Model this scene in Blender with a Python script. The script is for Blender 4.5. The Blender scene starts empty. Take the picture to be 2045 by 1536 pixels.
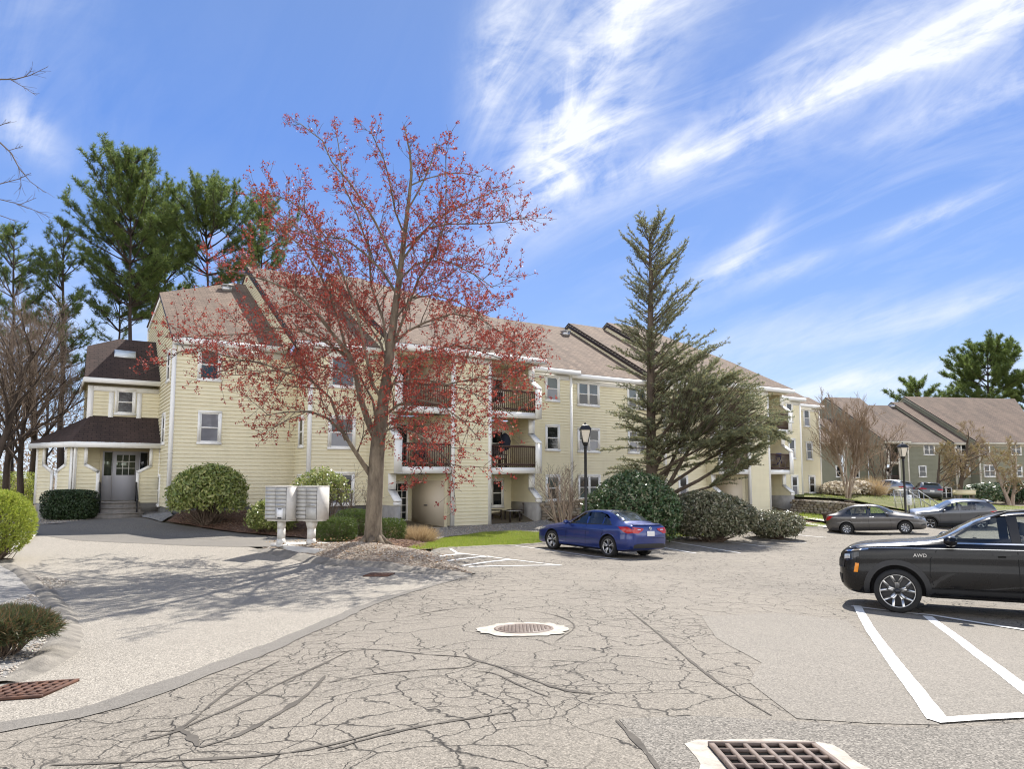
import bpy, bmesh, math, random
import numpy as np
from mathutils import Vector, Matrix, geometry
from mathutils.bvhtree import BVHTree
R = math.radians
SC = bpy.context.scene
COL = SC.collection
rng = random.Random(7)

# ------------------------------------------------------------------ camera model (pixel <-> ray), used to place things at their own depth
F, PX0, PY0 = 1420.0, 1022.5, 822.0
TH = math.atan(130 / F)
cT, sT = math.cos(TH), math.sin(TH)
CZ = 1.4
CAM = Vector((0, 0, CZ))
def ray(px, py):
    a = (px - PX0) / F; b = (PY0 - py) / F
    return Vector((a, cT - b * sT, sT + b * cT))
def at_y(px, py, Y):
    d = ray(px, py); return CAM + d * (Y / d.y)
AZ = math.atan(2208 / 1420.0)
U = Vector((math.sin(AZ), math.cos(AZ), 0)); N = Vector((-U.y, U.x, 0))
def W(s, t, z): return U * s + N * t + Vector((0, 0, z + CZ))
def on_t(px, py, t):
    d = ray(px, py); k = t / d.dot(N); P = d * k
    return P.dot(U), P.z
def on_s(px, py, s):
    d = ray(px, py); k = s / d.dot(U); P = d * k
    return P.dot(N), P.z
def S(px, t, py=952): return on_t(px, py, t)[0]

# ------------------------------------------------------------------ terrain
def _plane(x, y): return -1.32 - 0.05 * min(y, 24) - 0.028 * max(0, min(y, 42) - 24) - 0.004 * x - 0.03 * min(max(x, 0), 7) * max(0, min(1, (y-4)/4)) * max(0, 1 - max(0, y-14)/14)
CP = []
def cp(x, y, z): CP.append((x, y, z))
for (x, y) in [(0,-6),(0,0),(4,0),(0,4),(4,5),(0.2,8),(5,8),(10,8),(16,6),(0,12),(5,12),(10,12),(16,12),(24,10),(-1.5,15),(3,17),(9,17),(16,18),(24,18),(2,22),(8,24),(15,26),(24,26),(5,25),(12,32),(18,36),(26,36),(32,30),(26,44)]:
    cp(x, y, _plane(x, y))
def cst(s, t, z):
    p = U * s + N * t; cp(p.x, p.y, z)
cp(-3.6,5.6,-1.80); cp(-3,1,-1.5); cp(6.1,11.4,-2.14); cp(10,11,-2.2); cp(8.5,10.2,-2.1); cp(18.5,35.5,-2.8); cp(27.5,43.5,-3.05)
# along the yellow building
for s, t, z in [(4,32,-1.42),(6.5,31.9,-1.5),(9,31.5,-1.55),(10,29.8,-1.75),(12.2,29.5,-2.0),(13.5,28.4,-2.28),(15.5,28,-2.3),(18,28,-2.3),(19.8,28.2,-2.28),
                (21,30.2,-1.5),(24,30.4,-1.35),(28,30.9,-1.4),(32,30,-1.5),(34,29,-1.9),(36,29,-2.2),(39,29.3,-2.3),(41,29.6,-2.3),
                (44,31.6,-1.45),(48,34,-1.4),(52,34.6,-1.45),(56,35,-1.5),(50,31,-1.75),(54,31,-1.8),
                (4,40,-1.4),(15,40,-1.5),(30,40,-1.5),(50,42,-1.6),(5,55,-1.5),(30,55,-1.8),(60,50,-2)]:
    cst(s, t, z)
for s, t, z in [(1,36.2,-1.62),(2.5,34.2,-1.72),(3.6,33.2,-1.6),(0,38,-1.6),(-2,40,-1.6),(-6,36,-1.7),(-1,33,-1.8),(3,30,-1.85),(6,29.3,-1.85),(-5,30,-1.85),(-6,24,-1.75),(7.5,27,-2.0),(10.5,26.6,-2.12),(13,26.2,-2.3),(17,25.6,-2.48),(20.5,25.6,-2.5),(9,29.5,-1.62)]:
    cst(s, t, z)
for x, y, z in [(-5.8,19.5,-1.97),(-3.75,19.2,-1.92),(-4.9,17,-2.12),(-9,16,-2.20),(-7,12,-2.20),(-5.8,10,-2.12),(-5,8,-1.98),(-6,6.5,-1.97),(-10,10,-2.12),(-14,20,-2.0),(-10,20,-2.1),(-20,14,-1.95),(-20,30,-1.8),(-34,30,-1.8),(-30,50,-1.7),(-12,4,-1.85),(-6,3,-1.75),(-5,0,-1.6)]:
    cp(x, y, z)
# beyond the lot, towards the green building
for x, y, z in [(20,40,-2.75),(24,46,-2.2),(28,54,-2.3),(36,50,-2.6),(40,66,-2.6),(44,80,-2.6),(60,82,-2.6),(74,88,-2.6),(60,60,-2.7),(50,40,-2.8),(45,25,-2.6),(40,10,-2.3),(30,0,-1.9),(80,60,-2.7)]:
    cp(x, y, z)
for a in range(0, 360, 20):
    cp(130 * math.cos(R(a)), 130 * math.sin(R(a)), -2.2)
    cp(420 * math.cos(R(a)), 420 * math.sin(R(a)), -2.4)
_P = np.array(CP)
def _phi(r2): return np.where(r2 > 1e-12, 0.5 * r2 * np.log(r2 + 1e-12), 0)
_n = len(_P)
_d = ((_P[:, None, :2] - _P[None, :, :2]) ** 2).sum(-1)
_A = np.zeros((_n + 3, _n + 3)); _A[:_n, :_n] = _phi(_d) + np.eye(_n) * 0.6
_A[:_n, _n] = 1; _A[:_n, _n + 1:] = _P[:, :2]; _A[_n, :_n] = 1; _A[_n + 1:, :_n] = _P[:, :2].T
_w = np.linalg.solve(_A, np.concatenate([_P[:, 2], np.zeros(3)]))
def gz_arr(xy):
    xy = np.asarray(xy, float).reshape(-1, 2); out = np.zeros(len(xy))
    for i in range(0, len(xy), 20000):
        q = xy[i:i + 20000]
        d = ((q[:, None, :] - _P[None, :, :2]) ** 2).sum(-1)
        out[i:i + 20000] = _phi(d) @ _w[:_n] + _w[_n] + q @ _w[_n + 1:]
    return out + CZ
def gz(x, y): return float(gz_arr([(x, y)])[0])
def pg(px, py, lift=0.0):
    """the point of the ground seen at a pixel"""
    d = ray(px, py); lo, k = 0.5, 0.5
    while k < 400:
        p = CAM + d * k
        if p.z < gz(p.x, p.y): break
        lo = k; k *= 1.04
    for _ in range(24):
        m = (lo + k) / 2; p = CAM + d * m
        if p.z < gz(p.x, p.y): k = m
        else: lo = m
    p = CAM + d * k
    return Vector((p.x, p.y, gz(p.x, p.y) + lift))
def on_ground(px, Y, lift=0.0):
    x = (px - PX0) / F * Y
    return Vector((x, Y, gz(x, Y) + lift))

# ------------------------------------------------------------------ mesh builder
class MB:
    def __init__(s): s.v = []; s.f = []; s.m = []; s.uv = []; s.has_uv = False
    def face(s, pts, m=0, uv=None):
        i = len(s.v); s.v.extend([tuple(p) for p in pts]); s.f.append(tuple(range(i, i + len(pts)))); s.m.append(m)
        s.uv.append(uv)
        if uv: s.has_uv = True
    def add(s, vs, fs, m=0):
        i = len(s.v); s.v.extend([tuple(p) for p in vs])
        for f in fs: s.f.append(tuple(i + j for j in f)); s.m.append(m); s.uv.append(None)
    def box(s, c, x, y, z, m=0):
        """centre c, half-extent vectors x, y, z"""
        c = Vector(c); x = Vector(x); y = Vector(y); z = Vector(z)
        vs = [c + x * a + y * b + z * d for d in (-1, 1) for b in (-1, 1) for a in (-1, 1)]
        if x.cross(y).dot(z) > 0: fs = [(0,2,3,1),(4,5,7,6),(0,1,5,4),(2,6,7,3),(0,4,6,2),(1,3,7,5)]
        else: fs = [(1,3,2,0),(6,7,5,4),(4,5,1,0),(3,7,6,2),(2,6,4,0),(5,7,3,1)]
        s.add(vs, fs, m)
    def abox(s, x0, x1, y0, y1, z0, z1, m=0):
        s.box(((x0+x1)/2,(y0+y1)/2,(z0+z1)/2), ((x1-x0)/2,0,0), (0,(y1-y0)/2,0), (0,0,(z1-z0)/2), m)
    def stbox(s, s0, s1, t0, t1, z0, z1, m=0, frame=None):
        w = frame or W
        c = w((s0+s1)/2, (t0+t1)/2, (z0+z1)/2); o = w(0,0,0)
        s.box(c, (w(1,0,0)-o)*((s1-s0)/2), (w(0,1,0)-o)*((t1-t0)/2), (0,0,(z1-z0)/2), m)
    def tube(s, pts, rad, n=6, m=0, cap=True):
        pts = [Vector(p) for p in pts]
        if not hasattr(rad, '__len__'): rad = [rad] * len(pts)
        i0 = len(s.v); ref = None
        for i, p in enumerate(pts):
            d = (pts[min(i+1, len(pts)-1)] - pts[max(i-1, 0)])
            if d.length < 1e-9: d = Vector((0,0,1))
            d.normalize()
            if ref is None: ref = d.orthogonal().normalized()
            ref = ref - d * ref.dot(d)
            if ref.length < 1e-6: ref = d.orthogonal()
            ref.normalize(); b = d.cross(ref)
            for k in range(n):
                a = 2 * math.pi * k / n
                s.v.append(tuple(p + (ref * math.cos(a) + b * math.sin(a)) * rad[i]))
        for i in range(len(pts) - 1):
            for k in range(n):
                a = i0 + i*n + k; b2 = i0 + i*n + (k+1) % n
                s.f.append((a, b2, b2 + n, a + n)); s.m.append(m); s.uv.append(None)
        if cap and n > 2:
            s.f.append(tuple(i0 + k for k in reversed(range(n)))); s.m.append(m); s.uv.append(None)
            e = i0 + (len(pts)-1)*n
            s.f.append(tuple(e + k for k in range(n))); s.m.append(m); s.uv.append(None)
    def prism(s, poly, vec, m=0):
        """closed extrusion of a planar 3D polygon by vec"""
        poly = [Vector(p) for p in poly]; vec = Vector(vec); n = len(poly)
        nrm = Vector((0,0,0))
        for i in range(n): nrm += poly[i].cross(poly[(i+1) % n])
        vs = poly + [p + vec for p in poly]
        flip = nrm.dot(vec) > 0
        f0 = tuple(range(n)); f1 = tuple(range(n, 2*n))
        fs = [f0[::-1] if flip else f0, f1 if flip else f1[::-1]]
        for i in range(n):
            j = (i+1) % n
            q = (i, j, j+n, i+n); fs.append(q if flip else q[::-1])
        s.add(vs, fs, m)
    def lathe(s, c, prof, n=24, ax=Vector((0,0,1)), m=0):
        c = Vector(c); ax = Vector(ax).normalized(); a1 = ax.orthogonal().normalized(); a2 = ax.cross(a1)
        i0 = len(s.v)
        for r, h in prof:
            for k in range(n):
                a = 2*math.pi*k/n; s.v.append(tuple(c + ax*h + (a1*math.cos(a)+a2*math.sin(a))*r))
        for i in range(len(prof)-1):
            for k in range(n):
                a = i0+i*n+k; b = i0+i*n+(k+1) % n
                s.f.append((a,b,b+n,a+n)); s.m.append(m); s.uv.append(None)
    def build(s, name, mats, parent=None, smooth=False, sharp=None):
        me = bpy.data.meshes.new(name)
        nv = len(s.v)
        me.vertices.add(nv); me.vertices.foreach_set('co', np.asarray(s.v, np.float32).ravel())
        tot = [len(f) for f in s.f]; starts = np.concatenate([[0], np.cumsum(tot)[:-1]]) if tot else []
        loops = np.fromiter((i for f in s.f for i in f), np.int32)
        me.loops.add(len(loops)); me.loops.foreach_set('vertex_index', loops)
        me.polygons.add(len(s.f)); me.polygons.foreach_set('loop_start', np.asarray(starts, np.int32))
        me.polygons.foreach_set('material_index', np.asarray(s.m, np.int32))
        if s.has_uv:
            uvl = me.uv_layers.new(name='UVMap'); arr = np.zeros((len(loops), 2), np.float32); k = 0
            for f, uv in zip(s.f, s.uv):
                if uv: arr[k:k+len(f)] = uv
                k += len(f)
            uvl.data.foreach_set('uv', arr.ravel())
        me.update(calc_edges=True); me.validate()
        if smooth:
            me.shade_smooth()
            if sharp: me.set_sharp_from_angle(angle=R(sharp))
        for mt in (mats if isinstance(mats, (list, tuple)) else [mats]): me.materials.append(mt)
        return link(name, me, parent)
def link(name, me, parent=None):
    o = bpy.data.objects.new(name, me); COL.objects.link(o)
    if parent:
        o.parent = parent
        o.matrix_parent_inverse = parent.matrix_basis.inverted() if getattr(parent, 'world_parts', True) and not parent.get('_local') else Matrix()
    return o
def np_mesh(name, verts, faces, mat, parent=None, smooth=False):
    """verts (n,3) array, faces (m,k) array"""
    me = bpy.data.meshes.new(name); verts = np.asarray(verts, np.float32); faces = np.asarray(faces, np.int32)
    me.vertices.add(len(verts)); me.vertices.foreach_set('co', verts.ravel())
    k = faces.shape[1]
    me.loops.add(faces.size); me.loops.foreach_set('vertex_index', faces.ravel())
    me.polygons.add(len(faces)); me.polygons.foreach_set('loop_start', np.arange(0, faces.size, k, dtype=np.int32))
    me.update(calc_edges=True)
    if smooth: me.shade_smooth()
    me.materials.append(mat)
    return link(name, me, parent)
def tag(o, label=None, cat=None, group=None, kind=None):
    if label: o['label'] = label
    if cat: o['category'] = cat
    if group: o['group'] = group
    if kind: o['kind'] = kind
    return o
def thing(name, label, cat, loc=(0,0,0), rz=0.0, group=None, local=False):
    o = bpy.data.objects.new(name, None); COL.objects.link(o)
    o.location = loc; o.rotation_euler = (0, 0, rz); o.empty_display_size = 0.2
    o.matrix_basis = Matrix.Translation(Vector(loc)) @ Matrix.Rotation(rz, 4, 'Z')
    if local: LOCAL.add(o.name)
    return tag(o, label, cat, group)
LOCAL = set()
def link(name, me, parent=None):
    o = bpy.data.objects.new(name, me); COL.objects.link(o)
    if parent:
        o.parent = parent
        root = parent
        while root.parent: root = root.parent
        if parent.parent is None and root.name not in LOCAL:
            o.matrix_parent_inverse = parent.matrix_basis.inverted()
    return o
def copy_tree(o, parent=None):
    c = o.copy(); COL.objects.link(c)
    if parent: c.parent = parent
    if o.name in LOCAL: LOCAL.add(c.name)
    for ch in list(o.children): copy_tree(ch, c)
    return c

# ------------------------------------------------------------------ materials
def nodes(name):
    m = bpy.data.materials.new(name); m.use_nodes = True
    nt = m.node_tree; b = nt.nodes['Principled BSDF']
    return m, nt, b
def nd(nt, typ, **kw):
    n = nt.nodes.new(typ)
    for k, v in kw.items():
        if k in n.inputs: n.inputs[k].default_value = v
        else: setattr(n, k, v)
    return n
def L(nt, a, b): nt.links.new(a, b)
def plain(name, col, rough=0.6, metal=0.0, spec=0.5, **kw):
    m, nt, b = nodes(name)
    b.inputs['Base Color'].default_value = (*col, 1); b.inputs['Roughness'].default_value = rough
    b.inputs['Metallic'].default_value = metal; b.inputs['Specular IOR Level'].default_value = spec
    for k, v in kw.items(): b.inputs[k].default_value = v
    return m
def mixcol(nt, fac, a, b, blend='MIX'):
    n = nt.nodes.new('ShaderNodeMix'); n.data_type = 'RGBA'; n.blend_type = blend
    for sock, v in ((n.inputs[0], fac), (n.inputs[6], a), (n.inputs[7], b)):
        if hasattr(v, 'links') or hasattr(v, 'is_linked'): nt.links.new(v, sock)
        else: sock.default_value = v if not isinstance(v, tuple) or len(v) == 4 else (*v, 1)
    return n.outputs[2]
def math_(nt, op, a, b=0.5, c=None, clamp=False):
    n = nt.nodes.new('ShaderNodeMath'); n.operation = op; n.use_clamp = clamp
    for i, v in enumerate((a, b) if c is None else (a, b, c)):
        if hasattr(v, 'is_linked'): nt.links.new(v, n.inputs[i])
        else: n.inputs[i].default_value = v
    return n.outputs[0]
def ramp(nt, fac, stops):
    n = nt.nodes.new('ShaderNodeValToRGB'); nt.links.new(fac, n.inputs[0])
    e = n.color_ramp.elements
    while len(e) > len(stops): e.remove(e[-1])
    while len(e) < len(stops): e.new(0.5)
    for el, (p, c) in zip(e, stops):
        el.position = p; el.color = (c, c, c, 1) if not isinstance(c, tuple) else (*c, 1)
    return n.outputs[0]
def noise(nt, vec, scale, detail=4, rough=0.55, dist=0.0):
    n = nd(nt, 'ShaderNodeTexNoise', Scale=scale, Detail=detail, Roughness=rough, Distortion=dist)
    if vec is not None: nt.links.new(vec, n.inputs['Vector'])
    return n.outputs['Fac']
def mapped(nt, src, scale=(1,1,1), rot=(0,0,0), loc=(0,0,0)):
    m = nd(nt, 'ShaderNodeMapping'); m.inputs['Scale'].default_value = scale; m.inputs['Rotation'].default_value = rot; m.inputs['Location'].default_value = loc
    nt.links.new(src, m.inputs['Vector']); return m.outputs[0]
def wpos(nt): return nd(nt, 'ShaderNodeNewGeometry').outputs['Position']
def bump(nt, b, h, strength=0.3, dist=0.02):
    n = nd(nt, 'ShaderNodeBump', Strength=strength, Distance=dist); nt.links.new(h, n.inputs['Height'])
    nt.links.new(n.outputs[0], b.inputs['Normal']); return n
def varied(name, c0, c1, scale=3.0, rough=0.7, bs=0.0, bscale=40, bdist=0.01, detail=5, spec=0.4):
    m, nt, b = nodes(name); p = wpos(nt)
    f = ramp(nt, noise(nt, p, scale, detail), [(0.3, 0.0), (0.7, 1.0)])
    L(nt, mixcol(nt, f, c0, c1), b.inputs['Base Color']); b.inputs['Roughness'].default_value = rough
    b.inputs['Specular IOR Level'].default_value = spec
    if bs: bump(nt, b, noise(nt, p, bscale, 4), bs, bdist)
    return m
def leafy(name, cols, rough=0.5, trans=0.25, spec=0.4):
    """leaf colour varies leaf by leaf"""
    m, nt, b = nodes(name)
    g = nd(nt, 'ShaderNodeNewGeometry')
    stops = [(i / max(1, len(cols) - 1), c) for i, c in enumerate(cols)]
    c = ramp(nt, g.outputs['Random Per Island'], stops)
    L(nt, c, b.inputs['Base Color']); b.inputs['Roughness'].default_value = rough; b.inputs['Specular IOR Level'].default_value = spec
    if trans:
        tr = nd(nt, 'ShaderNodeBsdfTranslucent'); L(nt, c, tr.inputs['Color'])
        mx = nd(nt, 'ShaderNodeMixShader'); mx.inputs[0].default_value = trans
        out = nt.nodes['Material Output']
        L(nt, b.outputs[0], mx.inputs[1]); L(nt, tr.outputs[0], mx.inputs[2]); L(nt, mx.outputs[0], out.inputs['Surface'])
    return m

M = {}
def make_mats():
    # painted clapboard
    for key, a, b_ in (('siding', (0.79,0.725,0.52), (0.72,0.655,0.46)), ('siding_green', (0.25,0.245,0.175), (0.20,0.198,0.142))):
        m, nt, b = nodes(key); p = wpos(nt)
        f = ramp(nt, noise(nt, p, 0.55, 6, 0.65), [(0.35, 0.0), (0.75, 1.0)])
        c = mixcol(nt, f, a, b_)
        # board to board tone and weather streaks
        st = ramp(nt, noise(nt, mapped(nt, p, (2.2, 2.2, 0.16)), 1.0, 5, 0.6), [(0.5, 0.0), (0.8, 1.0)])
        c = mixcol(nt, math_(nt, 'MULTIPLY', st, 0.22), c, (a[0]*0.55, a[1]*0.55, a[2]*0.5))
        bd = noise(nt, mapped(nt, p, (0.25, 0.25, 6.45)), 1.0, 1, 0.5)
        c = mixcol(nt, math_(nt, 'MULTIPLY', ramp(nt, bd, [(0.35, 0.0), (0.65, 1.0)]), 0.12), c, (a[0]*0.75, a[1]*0.74, a[2]*0.72))
        L(nt, c, b.inputs['Base Color']); b.inputs['Roughness'].default_value = 0.62; b.inputs['Specular IOR Level'].default_value = 0.3
        bump(nt, b, noise(nt, mapped(nt, p, (1.5, 1.5, 14)), 5, 4), 0.12, 0.01)
        M[key] = m
    m, nt, b = nodes('white_trim'); p = wpos(nt)
    st = ramp(nt, noise(nt, mapped(nt, p, (5, 5, 0.5)), 1.4, 6, 0.7), [(0.55, 0.0), (0.85, 1.0)])
    L(nt, mixcol(nt, math_(nt, 'MULTIPLY', st, 0.30), (0.86,0.845,0.80), (0.46,0.44,0.37)), b.inputs['Base Color']); b.inputs['Roughness'].default_value = 0.55
    M['trim'] = m
    M['trim_green'] = varied('cream_trim', (0.62,0.58,0.48), (0.5,0.46,0.38), 2, 0.6)
    M['cream'] = varied('cream_paint', (0.72,0.64,0.45), (0.66,0.57,0.40), 1.2, 0.6)
    # shingles, UV in metres: u along the eave, v up the slope
    for key, a, b_, dk in (('shingle', (0.235,0.172,0.127), (0.145,0.106,0.081), (0.08,0.062,0.05)), ('shingle_dark', (0.085,0.058,0.05), (0.06,0.043,0.038), (0.035,0.028,0.026)), ('shingle_grey', (0.20,0.145,0.11), (0.13,0.096,0.076), (0.07,0.056,0.047))):
        m, nt, b = nodes(key); uv = nd(nt, 'ShaderNodeUVMap').outputs[0]
        br = nd(nt, 'ShaderNodeTexBrick', Scale=1.0); br.offset = 0.5; br.squash = 1.0
        br.inputs['Brick Width'].default_value = 0.33; br.inputs['Row Height'].default_value = 0.16; br.inputs['Mortar Size'].default_value = 0.013; br.inputs['Bias'].default_value = -0.1
        br.inputs['Color1'].default_value = (*a, 1); br.inputs['Color2'].default_value = (*b_, 1); br.inputs['Mortar'].default_value = (dk[0]*0.8, dk[1]*0.8, dk[2]*0.8, 1)
        L(nt, uv, br.inputs['Vector'])
        st = ramp(nt, noise(nt, mapped(nt, uv, (0.9, 0.07, 1)), 1.0, 6, 0.62), [(0.42, 0.0), (0.72, 1.0)])
        c = mixcol(nt, math_(nt, 'MULTIPLY', st, 0.75), br.outputs['Color'], dk)
        bl = ramp(nt, noise(nt, mapped(nt, uv, (0.5, 0.25, 1)), 1.2, 4), [(0.45, 0.0), (0.75, 1.0)])
        c = mixcol(nt, math_(nt, 'MULTIPLY', bl, 0.35), c, (a[0]*1.25, a[1]*1.25, a[2]*1.22))
        L(nt, c, b.inputs['Base Color']); b.inputs['Roughness'].default_value = 0.9; b.inputs['Specular IOR Level'].default_value = 0.2
        h = math_(nt, 'ADD', math_(nt, 'MULTIPLY', br.outputs['Fac'], -1.0), math_(nt, 'MULTIPLY', noise(nt, uv, 60, 3), 0.6))
        bump(nt, b, h, 0.5, 0.012)
        M[key] = m
    M['concrete'] = varied('concrete', (0.40,0.38,0.35), (0.26,0.25,0.235), 2.2, 0.85, 0.25, 30, 0.01)
    M['concrete_light'] = varied('concrete_light', (0.58,0.55,0.5), (0.42,0.40,0.37), 1.8, 0.85, 0.25, 40, 0.01)
    M['foundation'] = varied('foundation', (0.16,0.155,0.145), (0.10,0.098,0.09), 1.6, 0.9, 0.2, 20, 0.01)
    M['brown_wood'] = varied('brown_stained_wood', (0.075,0.036,0.026), (0.045,0.022,0.017), 5, 0.6, 0.15, 30)
    M['dark_wood'] = plain('dark_wood', (0.03,0.018,0.014), 0.5)
    M['black_metal'] = plain('black_painted_metal', (0.012,0.012,0.014), 0.4, 0.0, 0.5)
    M['grey_metal'] = plain('galvanised_metal', (0.5,0.5,0.5), 0.4, 0.8)
    M['door_grey'] = plain('grey_door_paint', (0.50,0.50,0.54), 0.5)
    M['door_cream'] = plain('cream_door_paint', (0.60,0.52,0.40), 0.5)
    M['door_white'] = plain('white_door_paint', (0.78,0.76,0.72), 0.45)
    # window glass: dark room behind, reflecting
    for key, col in (('glass_dark', (0.016,0.02,0.024)), ('glass_blue', (0.03,0.07,0.10)), ('glass_green', (0.045,0.075,0.07)), ('blind', (0.20,0.205,0.23))):
        m, nt, b = nodes(key); p = wpos(nt)
        f = noise(nt, p, 1.7, 5, 0.6)
        c = mixcol(nt, ramp(nt, f, [(0.35, 0.0), (0.65, 1.0)]), col, tuple(v * 0.45 for v in col))
        if key == 'blind':
            z = nd(nt, 'ShaderNodeSeparateXYZ'); L(nt, p, z.inputs[0])
            sl = math_(nt, 'PINGPONG', z.outputs[2], 0.025)
            c = mixcol(nt, math_(nt, 'MULTIPLY', sl, 30.0, clamp=True), col, tuple(v * 0.6 for v in col))
        L(nt, c, b.inputs['Base Color']); b.inputs['Roughness'].default_value = 0.04; b.inputs['Specular IOR Level'].default_value = 0.6
        M[key] = m
    M['skylight'] = plain('skylight_dome', (0.62,0.68,0.72), 0.15)
    M['interior'] = plain('dim_interior', (0.02,0.02,0.022), 0.8)
make_mats()
# ------------------------------------------------------------------ building kit
def clip_z(poly, z0, z1):
    def cut(p, zc, keep_above):
        out = []
        for i in range(len(p)):
            a, b = p[i], p[(i+1) % len(p)]
            ia = (a[1] >= zc) == keep_above or a[1] == zc; ib = (b[1] >= zc) == keep_above or b[1] == zc
            if ia: out.append(a)
            if ia != ib:
                f = (zc - a[1]) / (b[1] - a[1]); out.append((a[0] + f*(b[0]-a[0]), zc))
        return out
    p = cut(poly, z0, True)
    return cut(p, z1, False) if len(p) > 2 else []
COURSE, LIP = 0.158, 0.036
def clapboard(mb, poly, P, out, m=0):
    """lapped boards over a convex polygon in wall coordinates (a, z); P maps (a, z) to a point, out is the outward unit vector"""
    z = min(p[1] for p in poly); zt = max(p[1] for p in poly)
    while z < zt - 1e-4:
        z1 = min(z + COURSE, zt); c = clip_z(poly, z, z1)
        if len(c) > 2:
            pts = [P(a, q) + out * (LIP * (1 - (q - z) / COURSE)) for a, q in c]
            nrm = sum((pts[i].cross(pts[(i+1) % len(pts)]) for i in range(len(pts))), Vector())
            mb.face(pts if nrm.dot(out) > 0 else pts[::-1], m)
            lo = [a for a, q in c if abs(q - z) < 1e-5]
            if len(lo) >= 2:
                a0, a1 = min(lo), max(lo)
                mb.face([P(a0, z), P(a1, z), P(a1, z) + out*LIP, P(a0, z) + out*LIP], m)
        z = z1
def window(parent, c, r, out, w, h, style='hung', glass='glass_dark', trim='trim', glass2=None, name='window'):
    c = Vector(c); up = Vector((0,0,1)); b = MB()
    cw = 0.105
    def bar(x0, x1, z0, z1, d0, d1): b.box(c + r*((x0+x1)/2) + up*((z0+z1)/2) + out*((d0+d1)/2), r*((x1-x0)/2), out*((d1-d0)/2), up*((z1-z0)/2))
    W2, H2 = w/2, h/2
    bar(-W2, W2, H2-cw, H2, -0.02, 0.075); bar(-W2-0.02, W2+0.02, -H2, -H2+cw, -0.02, 0.09)
    bar(-W2, -W2+cw, -H2+cw, H2-cw, -0.02, 0.073); bar(W2-cw, W2, -H2+cw, H2-cw, -0.02, 0.073)
    iw, ih = W2-cw, H2-cw; s = 0.045
    cols = [(-iw, iw)] if style not in ('double',) else [(-iw, -0.028), (0.028, iw)]
    if style == 'double': bar(-0.028, 0.028, -ih, ih, -0.02, 0.072)
    panes = MB(); gl = [M[glass]] + ([M[glass2]] if glass2 else [])
    for x0, x1 in cols:
        bar(x0, x1, ih-s, ih, 0.0, 0.064); bar(x0, x1, -ih, -ih+s*1.2, 0.0, 0.06)
        bar(x0, x0+s, -ih+s, ih-s, 0.0, 0.062); bar(x1-s, x1, -ih+s, ih-s, 0.0, 0.062)
        bar(x0+s, x1-s, -0.028, 0.028, 0.0, 0.061)
        for z0, z1, d, mi in ((0.0, ih-0.02, 0.047, 0), (-ih+0.02, 0.0, 0.041, 1 if glass2 else 0)):
            tw = rng.uniform(-.004, .004)
            q = [c + r*x + up*z + out*(d + e) for x, z, e in ((x0+.01, z0, tw), (x1-.01, z0, -tw), (x1-.01, z1, -tw), (x0+.01, z1, tw))]
            if (q[1]-q[0]).cross(q[2]-q[0]).dot(out) < 0: q = q[::-1]
            panes.face(q, mi)
    wo = b.build(name, M[trim], parent)
    panes.build('pane', gl, wo)
    return wo
def edge_trim(b, pts, out, width=0.12, d=0.05, m=0):
    for p, q in zip(pts, pts[1:]):
        p, q = Vector(p), Vector(q); ax = q - p; l = ax.length; ax.normalize()
        sd = ax.cross(out)
        b.box((p+q)/2 + out*(d/2 - .01), ax*(l/2 + width*0.3), out*(d/2 + .01), sd*(width/2))
class Frame:
    """a building's own axes: s along the facade, t into the building, z up"""
    def __init__(s, u): s.u = Vector(u).normalized(); s.n = Vector((-s.u.y, s.u.x, 0)); s.out = -s.n
    def __call__(s, a, t, z): return s.u*a + s.n*t + Vector((0,0,z+CZ))
    def on_t(s, px, py, t):
        d = ray(px, py); k = t / d.dot(s.n); P = d*k; return P.dot(s.u), P.z
    def S(s, px, t, py=952): return s.on_t(px, py, t)[0]
FY = Frame(U)
def roof_part(fr, par, s0, s1, te, tr, m, ze, mat, s0r=None, s1r=None, back=True, fascia='trim', soff=0.4, extra_top=None):
    """one pitched roof section from the eave te up to the ridge tr"""
    b = MB(); th = 0.16
    s0r = s0 if s0r is None else s0r; s1r = s1 if s1r is None else s1r
    zr = ze + m*(tr-te); k = math.hypot(1, m)
    poly = extra_top if extra_top else [(s0,te),(s1,te),(s1r,tr),(s0r,tr)]
    pts = [fr(a, t, ze + m*(t-te)) for a, t in poly]
    b.face(pts, 0, [(a, (t-te)*k) for a, t in poly])
    low = [p - Vector((0,0,th)) for p in pts]
    b.face(low[::-1], 1)
    n = len(pts)
    for i in range(n):
        j = (i+1) % n; b.face([low[i], low[j], pts[j], pts[i]], 1)
    if back:
        tb = 2*tr - te
        b.face([fr(s1r,tr,zr), fr(s1,tb,ze), fr(s0,tb,ze), fr(s0r,tr,zr)], 0, [(s1r,0),(s1,(tb-tr)*k),(s0,(tb-tr)*k),(s0r,0)])
    ro = b.build('roof', [M[mat], M['dark_wood']], par)
    f = MB()
    f.stbox(s0+.01, s1-.01, te-0.03, te+0.02, ze-th-0.14, ze-0.03, 0, fr)
    f.stbox(s0+.03, s1-.03, te+0.02, te+soff, ze-th-0.12, ze-th-0.06, 0, fr)
    f.build('fascia', M[fascia], ro)
    # shingle edge
    return ro
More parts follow.
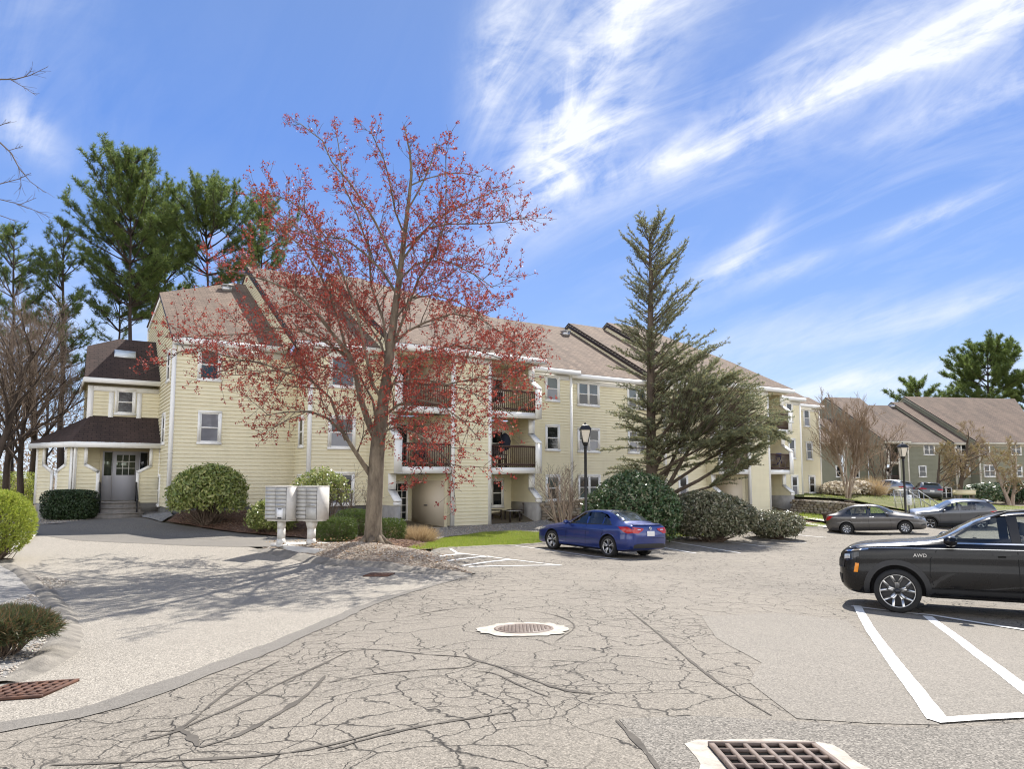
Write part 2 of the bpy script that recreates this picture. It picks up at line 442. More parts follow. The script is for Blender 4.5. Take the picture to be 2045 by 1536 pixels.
def gable_wall(fr, par, s, tw, te, tr, m, ze, mat, zb, out_left=True, name='gable_wall'):
    b = MB(); o = -fr.u if out_left else fr.u
    tb = 2*tr - tw
    poly = [(tw, zb), (tw, ze+m*(tw-te)-.1), (tr, ze+m*(tr-te)-.1), (tb, ze+m*(tw-te)-.1), (tb, zb)]
    clapboard(b, poly, lambda a, z: fr(s, a, z), o)
    wo = b.build(name, M[mat], par)
    # rake board
    r = MB()
    off = -0.02 if out_left else 0.02
    for t0, t1 in ((te, tr), (tr, 2*tr-te)):
        z0 = ze + m*(min(t0, 2*tr-t0)-te); z1 = ze + m*(min(t1, 2*tr-t1)-te)
        r.prism([fr(s+off, t0, z0-.17), fr(s+off, t1, z1-.17), fr(s+off, t1, z1-.36), fr(s+off, t0, z0-.36)], (-fr.u if out_left else fr.u)*0.05)
    r.build('rake_board', M['dark_wood'] if mat == 'siding' else M['siding_green'], wo)
    return wo
def front_wall(fr, par, s0, s1, t, z0, z1, mat, zf=None, trimmat='trim', corners=(1,1), frieze=True):
    b = MB(); clapboard(b, [(s0,z0),(s1,z0),(s1,z1),(s0,z1)], lambda a, z: fr(a, t, z), fr.out)
    wo = b.build('wall', M[mat], par)
    c = MB()
    if corners[0]: c.stbox(s0-.05, s0+.11, t-.05, t+.1, z0, z1, 0, fr)
    if corners[1]: c.stbox(s1-.11, s1+.05, t-.05, t+.1, z0, z1, 0, fr)
    if frieze: c.stbox(s0+.15, s1-.15, t-.045, t+.02, z1-.28, z1-.005, 0, fr)
    if corners[0] or corners[1] or frieze: c.build('corner_trim', M[trimmat], wo)
    if zf is not None:
        f = MB(); f.stbox(s0+.01, s1-.01, t+.015, t+.3, zf, z0, 0, fr); f.build('foundation', M['foundation'], wo)
    return wo
def side_wall(fr, par, s, t0, t1, z0, z1, mat, left=True, zf=None):
    b = MB(); o = -fr.u if left else fr.u
    clapboard(b, [(t0,z0),(t1,z0),(t1,z1),(t0,z1)], lambda a, z: fr(s, a, z), o)
    wo = b.build('side_wall', M[mat], par)
    if zf is not None:
        f = MB(); f.stbox(*((s+.015, s+.3) if left else (s-.3, s-.015)), t0+.02, t1, zf, z0, 0, fr); f.build('foundation', M['foundation'], wo)
    return wo
def balcony_side(fr, par, s0, s1, tf, tbk, zf, ztop, mat, trimmat, ground=False, out_left=False):
    """end wall of a balcony: low in front, a sloped cap, a post up to the ceiling behind"""
    b = MB(); zl, zh = zf+1.18, zf+1.62; tm = tf+0.95; tp = tf + 1.0
    z0 = zf - (0.28 if not ground else 0.05)
    if ground: z0 = zf + 1.02
    poly = [(tf+.02, z0), (tf+.02, zl), (tf+0.62, zh), (tf+0.62, ztop), (tbk, ztop), (tbk, z0)]
    # two lapped faces plus a solid core
    for s, o, in ((s0, -fr.u), (s1, fr.u)):
        for q in ([(tf+.02,z0),(tf+.02,zl),(tf+.62,zh),(tf+.62,z0)], [(tf+.62,z0),(tf+.62,ztop),(tbk,ztop),(tbk,z0)]):
            clapboard(b, q, lambda a, z, s=s: fr(s, a, z), o)
    wo = b.build('balcony_end_wall', M[mat], par)
    c = MB(); e = .05
    # front face, cap, post face
    c.stbox(s0-e, s1+e, tf-.03, tf+.02, z0, zl, 0, fr)
    p = [fr(s0-e, tf-.05, zl), fr(s0-e, tf+.66, zh+.04), fr(s0-e, tf+.66, zh+.12), fr(s0-e, tf-.05, zl+.08)]
    c.prism(p, fr.u*(s1-s0+2*e))
    c.stbox(s0-e, s1+e, tf+.58, tf+.62, zh+.1, ztop, 0, fr)
    c.build('cap_trim', M[trimmat], wo)
    if ground:
        f = MB(); f.stbox(s0-.03, s1+.03, tf-.01, tbk, zf-.4, z0-.002, 0, fr); f.build('masonry_base', M['concrete'], wo)
    return wo
def railing(fr, par, s0, s1, t, zf, mat='brown_wood', step=0.115):
    b = MB()
    b.stbox(s0, s1, t, t+.045, zf+.98, zf+1.07, 0, fr); b.stbox(s0, s1, t+.005, t+.04, zf+.10, zf+.19, 0, fr)
    n = max(2, int((s1-s0)/step))
    for i in range(n+1):
        a = s0 + .02 + (s1-s0-.04)*i/n
        b.stbox(a-.018, a+.018, t+.008, t+.038, zf+.03, zf+1.04, 0, fr)
    return b.build('railing', M[mat], par)
def slab(fr, par, s0, s1, tf, tb, zf, mat='trim', under='cream'):
    b = MB(); b.stbox(s0, s1, tf, tf+.04, zf-.28, zf+.01, 0, fr)
    o = b.build('balcony_fascia', M[mat], par)
    d = MB(); d.stbox(s0+.01, s1-.01, tf+.04, tb, zf-.2, zf-.01, 0, fr); d.build('balcony_floor', M[under], o)
    return o
def glass_door(fr, par, s0, s1, t, z0, z1, mat='door_white', grid=(3,5), glass='glass_dark'):
    b = MB(); st = .10
    b.stbox(s0, s0+st, t-.06, t-.005, z0, z1, 0, fr); b.stbox(s1-st, s1, t-.06, t-.005, z0, z1, 0, fr)
    b.stbox(s0+st, s1-st, t-.06, t-.005, z1-st, z1, 0, fr); b.stbox(s0+st, s1-st, t-.06, t-.005, z0, z0+.28, 0, fr)
    if grid:
        for i in range(1, grid[0]):
            a = s0+st+(s1-s0-2*st)*i/grid[0]; b.stbox(a-.014, a+.014, t-.052, t-.012, z0+.28, z1-st, 0, fr)
        for i in range(1, grid[1]):
            z = z0+.28+(z1-st-z0-.28)*i/grid[1]; b.stbox(s0+st, s1-st, t-.05, t-.014, z-.014, z+.014, 0, fr)
    o = b.build('door', M[mat], par)
    g = MB(); g.stbox(s0+st, s1-st, t-.03, t-.02, z0+.28, z1-st, 0, fr); g.build('pane', M[glass], o)
    h = MB(); h.lathe(fr(s0+.05, t-.06, z0+1.0), [(0,.07),(.03,.06),(.03,.03),(.012,.02),(.012,0)], 10, fr.out); h.build('handle', M['black_metal'], o)
    return o
def text_mesh(s, size, mat, name, parent, origin, r, up, depth=0.004):
    cu = bpy.data.curves.new('lettering', 'FONT'); cu.body = s; cu.size = size; cu.extrude = depth; cu.align_x = 'CENTER'; cu.align_y = 'CENTER'
    tmp = bpy.data.objects.new('lettering', cu); COL.objects.link(tmp)
    bpy.context.view_layer.update()
    me = bpy.data.meshes.new_from_object(tmp.evaluated_get(bpy.context.evaluated_depsgraph_get()))
    bpy.data.objects.remove(tmp); bpy.data.curves.remove(cu)
    r = Vector(r).normalized(); up = Vector(up).normalized(); n = r.cross(up)
    mt = Matrix((r, up, n)).transposed().to_4x4(); mt.translation = Vector(origin)
    me.transform(mt); me.materials.clear(); me.materials.append(mat)
    return link(name, me, parent)

# ------------------------------------------------------------------ the yellow building
def yellow_building():
    fr = FY; RS, ZE, TR = 0.57, 5.82, 40.0
    p0 = fr(9, 34, -1.5)
    root = thing('apartment_building', 'long three storey yellow clapboard apartment building with brown shingle roofs and white balconies', 'building', p0)
    SD, T = 'siding', 'trim'
    ZS = ZE - 0.30        # soffit
    s45 = fr.S(1142, 30.9); s56 = 30.75; b2l = fr.S(1437, 29.85); t2a = fr.S(1497, 29.85); t2b = fr.S(1537.5, 29.85); b2r = fr.S(1584, 29.85)
    s89 = fr.S(1602, 32.65); s9e = fr.S(1640, 35.3)
    # ---- walls
    front_wall(fr, root, 4.0, 9.15, 32.35, -1.27, ZS, SD, -2.0, corners=(1,0))
    front_wall(fr, root, 9.15, 12.42, 30.35, -1.27, ZS, SD, -2.6, corners=(1,0))
    side_wall(fr, root, 9.15, 30.35, 32.35, -1.27, ZS, SD, True, -2.2)
    tower = front_wall(fr, root, 15.2, 17.2, 28.65, -2.22, ZS, SD, -2.5)
    side_wall(fr, root, 15.2, 28.65, 31.4, -2.22, ZS, SD, True); side_wall(fr, root, 17.2, 28.65, 31.4, -2.22, ZS, SD, False)
    front_wall(fr, root, 20.1, s45, 30.9, -1.30, ZS, SD, -2.4, corners=(0,1))
    side_wall(fr, root, s45, 30.9, 31.9, -1.30, ZS, SD, False)
    front_wall(fr, root, s45, s56, 31.9, -1.30, ZS, SD, -2.4, corners=(0,0))
    front_wall(fr, root, s56, b2l, 30.9, -1.30, ZS, SD, -2.6, corners=(1,0))
    side_wall(fr, root, s56, 30.9, 31.9, -1.30, ZS, SD, True)
    front_wall(fr, root, t2a, t2b, 29.85, -2.4, ZS, SD, -3.0)
    side_wall(fr, root, t2a, 29.85, 32.4, -2.4, ZS, SD, True); side_wall(fr, root, t2b, 29.85, 32.4, -2.4, ZS, SD, False)
    front_wall(fr, root, b2r, s89, 32.65, -1.32, ZS, SD, -2.4, corners=(0,1))
    side_wall(fr, root, s89, 32.65, 35.3, -1.32, ZS, SD, False)
    front_wall(fr, root, s89, s9e, 35.3, -1.3, ZS, SD, -2.4, corners=(1,1))
    side_wall(fr, root, s9e, 35.3, 46, -1.3, ZS, SD, False)
    # ---- end wall with its clipped gable
    b = MB(); poly = [(32.35,-1.27),(32.35,5.75),(37.2,8.5),(42.5,7.8),(42.5,-1.27)]
    clapboard(b, poly, lambda a, z: fr(4.0, a, z), -fr.u)
    ew = b.build('end_wall', M[SD], root)
    f = MB(); f.stbox(4.015, 4.4, 32.37, 42.4, -2.0, -1.27, 0, fr); f.build('foundation', M['foundation'], ew)
    r = MB()
    for (t0,z0),(t1,z1) in (((31.9,5.66),(37.2,8.74)),((37.2,8.74),(42.6,7.98))):
        r.prism([fr(3.975,t0,z0), fr(3.975,t1,z1), fr(3.975,t1,z1-.2), fr(3.975,t0,z0-.2)], -fr.u*.05)
    r.prism([fr(3.975,42.45,7.9), fr(3.975,42.6,7.9), fr(3.975,42.6,-1.2), fr(3.975,42.45,-1.2)], -fr.u*.05)
    r.build('rake_board', M[T], ew)
    for zc, t in ((4.72, 33.45), (2.06, 34.3), (-.62, 35.2)):
        window(ew, fr(4.0, t, zc), fr.n, -fr.u, 0.95, 1.42)
    # ---- roofs
    # left wing: a hip cuts the corner between the clipped gable and the ridge
    def rp(s0, s1, te, poly, back): return roof_part(fr, root, s0, s1, te, poly[2][1], RS, ZE, 'shingle', back=back, extra_top=poly)
    rp(3.9, 8.6, 32.0, [(3.86,32.0),(8.6,32.0),(8.6,40.3),(7.82,40.34),(3.86,37.2)], False)
    zz = lambda t, te: ZE + RS*(t-te)
    hb = MB()
    A, B_, D = fr(3.86,37.2,zz(37.2,32)), fr(7.82,40.34,zz(40.34,32)), fr(3.86,42.6,8.05)
    hb.face([A, B_, fr(7.9,47,7.4), D], 0, [(0,0),(6,0),(6,6),(0,5)]); hb.face([B_, fr(8.6,40.3,zz(40.3,32)), fr(8.6,48,7.0), fr(7.9,47,7.4)], 0, [(0,0),(1,0),(1,8),(0,8)])
    hb.build('hip_roof', M['shingle'], root)
    r2 = rp(8.4, 12.5, 30.0, [(8.4,30.0),(12.5,30.0),(12.5,40.0),(8.4,40.0)], True)
    gable_wall(fr, r2, 8.43, 30.1, 30.0, 40.0, RS, ZE, SD, 5.62)
    t1 = rp(12.2, 20.25, 28.3, [(12.2,28.3),(20.25,28.3),(18.5,35.35),(13.8,37.65),(12.2,37.65)], False)
    gable_wall(fr, t1, 12.25, 28.4, 28.3, 37.65, RS, ZE, SD, 5.62)
    hb = MB(); q = [fr(20.25,28.3,ZE-.05), fr(20.25,44,ZE+1), fr(13.8,37.65,zz(37.65,28.3)-.05), fr(18.5,35.35,zz(35.35,28.3)-.05)]
    hb.face(q, 0, [(0,0),(9,0),(9,7),(0,5)]); hb.face([fr(12.2,37.65,zz(37.65,28.3)-.02), fr(13.8,37.65,zz(37.65,28.3)-.05), fr(20.25,44,ZE+1), fr(12.2,46,ZE+1)], 0, [(0,0),(2,0),(8,8),(0,9)]); hb.build('hip_roof', M['shingle'], root)
    rp(19.9, 24.15, 30.55, [(19.9,30.55),(24.15,30.55),(22.75,37.9),(22.3,39.3),(19.9,39.3)], False)
    rp(22.2, 30.5, 31.55, [(20.5,31.55),(30.5,31.55),(30.5,39.85),(20.5,39.85)], True)
    r6 = rp(30.0, 33.4, 30.6, [(30.0,30.6),(34.7,30.6),(33.4,39.3),(30.0,39.3)], True)
    gable_wall(fr, r6, 30.03, 30.7, 30.6, 39.3, RS, ZE, SD, 5.62)
    r7 = rp(33.0, 41.4, 29.5, [(33.0,29.5),(41.3,29.5),(39.9,33.5),(36.6,38.7),(33.0,38.7)], False)
    gable_wall(fr, r7, 33.03, 29.6, 29.5, 38.7, RS, ZE, SD, 5.62)
    hb = MB(); hb.face([fr(41.3,29.5,ZE-.03), fr(41.3,42,ZE), fr(36.6,38.7,zz(38.7,29.5)-.03), fr(39.9,33.5,zz(33.5,29.5)-.03)], 0, [(0,0),(9,0),(9,7),(0,5)])
    hb.face([fr(33,38.7,zz(38.7,29.5)), fr(36.6,38.7,zz(38.7,29.5)-.03), fr(41.3,42,ZE), fr(33,47,ZE)], 0, [(0,0),(3,0),(8,6),(0,9)]); hb.build('hip_roof', M['shingle'], root)
    roof_part(fr, root, b2r-.6, s89+.3, 32.3, 33.9, RS, ZE, 'shingle', back=False)
    roof_part(fr, root, s89-.3, s9e+.35, 35.0, 36.4, RS, ZE, 'shingle', back=False)
    # roof vents, seen as pale caps on the slope
    for a, t, te in ((7.2, 38.9, 32.0), (28.9, 38.2, 31.55)):
        v = MB(); z = ZE + RS*(t-te)
        v.stbox(a-.22, a+.22, t-.2, t+.2, z-.1, z+.22, 0, fr); v.stbox(a-.27, a+.27, t-.26, t+.24, z+.22, z+.28, 0, fr)
        v.build('roof_vent', M['grey_metal'], root)
    # ---- windows
    Z3, Z2, Z1 = 4.72, 2.06, -.62
    def win(px0, px1, t, z, h=1.45, style='hung', g='glass_dark', g2=None, pyy=880):
        a0, a1 = fr.S(px0, t, pyy), fr.S(px1, t, pyy)
        return window(root, fr((a0+a1)/2, t, z), fr.u, fr.out, a1-a0, h, style, g, T, g2)
    win(394.5, 442, 32.35, 4.76, g='glass_green', g2='glass_blue', pyy=727); win(393, 441, 32.35, 2.07, g='blind', g2='blind')
    a = fr.S(678, 30.35, 868)
    for z, g, g2 in ((4.62, 'glass_blue', 'glass_blue'), (1.92, 'glass_dark', 'blind'), (-.55, 'glass_dark', 'blind')):
        window(root, fr(10.6, 30.35, z), fr.u, fr.out, 1.25, 1.5, 'hung', g, T, g2)
    for z in (Z3-.05, Z2-.1, Z1): window(root, fr(9.15, 31.35, z), -fr.n, -fr.u, 0.72, 1.45, 'hung', 'glass_dark')
    for z, g, g2 in ((Z3, 'glass_green', 'blind'), (Z2, 'glass_dark', 'glass_dark'), (Z1, 'glass_green', 'glass_dark')): win(1088, 1117, 30.9, z, 1.45, 'hung', g, g2)
    for z, g, g2 in ((Z3, 'glass_blue', 'glass_dark'), (Z2, 'glass_dark', 'blind'), (Z1, 'glass_dark', 'glass_green')):
        win(1152.5, 1197, 31.9, z, 1.45, 'double', g, g2); win(1253, 1291, 31.9, z, 1.45, 'double', g, g2)
    for z in (Z3, Z2, Z1): win(1352, 1371, 30.9, z, 1.4, 'hung', 'glass_dark', 'blind')
    for z, dx in ((Z3, -3), (Z2, 0), (Z1, 3)):
        win(1573+dx, 1587+dx, 32.65, z-.05, 1.55, 'hung', 'glass_dark', 'blind'); win(1608+dx, 1621+dx, 35.3, z-.02, 1.5, 'hung', 'glass_dark', 'blind' if z > 3 else 'glass_dark')
    # ---- balconies: three floors on both sides of each projecting panel
    ZF = (-2.28, 0.42, 3.10)
    for (sa, sb, sc, sd, tf, tb) in ((12.42, 15.2, 17.2, 20.1, 28.65, 31.2), (b2l, t2a, t2b, b2r, 29.85, 32.3)):
        for i, zf in enumerate(ZF):
            gr = i == 0
            zt = ZF[i+1]-.28 if i < 2 else ZS
            balcony_side(fr, root, sa, sa+.26, tf, tb, zf, zt, SD, T, gr); balcony_side(fr, root, sd-.26, sd, tf, tb, zf, zt, SD, T, gr)
            # back walls of the recess
            for x0, x1 in ((sa+.26, sb), (sc, sd-.26)):
                bw = MB(); clapboard(bw, [(x0,zf-.02),(x1,zf-.02),(x1,zt),(x0,zt)], lambda q, z: fr(q, tb-.3, z), fr.out); bw.build('recess_wall', M[SD], root)
            if not gr:
                for x0, x1 in ((sa, sb), (sc, sd)):
                    sl = slab(fr, root, x0, x1, tf+.01, tb, zf); railing(fr, sl, x0+(.28 if x0 == sa else .02), x1-(.28 if x1 == sd else .02), tf+.05, zf)
            # storage closet set diagonally beside the panel
            c = MB(); P0, P1 = fr(sb-1.15, tb-.32, 0), fr(sb-.02, tf+.35, 0); ax = (P1-P0); l = ax.length; ax.normalize(); o = ax.cross(Vector((0,0,1)))
            if o.dot(fr.out) < 0: o = -o
            base = P0 - Vector((0,0,CZ))
            clapboard(c, [(0,zf),(l,zf),(l,zt),(0,zt)], lambda q, z: base - Vector((0,0,base.z)) + ax*q + Vector((0,0,z+CZ)), o)
            cw = c.build('closet_wall', M[SD], root)
            d = MB(); cx = base - Vector((0,0,base.z)) + ax*(l*.52) + Vector((0,0,zf+1.06+CZ))
            d.box(cx + o*.02, ax*(l*.40), o*.025, Vector((0,0,1.05))); dd = d.build('closet_door', M['door_cream'], cw)
            if gr:
                h = MB(); h.box(cx + o*.06 + ax*(-l*.05) + Vector((0,0,-.1)), ax*.09, o*.02, Vector((0,0,.025))); h.build('handle', M['black_metal'], dd)
            # left bay door
            if gr: glass_door(fr, root, sa+.78, sa+1.62, tb-.32, zf, zf+2.05, 'door_white', (3,5), 'glass_dark')
            else: glass_door(fr, root, sa+.62, sa+1.62, tb-.32, zf, zf+2.1, 'door_white', None, 'glass_dark')
            window(root, fr(sa+.50, tb-.3, zf+1.35), fr.u, fr.out, .46, 1.5, 'hung', 'glass_dark')
            # right bay
            if gr:
                window(root, fr(sc+.42, tb-.3, zf+1.42), fr.u, fr.out, .95, 1.62, 'hung', 'glass_green', T, 'glass_dark'); window(root, fr(sc+1.75, tb-.3, zf+1.45), fr.u, fr.out, .78, 1.5, 'hung', 'glass_dark')
            else:
                glass_door(fr, root, sc+.1, sc+.95, tb-.32, zf, zf+2.1, 'door_white', None); window(root, fr(sc+1.75, tb-.3, zf+1.25), fr.u, fr.out, .9, 1.5, 'hung', 'glass_dark')
        # ground slab and ceiling
        g = MB(); g.stbox(sa+.02, sb, tf+.05, tb, ZF[0]-.3, ZF[0]-.005, 0, fr); g.stbox(sc, sd-.02, tf+.05, tb, ZF[0]-.3, ZF[0]-.005, 0, fr); g.build('patio_slab', M['concrete'], root)
        g = MB(); g.stbox(sa+.05, sb-.01, tf+.1, tb, ZS-.01, ZS+.05, 0, fr); g.stbox(sc+.01, sd-.05, tf+.1, tb, ZS-.01, ZS+.05, 0, fr); g.build('balcony_ceiling', M['cream'], root)
        for a in ((sa+sb)/2+.05, (sc+sd)/2-.6):
            l_ = MB(); l_.lathe(fr(a, tf+.5, ZF[1]-.2), [(0,-.14),(.05,-.14),(.10,-.10),(.11,-.04),(.07,0),(.02,0)], 12); l_.build('ceiling_lantern', M['black_metal'], root)
    text_mesh('122', .17, M['black_metal'], 'house_number', root, fr(12.42+.66, 30.83, -2.28+1.55) + fr.out*.03, fr.u, (0,0,1))
    # ---- entrance wing on the left
    tu, tp = 36.6, 35.4
    ua = fr.S(176, tu, 800); wing = root
    b = MB(); clapboard(b, [(ua,1.6),(4.08,1.6),(4.08,4.05),(ua,4.05)], lambda q, z: fr(q, tu, z), fr.out)
    clapboard(b, [(tu,1.6),(41.5,1.6),(41.5,4.05),(tu,4.05)], lambda q, z: fr(ua, q, z), -fr.u)
    uw = b.build('entrance_wing_wall', M[SD], root)
    c = MB(); c.stbox(ua-.03, ua+.2, tu-.05, tu+.1, 1.6, 4.05, 0, fr); c.stbox(ua+.2, 4.06, tu-.045, tu+.02, 3.82, 4.04, 0, fr); c.build('corner_trim', M[T], uw)
    x0, z0 = fr.on_t(230.5, 776, tu); x1, z1 = fr.on_t(270, 831, tu)
    window(root, fr((x0+x1)/2, tu, (z0+z1)/2), fr.u, fr.out, x1-x0, z0-z1, 'hung', 'glass_dark')
    for xx in (x0-.14, x1+.14):
        c = MB(); c.stbox(xx-.1, xx+.1, tu-.05, tu+.02, 1.7, 3.8, 0, fr); c.build('trim_board', M[T], uw)
    # upper hipped roof
    te = tu-.35; za = fr.on_t(250, 757, te)[1]; e0 = ua-.2
    apex_t = 38.9; ap_s, ap_z = fr.on_t(238, 677, apex_t)
    r = MB(); kk = math.hypot(1, (ap_z-za)/(apex_t-te))
    dr = ray(174.5,691); sl_ = (ap_z-za)/(apex_t-te); ta = te
    kq = (za-sl_*te)/(dr.z-sl_*dr.dot(fr.n)); Ap = dr*kq; tA, zA, sA = Ap.dot(fr.n), Ap.z, Ap.dot(fr.u)
    r.face([fr(e0,te,za), fr(4.06,te,za), fr(4.06,apex_t,ap_z), fr(ap_s,apex_t,ap_z), fr(sA,tA,zA)], 0, [(e0,0),(4.06,0),(4.06,(apex_t-te)*kk),(ap_s,(apex_t-te)*kk),(sA,(tA-te)*kk)])
    r.face([fr(sA,tA,zA), fr(ap_s,apex_t,ap_z), fr(ap_s,43,za+.3), fr(sA,42,za+.5)], 0, [(0,0),(2,0),(2,3),(0,3)])
    r.face([fr(4.06,apex_t,ap_z), fr(4.06,44,za), fr(ap_s,43,za+.3), fr(ap_s,apex_t,ap_z)], 0, [(0,0),(0,3),(3,3),(3,0)])
    clapboard(r, [(te+.3,za-.3),(te+.3,za),(tA,zA-.08),(42,za+.4),(42,za-.3)], lambda q, z: fr(ua,q,z), -fr.u, 2)
    r.face([fr(e0,te,za-.02), fr(e0,42,za-.02), fr(4.06,42,za-.02), fr(4.06,te,za-.02)], 1)
    ro = r.build('entrance_roof', [M['shingle_dark'], M['cream'], M[SD]], root)
    fa = MB(); fa.stbox(e0, 4.04, te-.03, te+.02, za-.24, za-.02, 0, fr); fa.stbox(e0-.03, e0+.02, te+.02, 42, za-.24, za-.02, 0, fr); fa.build('fascia', M[T], ro)
    # skylight on that slope
    sl = MB(); n_ = (fr(4,te,za)-fr(3,te,za)).cross(fr(4,apex_t,ap_z)-fr(4,te,za)).normalized()
    def onroof(px, py):
        d = ray(px, py); P0 = fr(3,te,za); kq = (P0-CAM).dot(n_)/d.dot(n_); return CAM + d*kq
    q = [onroof(229,716), onroof(271,720), onroof(269,702), onroof(230,699)]
    cn = sum(q, Vector())/4; rr = (q[1]-q[0]).normalized(); uu = n_.cross(rr)
    sl.box(cn + n_*.03, rr*.45, uu*.30, n_*.04); so = sl.build('skylight', M['grey_metal'], ro)
    s2 = MB(); s2.box(cn + n_*.075, rr*.42, uu*.27, n_*.012); s2.build('skylight_dome', M['skylight'], so)
    # lower porch
    tpe = tp-.3
    cs, zc = fr.on_t(142, 893, tpe); ze = zc+.02
    ls, lt = cs-1.54, tpe+3.1
    zt_ = 2.35; zt0 = fr.on_t(180, 830, tu)[1]
    zl = zt0
    r = MB()
    r.face([fr(cs,tpe,ze+.22), fr(4.06,tpe,ze+.22), fr(4.06,tu,zl), fr(ua+.12,tu,zl)], 0, [(cs,0),(4.06,0),(4.06,2),(ua,2)])
    r.face([fr(ls,lt,ze+.22), fr(cs,tpe,ze+.22), fr(ua+.12,tu,zl)], 0, [(0,0),(3.4,0),(2.2,2)])
    r.face([fr(ls,42,ze+.22), fr(ls,lt,ze+.22), fr(ua+.12,tu,zl), fr(ua+.12,42,zl)], 0, [(0,0),(4,0),(5.5,2),(0,2)])
    r.face([fr(cs,tpe,ze+.2), fr(ls,lt,ze+.2), fr(ls,42,ze+.2), fr(4.06,42,ze+.2), fr(4.06,tpe,ze+.2)], 1)
    pr = r.build('porch_roof', [M['shingle_dark'], M['cream']], root)
    fa = MB()
    for A, B_ in ((fr(4.04,tpe,0), fr(cs,tpe,0)), (fr(cs,tpe,0), fr(ls,lt,0)), (fr(ls,lt,0), fr(ls,42,0))):
        ax = (B_-A); l = ax.length; ax.normalize(); o = Vector((0,0,1)).cross(ax)
        fa.box((A+B_)/2 + Vector((0,0,ze+.095)), ax*(l/2+.02), o*.03, Vector((0,0,.115)))
    fa.build('fascia', M[T], pr)
    zfl = fr.on_t(240, 1001, tu-.3)[1]
    # front and chamfer panels with their sloped caps
    def panel(P, out, pts, trims, name='porch_panel'):
        b = MB(); clap_parts = pts
        for q in clap_parts: clapboard(b, q, P, out)
        o = b.build(name, M[SD], root)
        c = MB()
        for tr_ in trims: edge_trim(c, [P(*x) for x in tr_], out, .13, .06)
        c.build('panel_trim', M[T], o); return o
    Pf = lambda a, z: fr(a, tp, z)
    fx = lambda px, py: fr.on_t(px, py, tp)
    def kink(P, out, fxx, outer, inner_top, inner_low, ytop, ykink, ylow, ybot):
        o0, zt1 = fxx(outer, ytop); i1, _ = fxx(inner_top, ytop); _, zk = fxx(inner_top, ykink); i2, zl_ = fxx(inner_low, ylow); _, zb = fxx(outer, ybot)
        lo, hi = min(o0, i1), max(o0, i1)
        parts = [[(lo,zk),(hi,zk),(hi,zt1),(lo,zt1)], [(o0,zl_),(i2,zl_),(i1,zk),(o0,zk)], [(min(o0,i2),zb),(max(o0,i2),zb),(max(o0,i2),zl_),(min(o0,i2),zl_)]]
        sg = .065 if i2 > o0 else -.065
        return panel(P, out, parts, [[(i1-sg,zt1),(i1-sg,zk)], [(i1-sg,zk-.03),(i2-sg,zl_-.03)], [(i2-sg,zl_),(i2-sg,zb)], [(o0+sg,zt1),(o0+sg,zb)]])
    kink(Pf, fr.out, fx, 148, 176, 199.5, 893, 927, 941, 1004)
    kink(Pf, fr.out, fx, 324.5, 299, 272, 895, 930, 942, 1004)
    c0 = fr(fr.S(146, tp), tp, 0); dirc = (fr(ls,lt,0)-fr(cs,tpe,0)).normalized(); oc = Vector((0,0,1)).cross(dirc)
    if oc.dot(fr.out) < 0: oc = -oc
    def fxc(px, py):
        d = ray(px, py); kq = (c0-CAM).dot(oc)/d.dot(oc); P = CAM+d*kq; return (P-c0).dot(dirc), P.z-CZ
    Pc = lambda a, z: Vector((c0.x, c0.y, CZ)) + dirc*a + Vector((0,0,z))
    kink(Pc, oc, fxc, 147, 133, 113.5, 893, 927, 941, 1003)
    kink(Pc, oc, fxc, 76, 92, 107, 893, 927, 942, 1005)
    # porch floor, inner walls, door unit
    fl = MB(); la = fxc(76, 950)[0]; cL = Pc(la, zfl); f0 = fr(fr.S(148,tp), tp, zfl); f1 = fr(4.06, tp, zfl)
    fl.prism([f1, f0, cL, cL+fr.n*3.0, fr(4.06, 41, zfl)], Vector((0,0,-.5))); fl.build('porch_floor', M['concrete'], root)
    iw = MB(); clapboard(iw, [(ua-.6,zfl),(4.06,zfl),(4.06,ze+.2),(ua-.6,ze+.2)], lambda q, z: fr(q, tu-.02, z), fr.out)
    clapboard(iw, [(tu,zfl),(41,zfl),(41,ze+.2),(tu,ze+.2)], lambda q, z: fr(ua-.6, q, z), -fr.u)
    iwo = iw.build('porch_inner_wall', M[SD], root)
    td = tu-.1
    def dx(px): return fr.S(px, td)
    _, zdt = fr.on_t(240, 902, td)
    b = MB(); b.stbox(dx(198), dx(299), td-.06, td+.06, zfl, zdt+.28, 0, fr); b.build('door_surround', M['cream'], root)
    b = MB(); b.stbox(dx(223.5), dx(276), td-.13, td-.06, zfl+.02, zdt, 0, fr); do = b.build('entrance_door', M['door_grey'], root)
    g = MB(); g.stbox(dx(231), dx(268), td-.145, td-.13, fr.on_t(240,949,td)[1], fr.on_t(240,909,td)[1], 0, fr); g.build('pane', M['glass_mirror'], do)
    g = MB(); za_, zb_ = fr.on_t(240,949,td)[1], fr.on_t(240,909,td)[1]
    for i in (1,2): g.stbox(dx(231+37*i/3)-.012, dx(231+37*i/3)+.012, td-.155, td-.146, za_, zb_, 0, fr); g.stbox(dx(231), dx(268), td-.155, td-.146, za_+(zb_-za_)*i/3-.012, za_+(zb_-za_)*i/3+.012, 0, fr)
    g.build('muntins', M['trim'], do)
    g = MB(); g.tube([fr(dx(271.5), td-.13, zfl+.9), fr(dx(271.5), td-.2, zfl+.95), fr(dx(271.5), td-.2, zfl+1.2), fr(dx(271.5), td-.13, zfl+1.25)], .018, 6); g.build('handle', M['grey_metal'], do)
    b = MB(); b.stbox(dx(203), dx(223), td-.12, td-.06, zfl+.02, zdt, 0, fr); sd_ = b.build('sidelight', M['door_grey'], root)
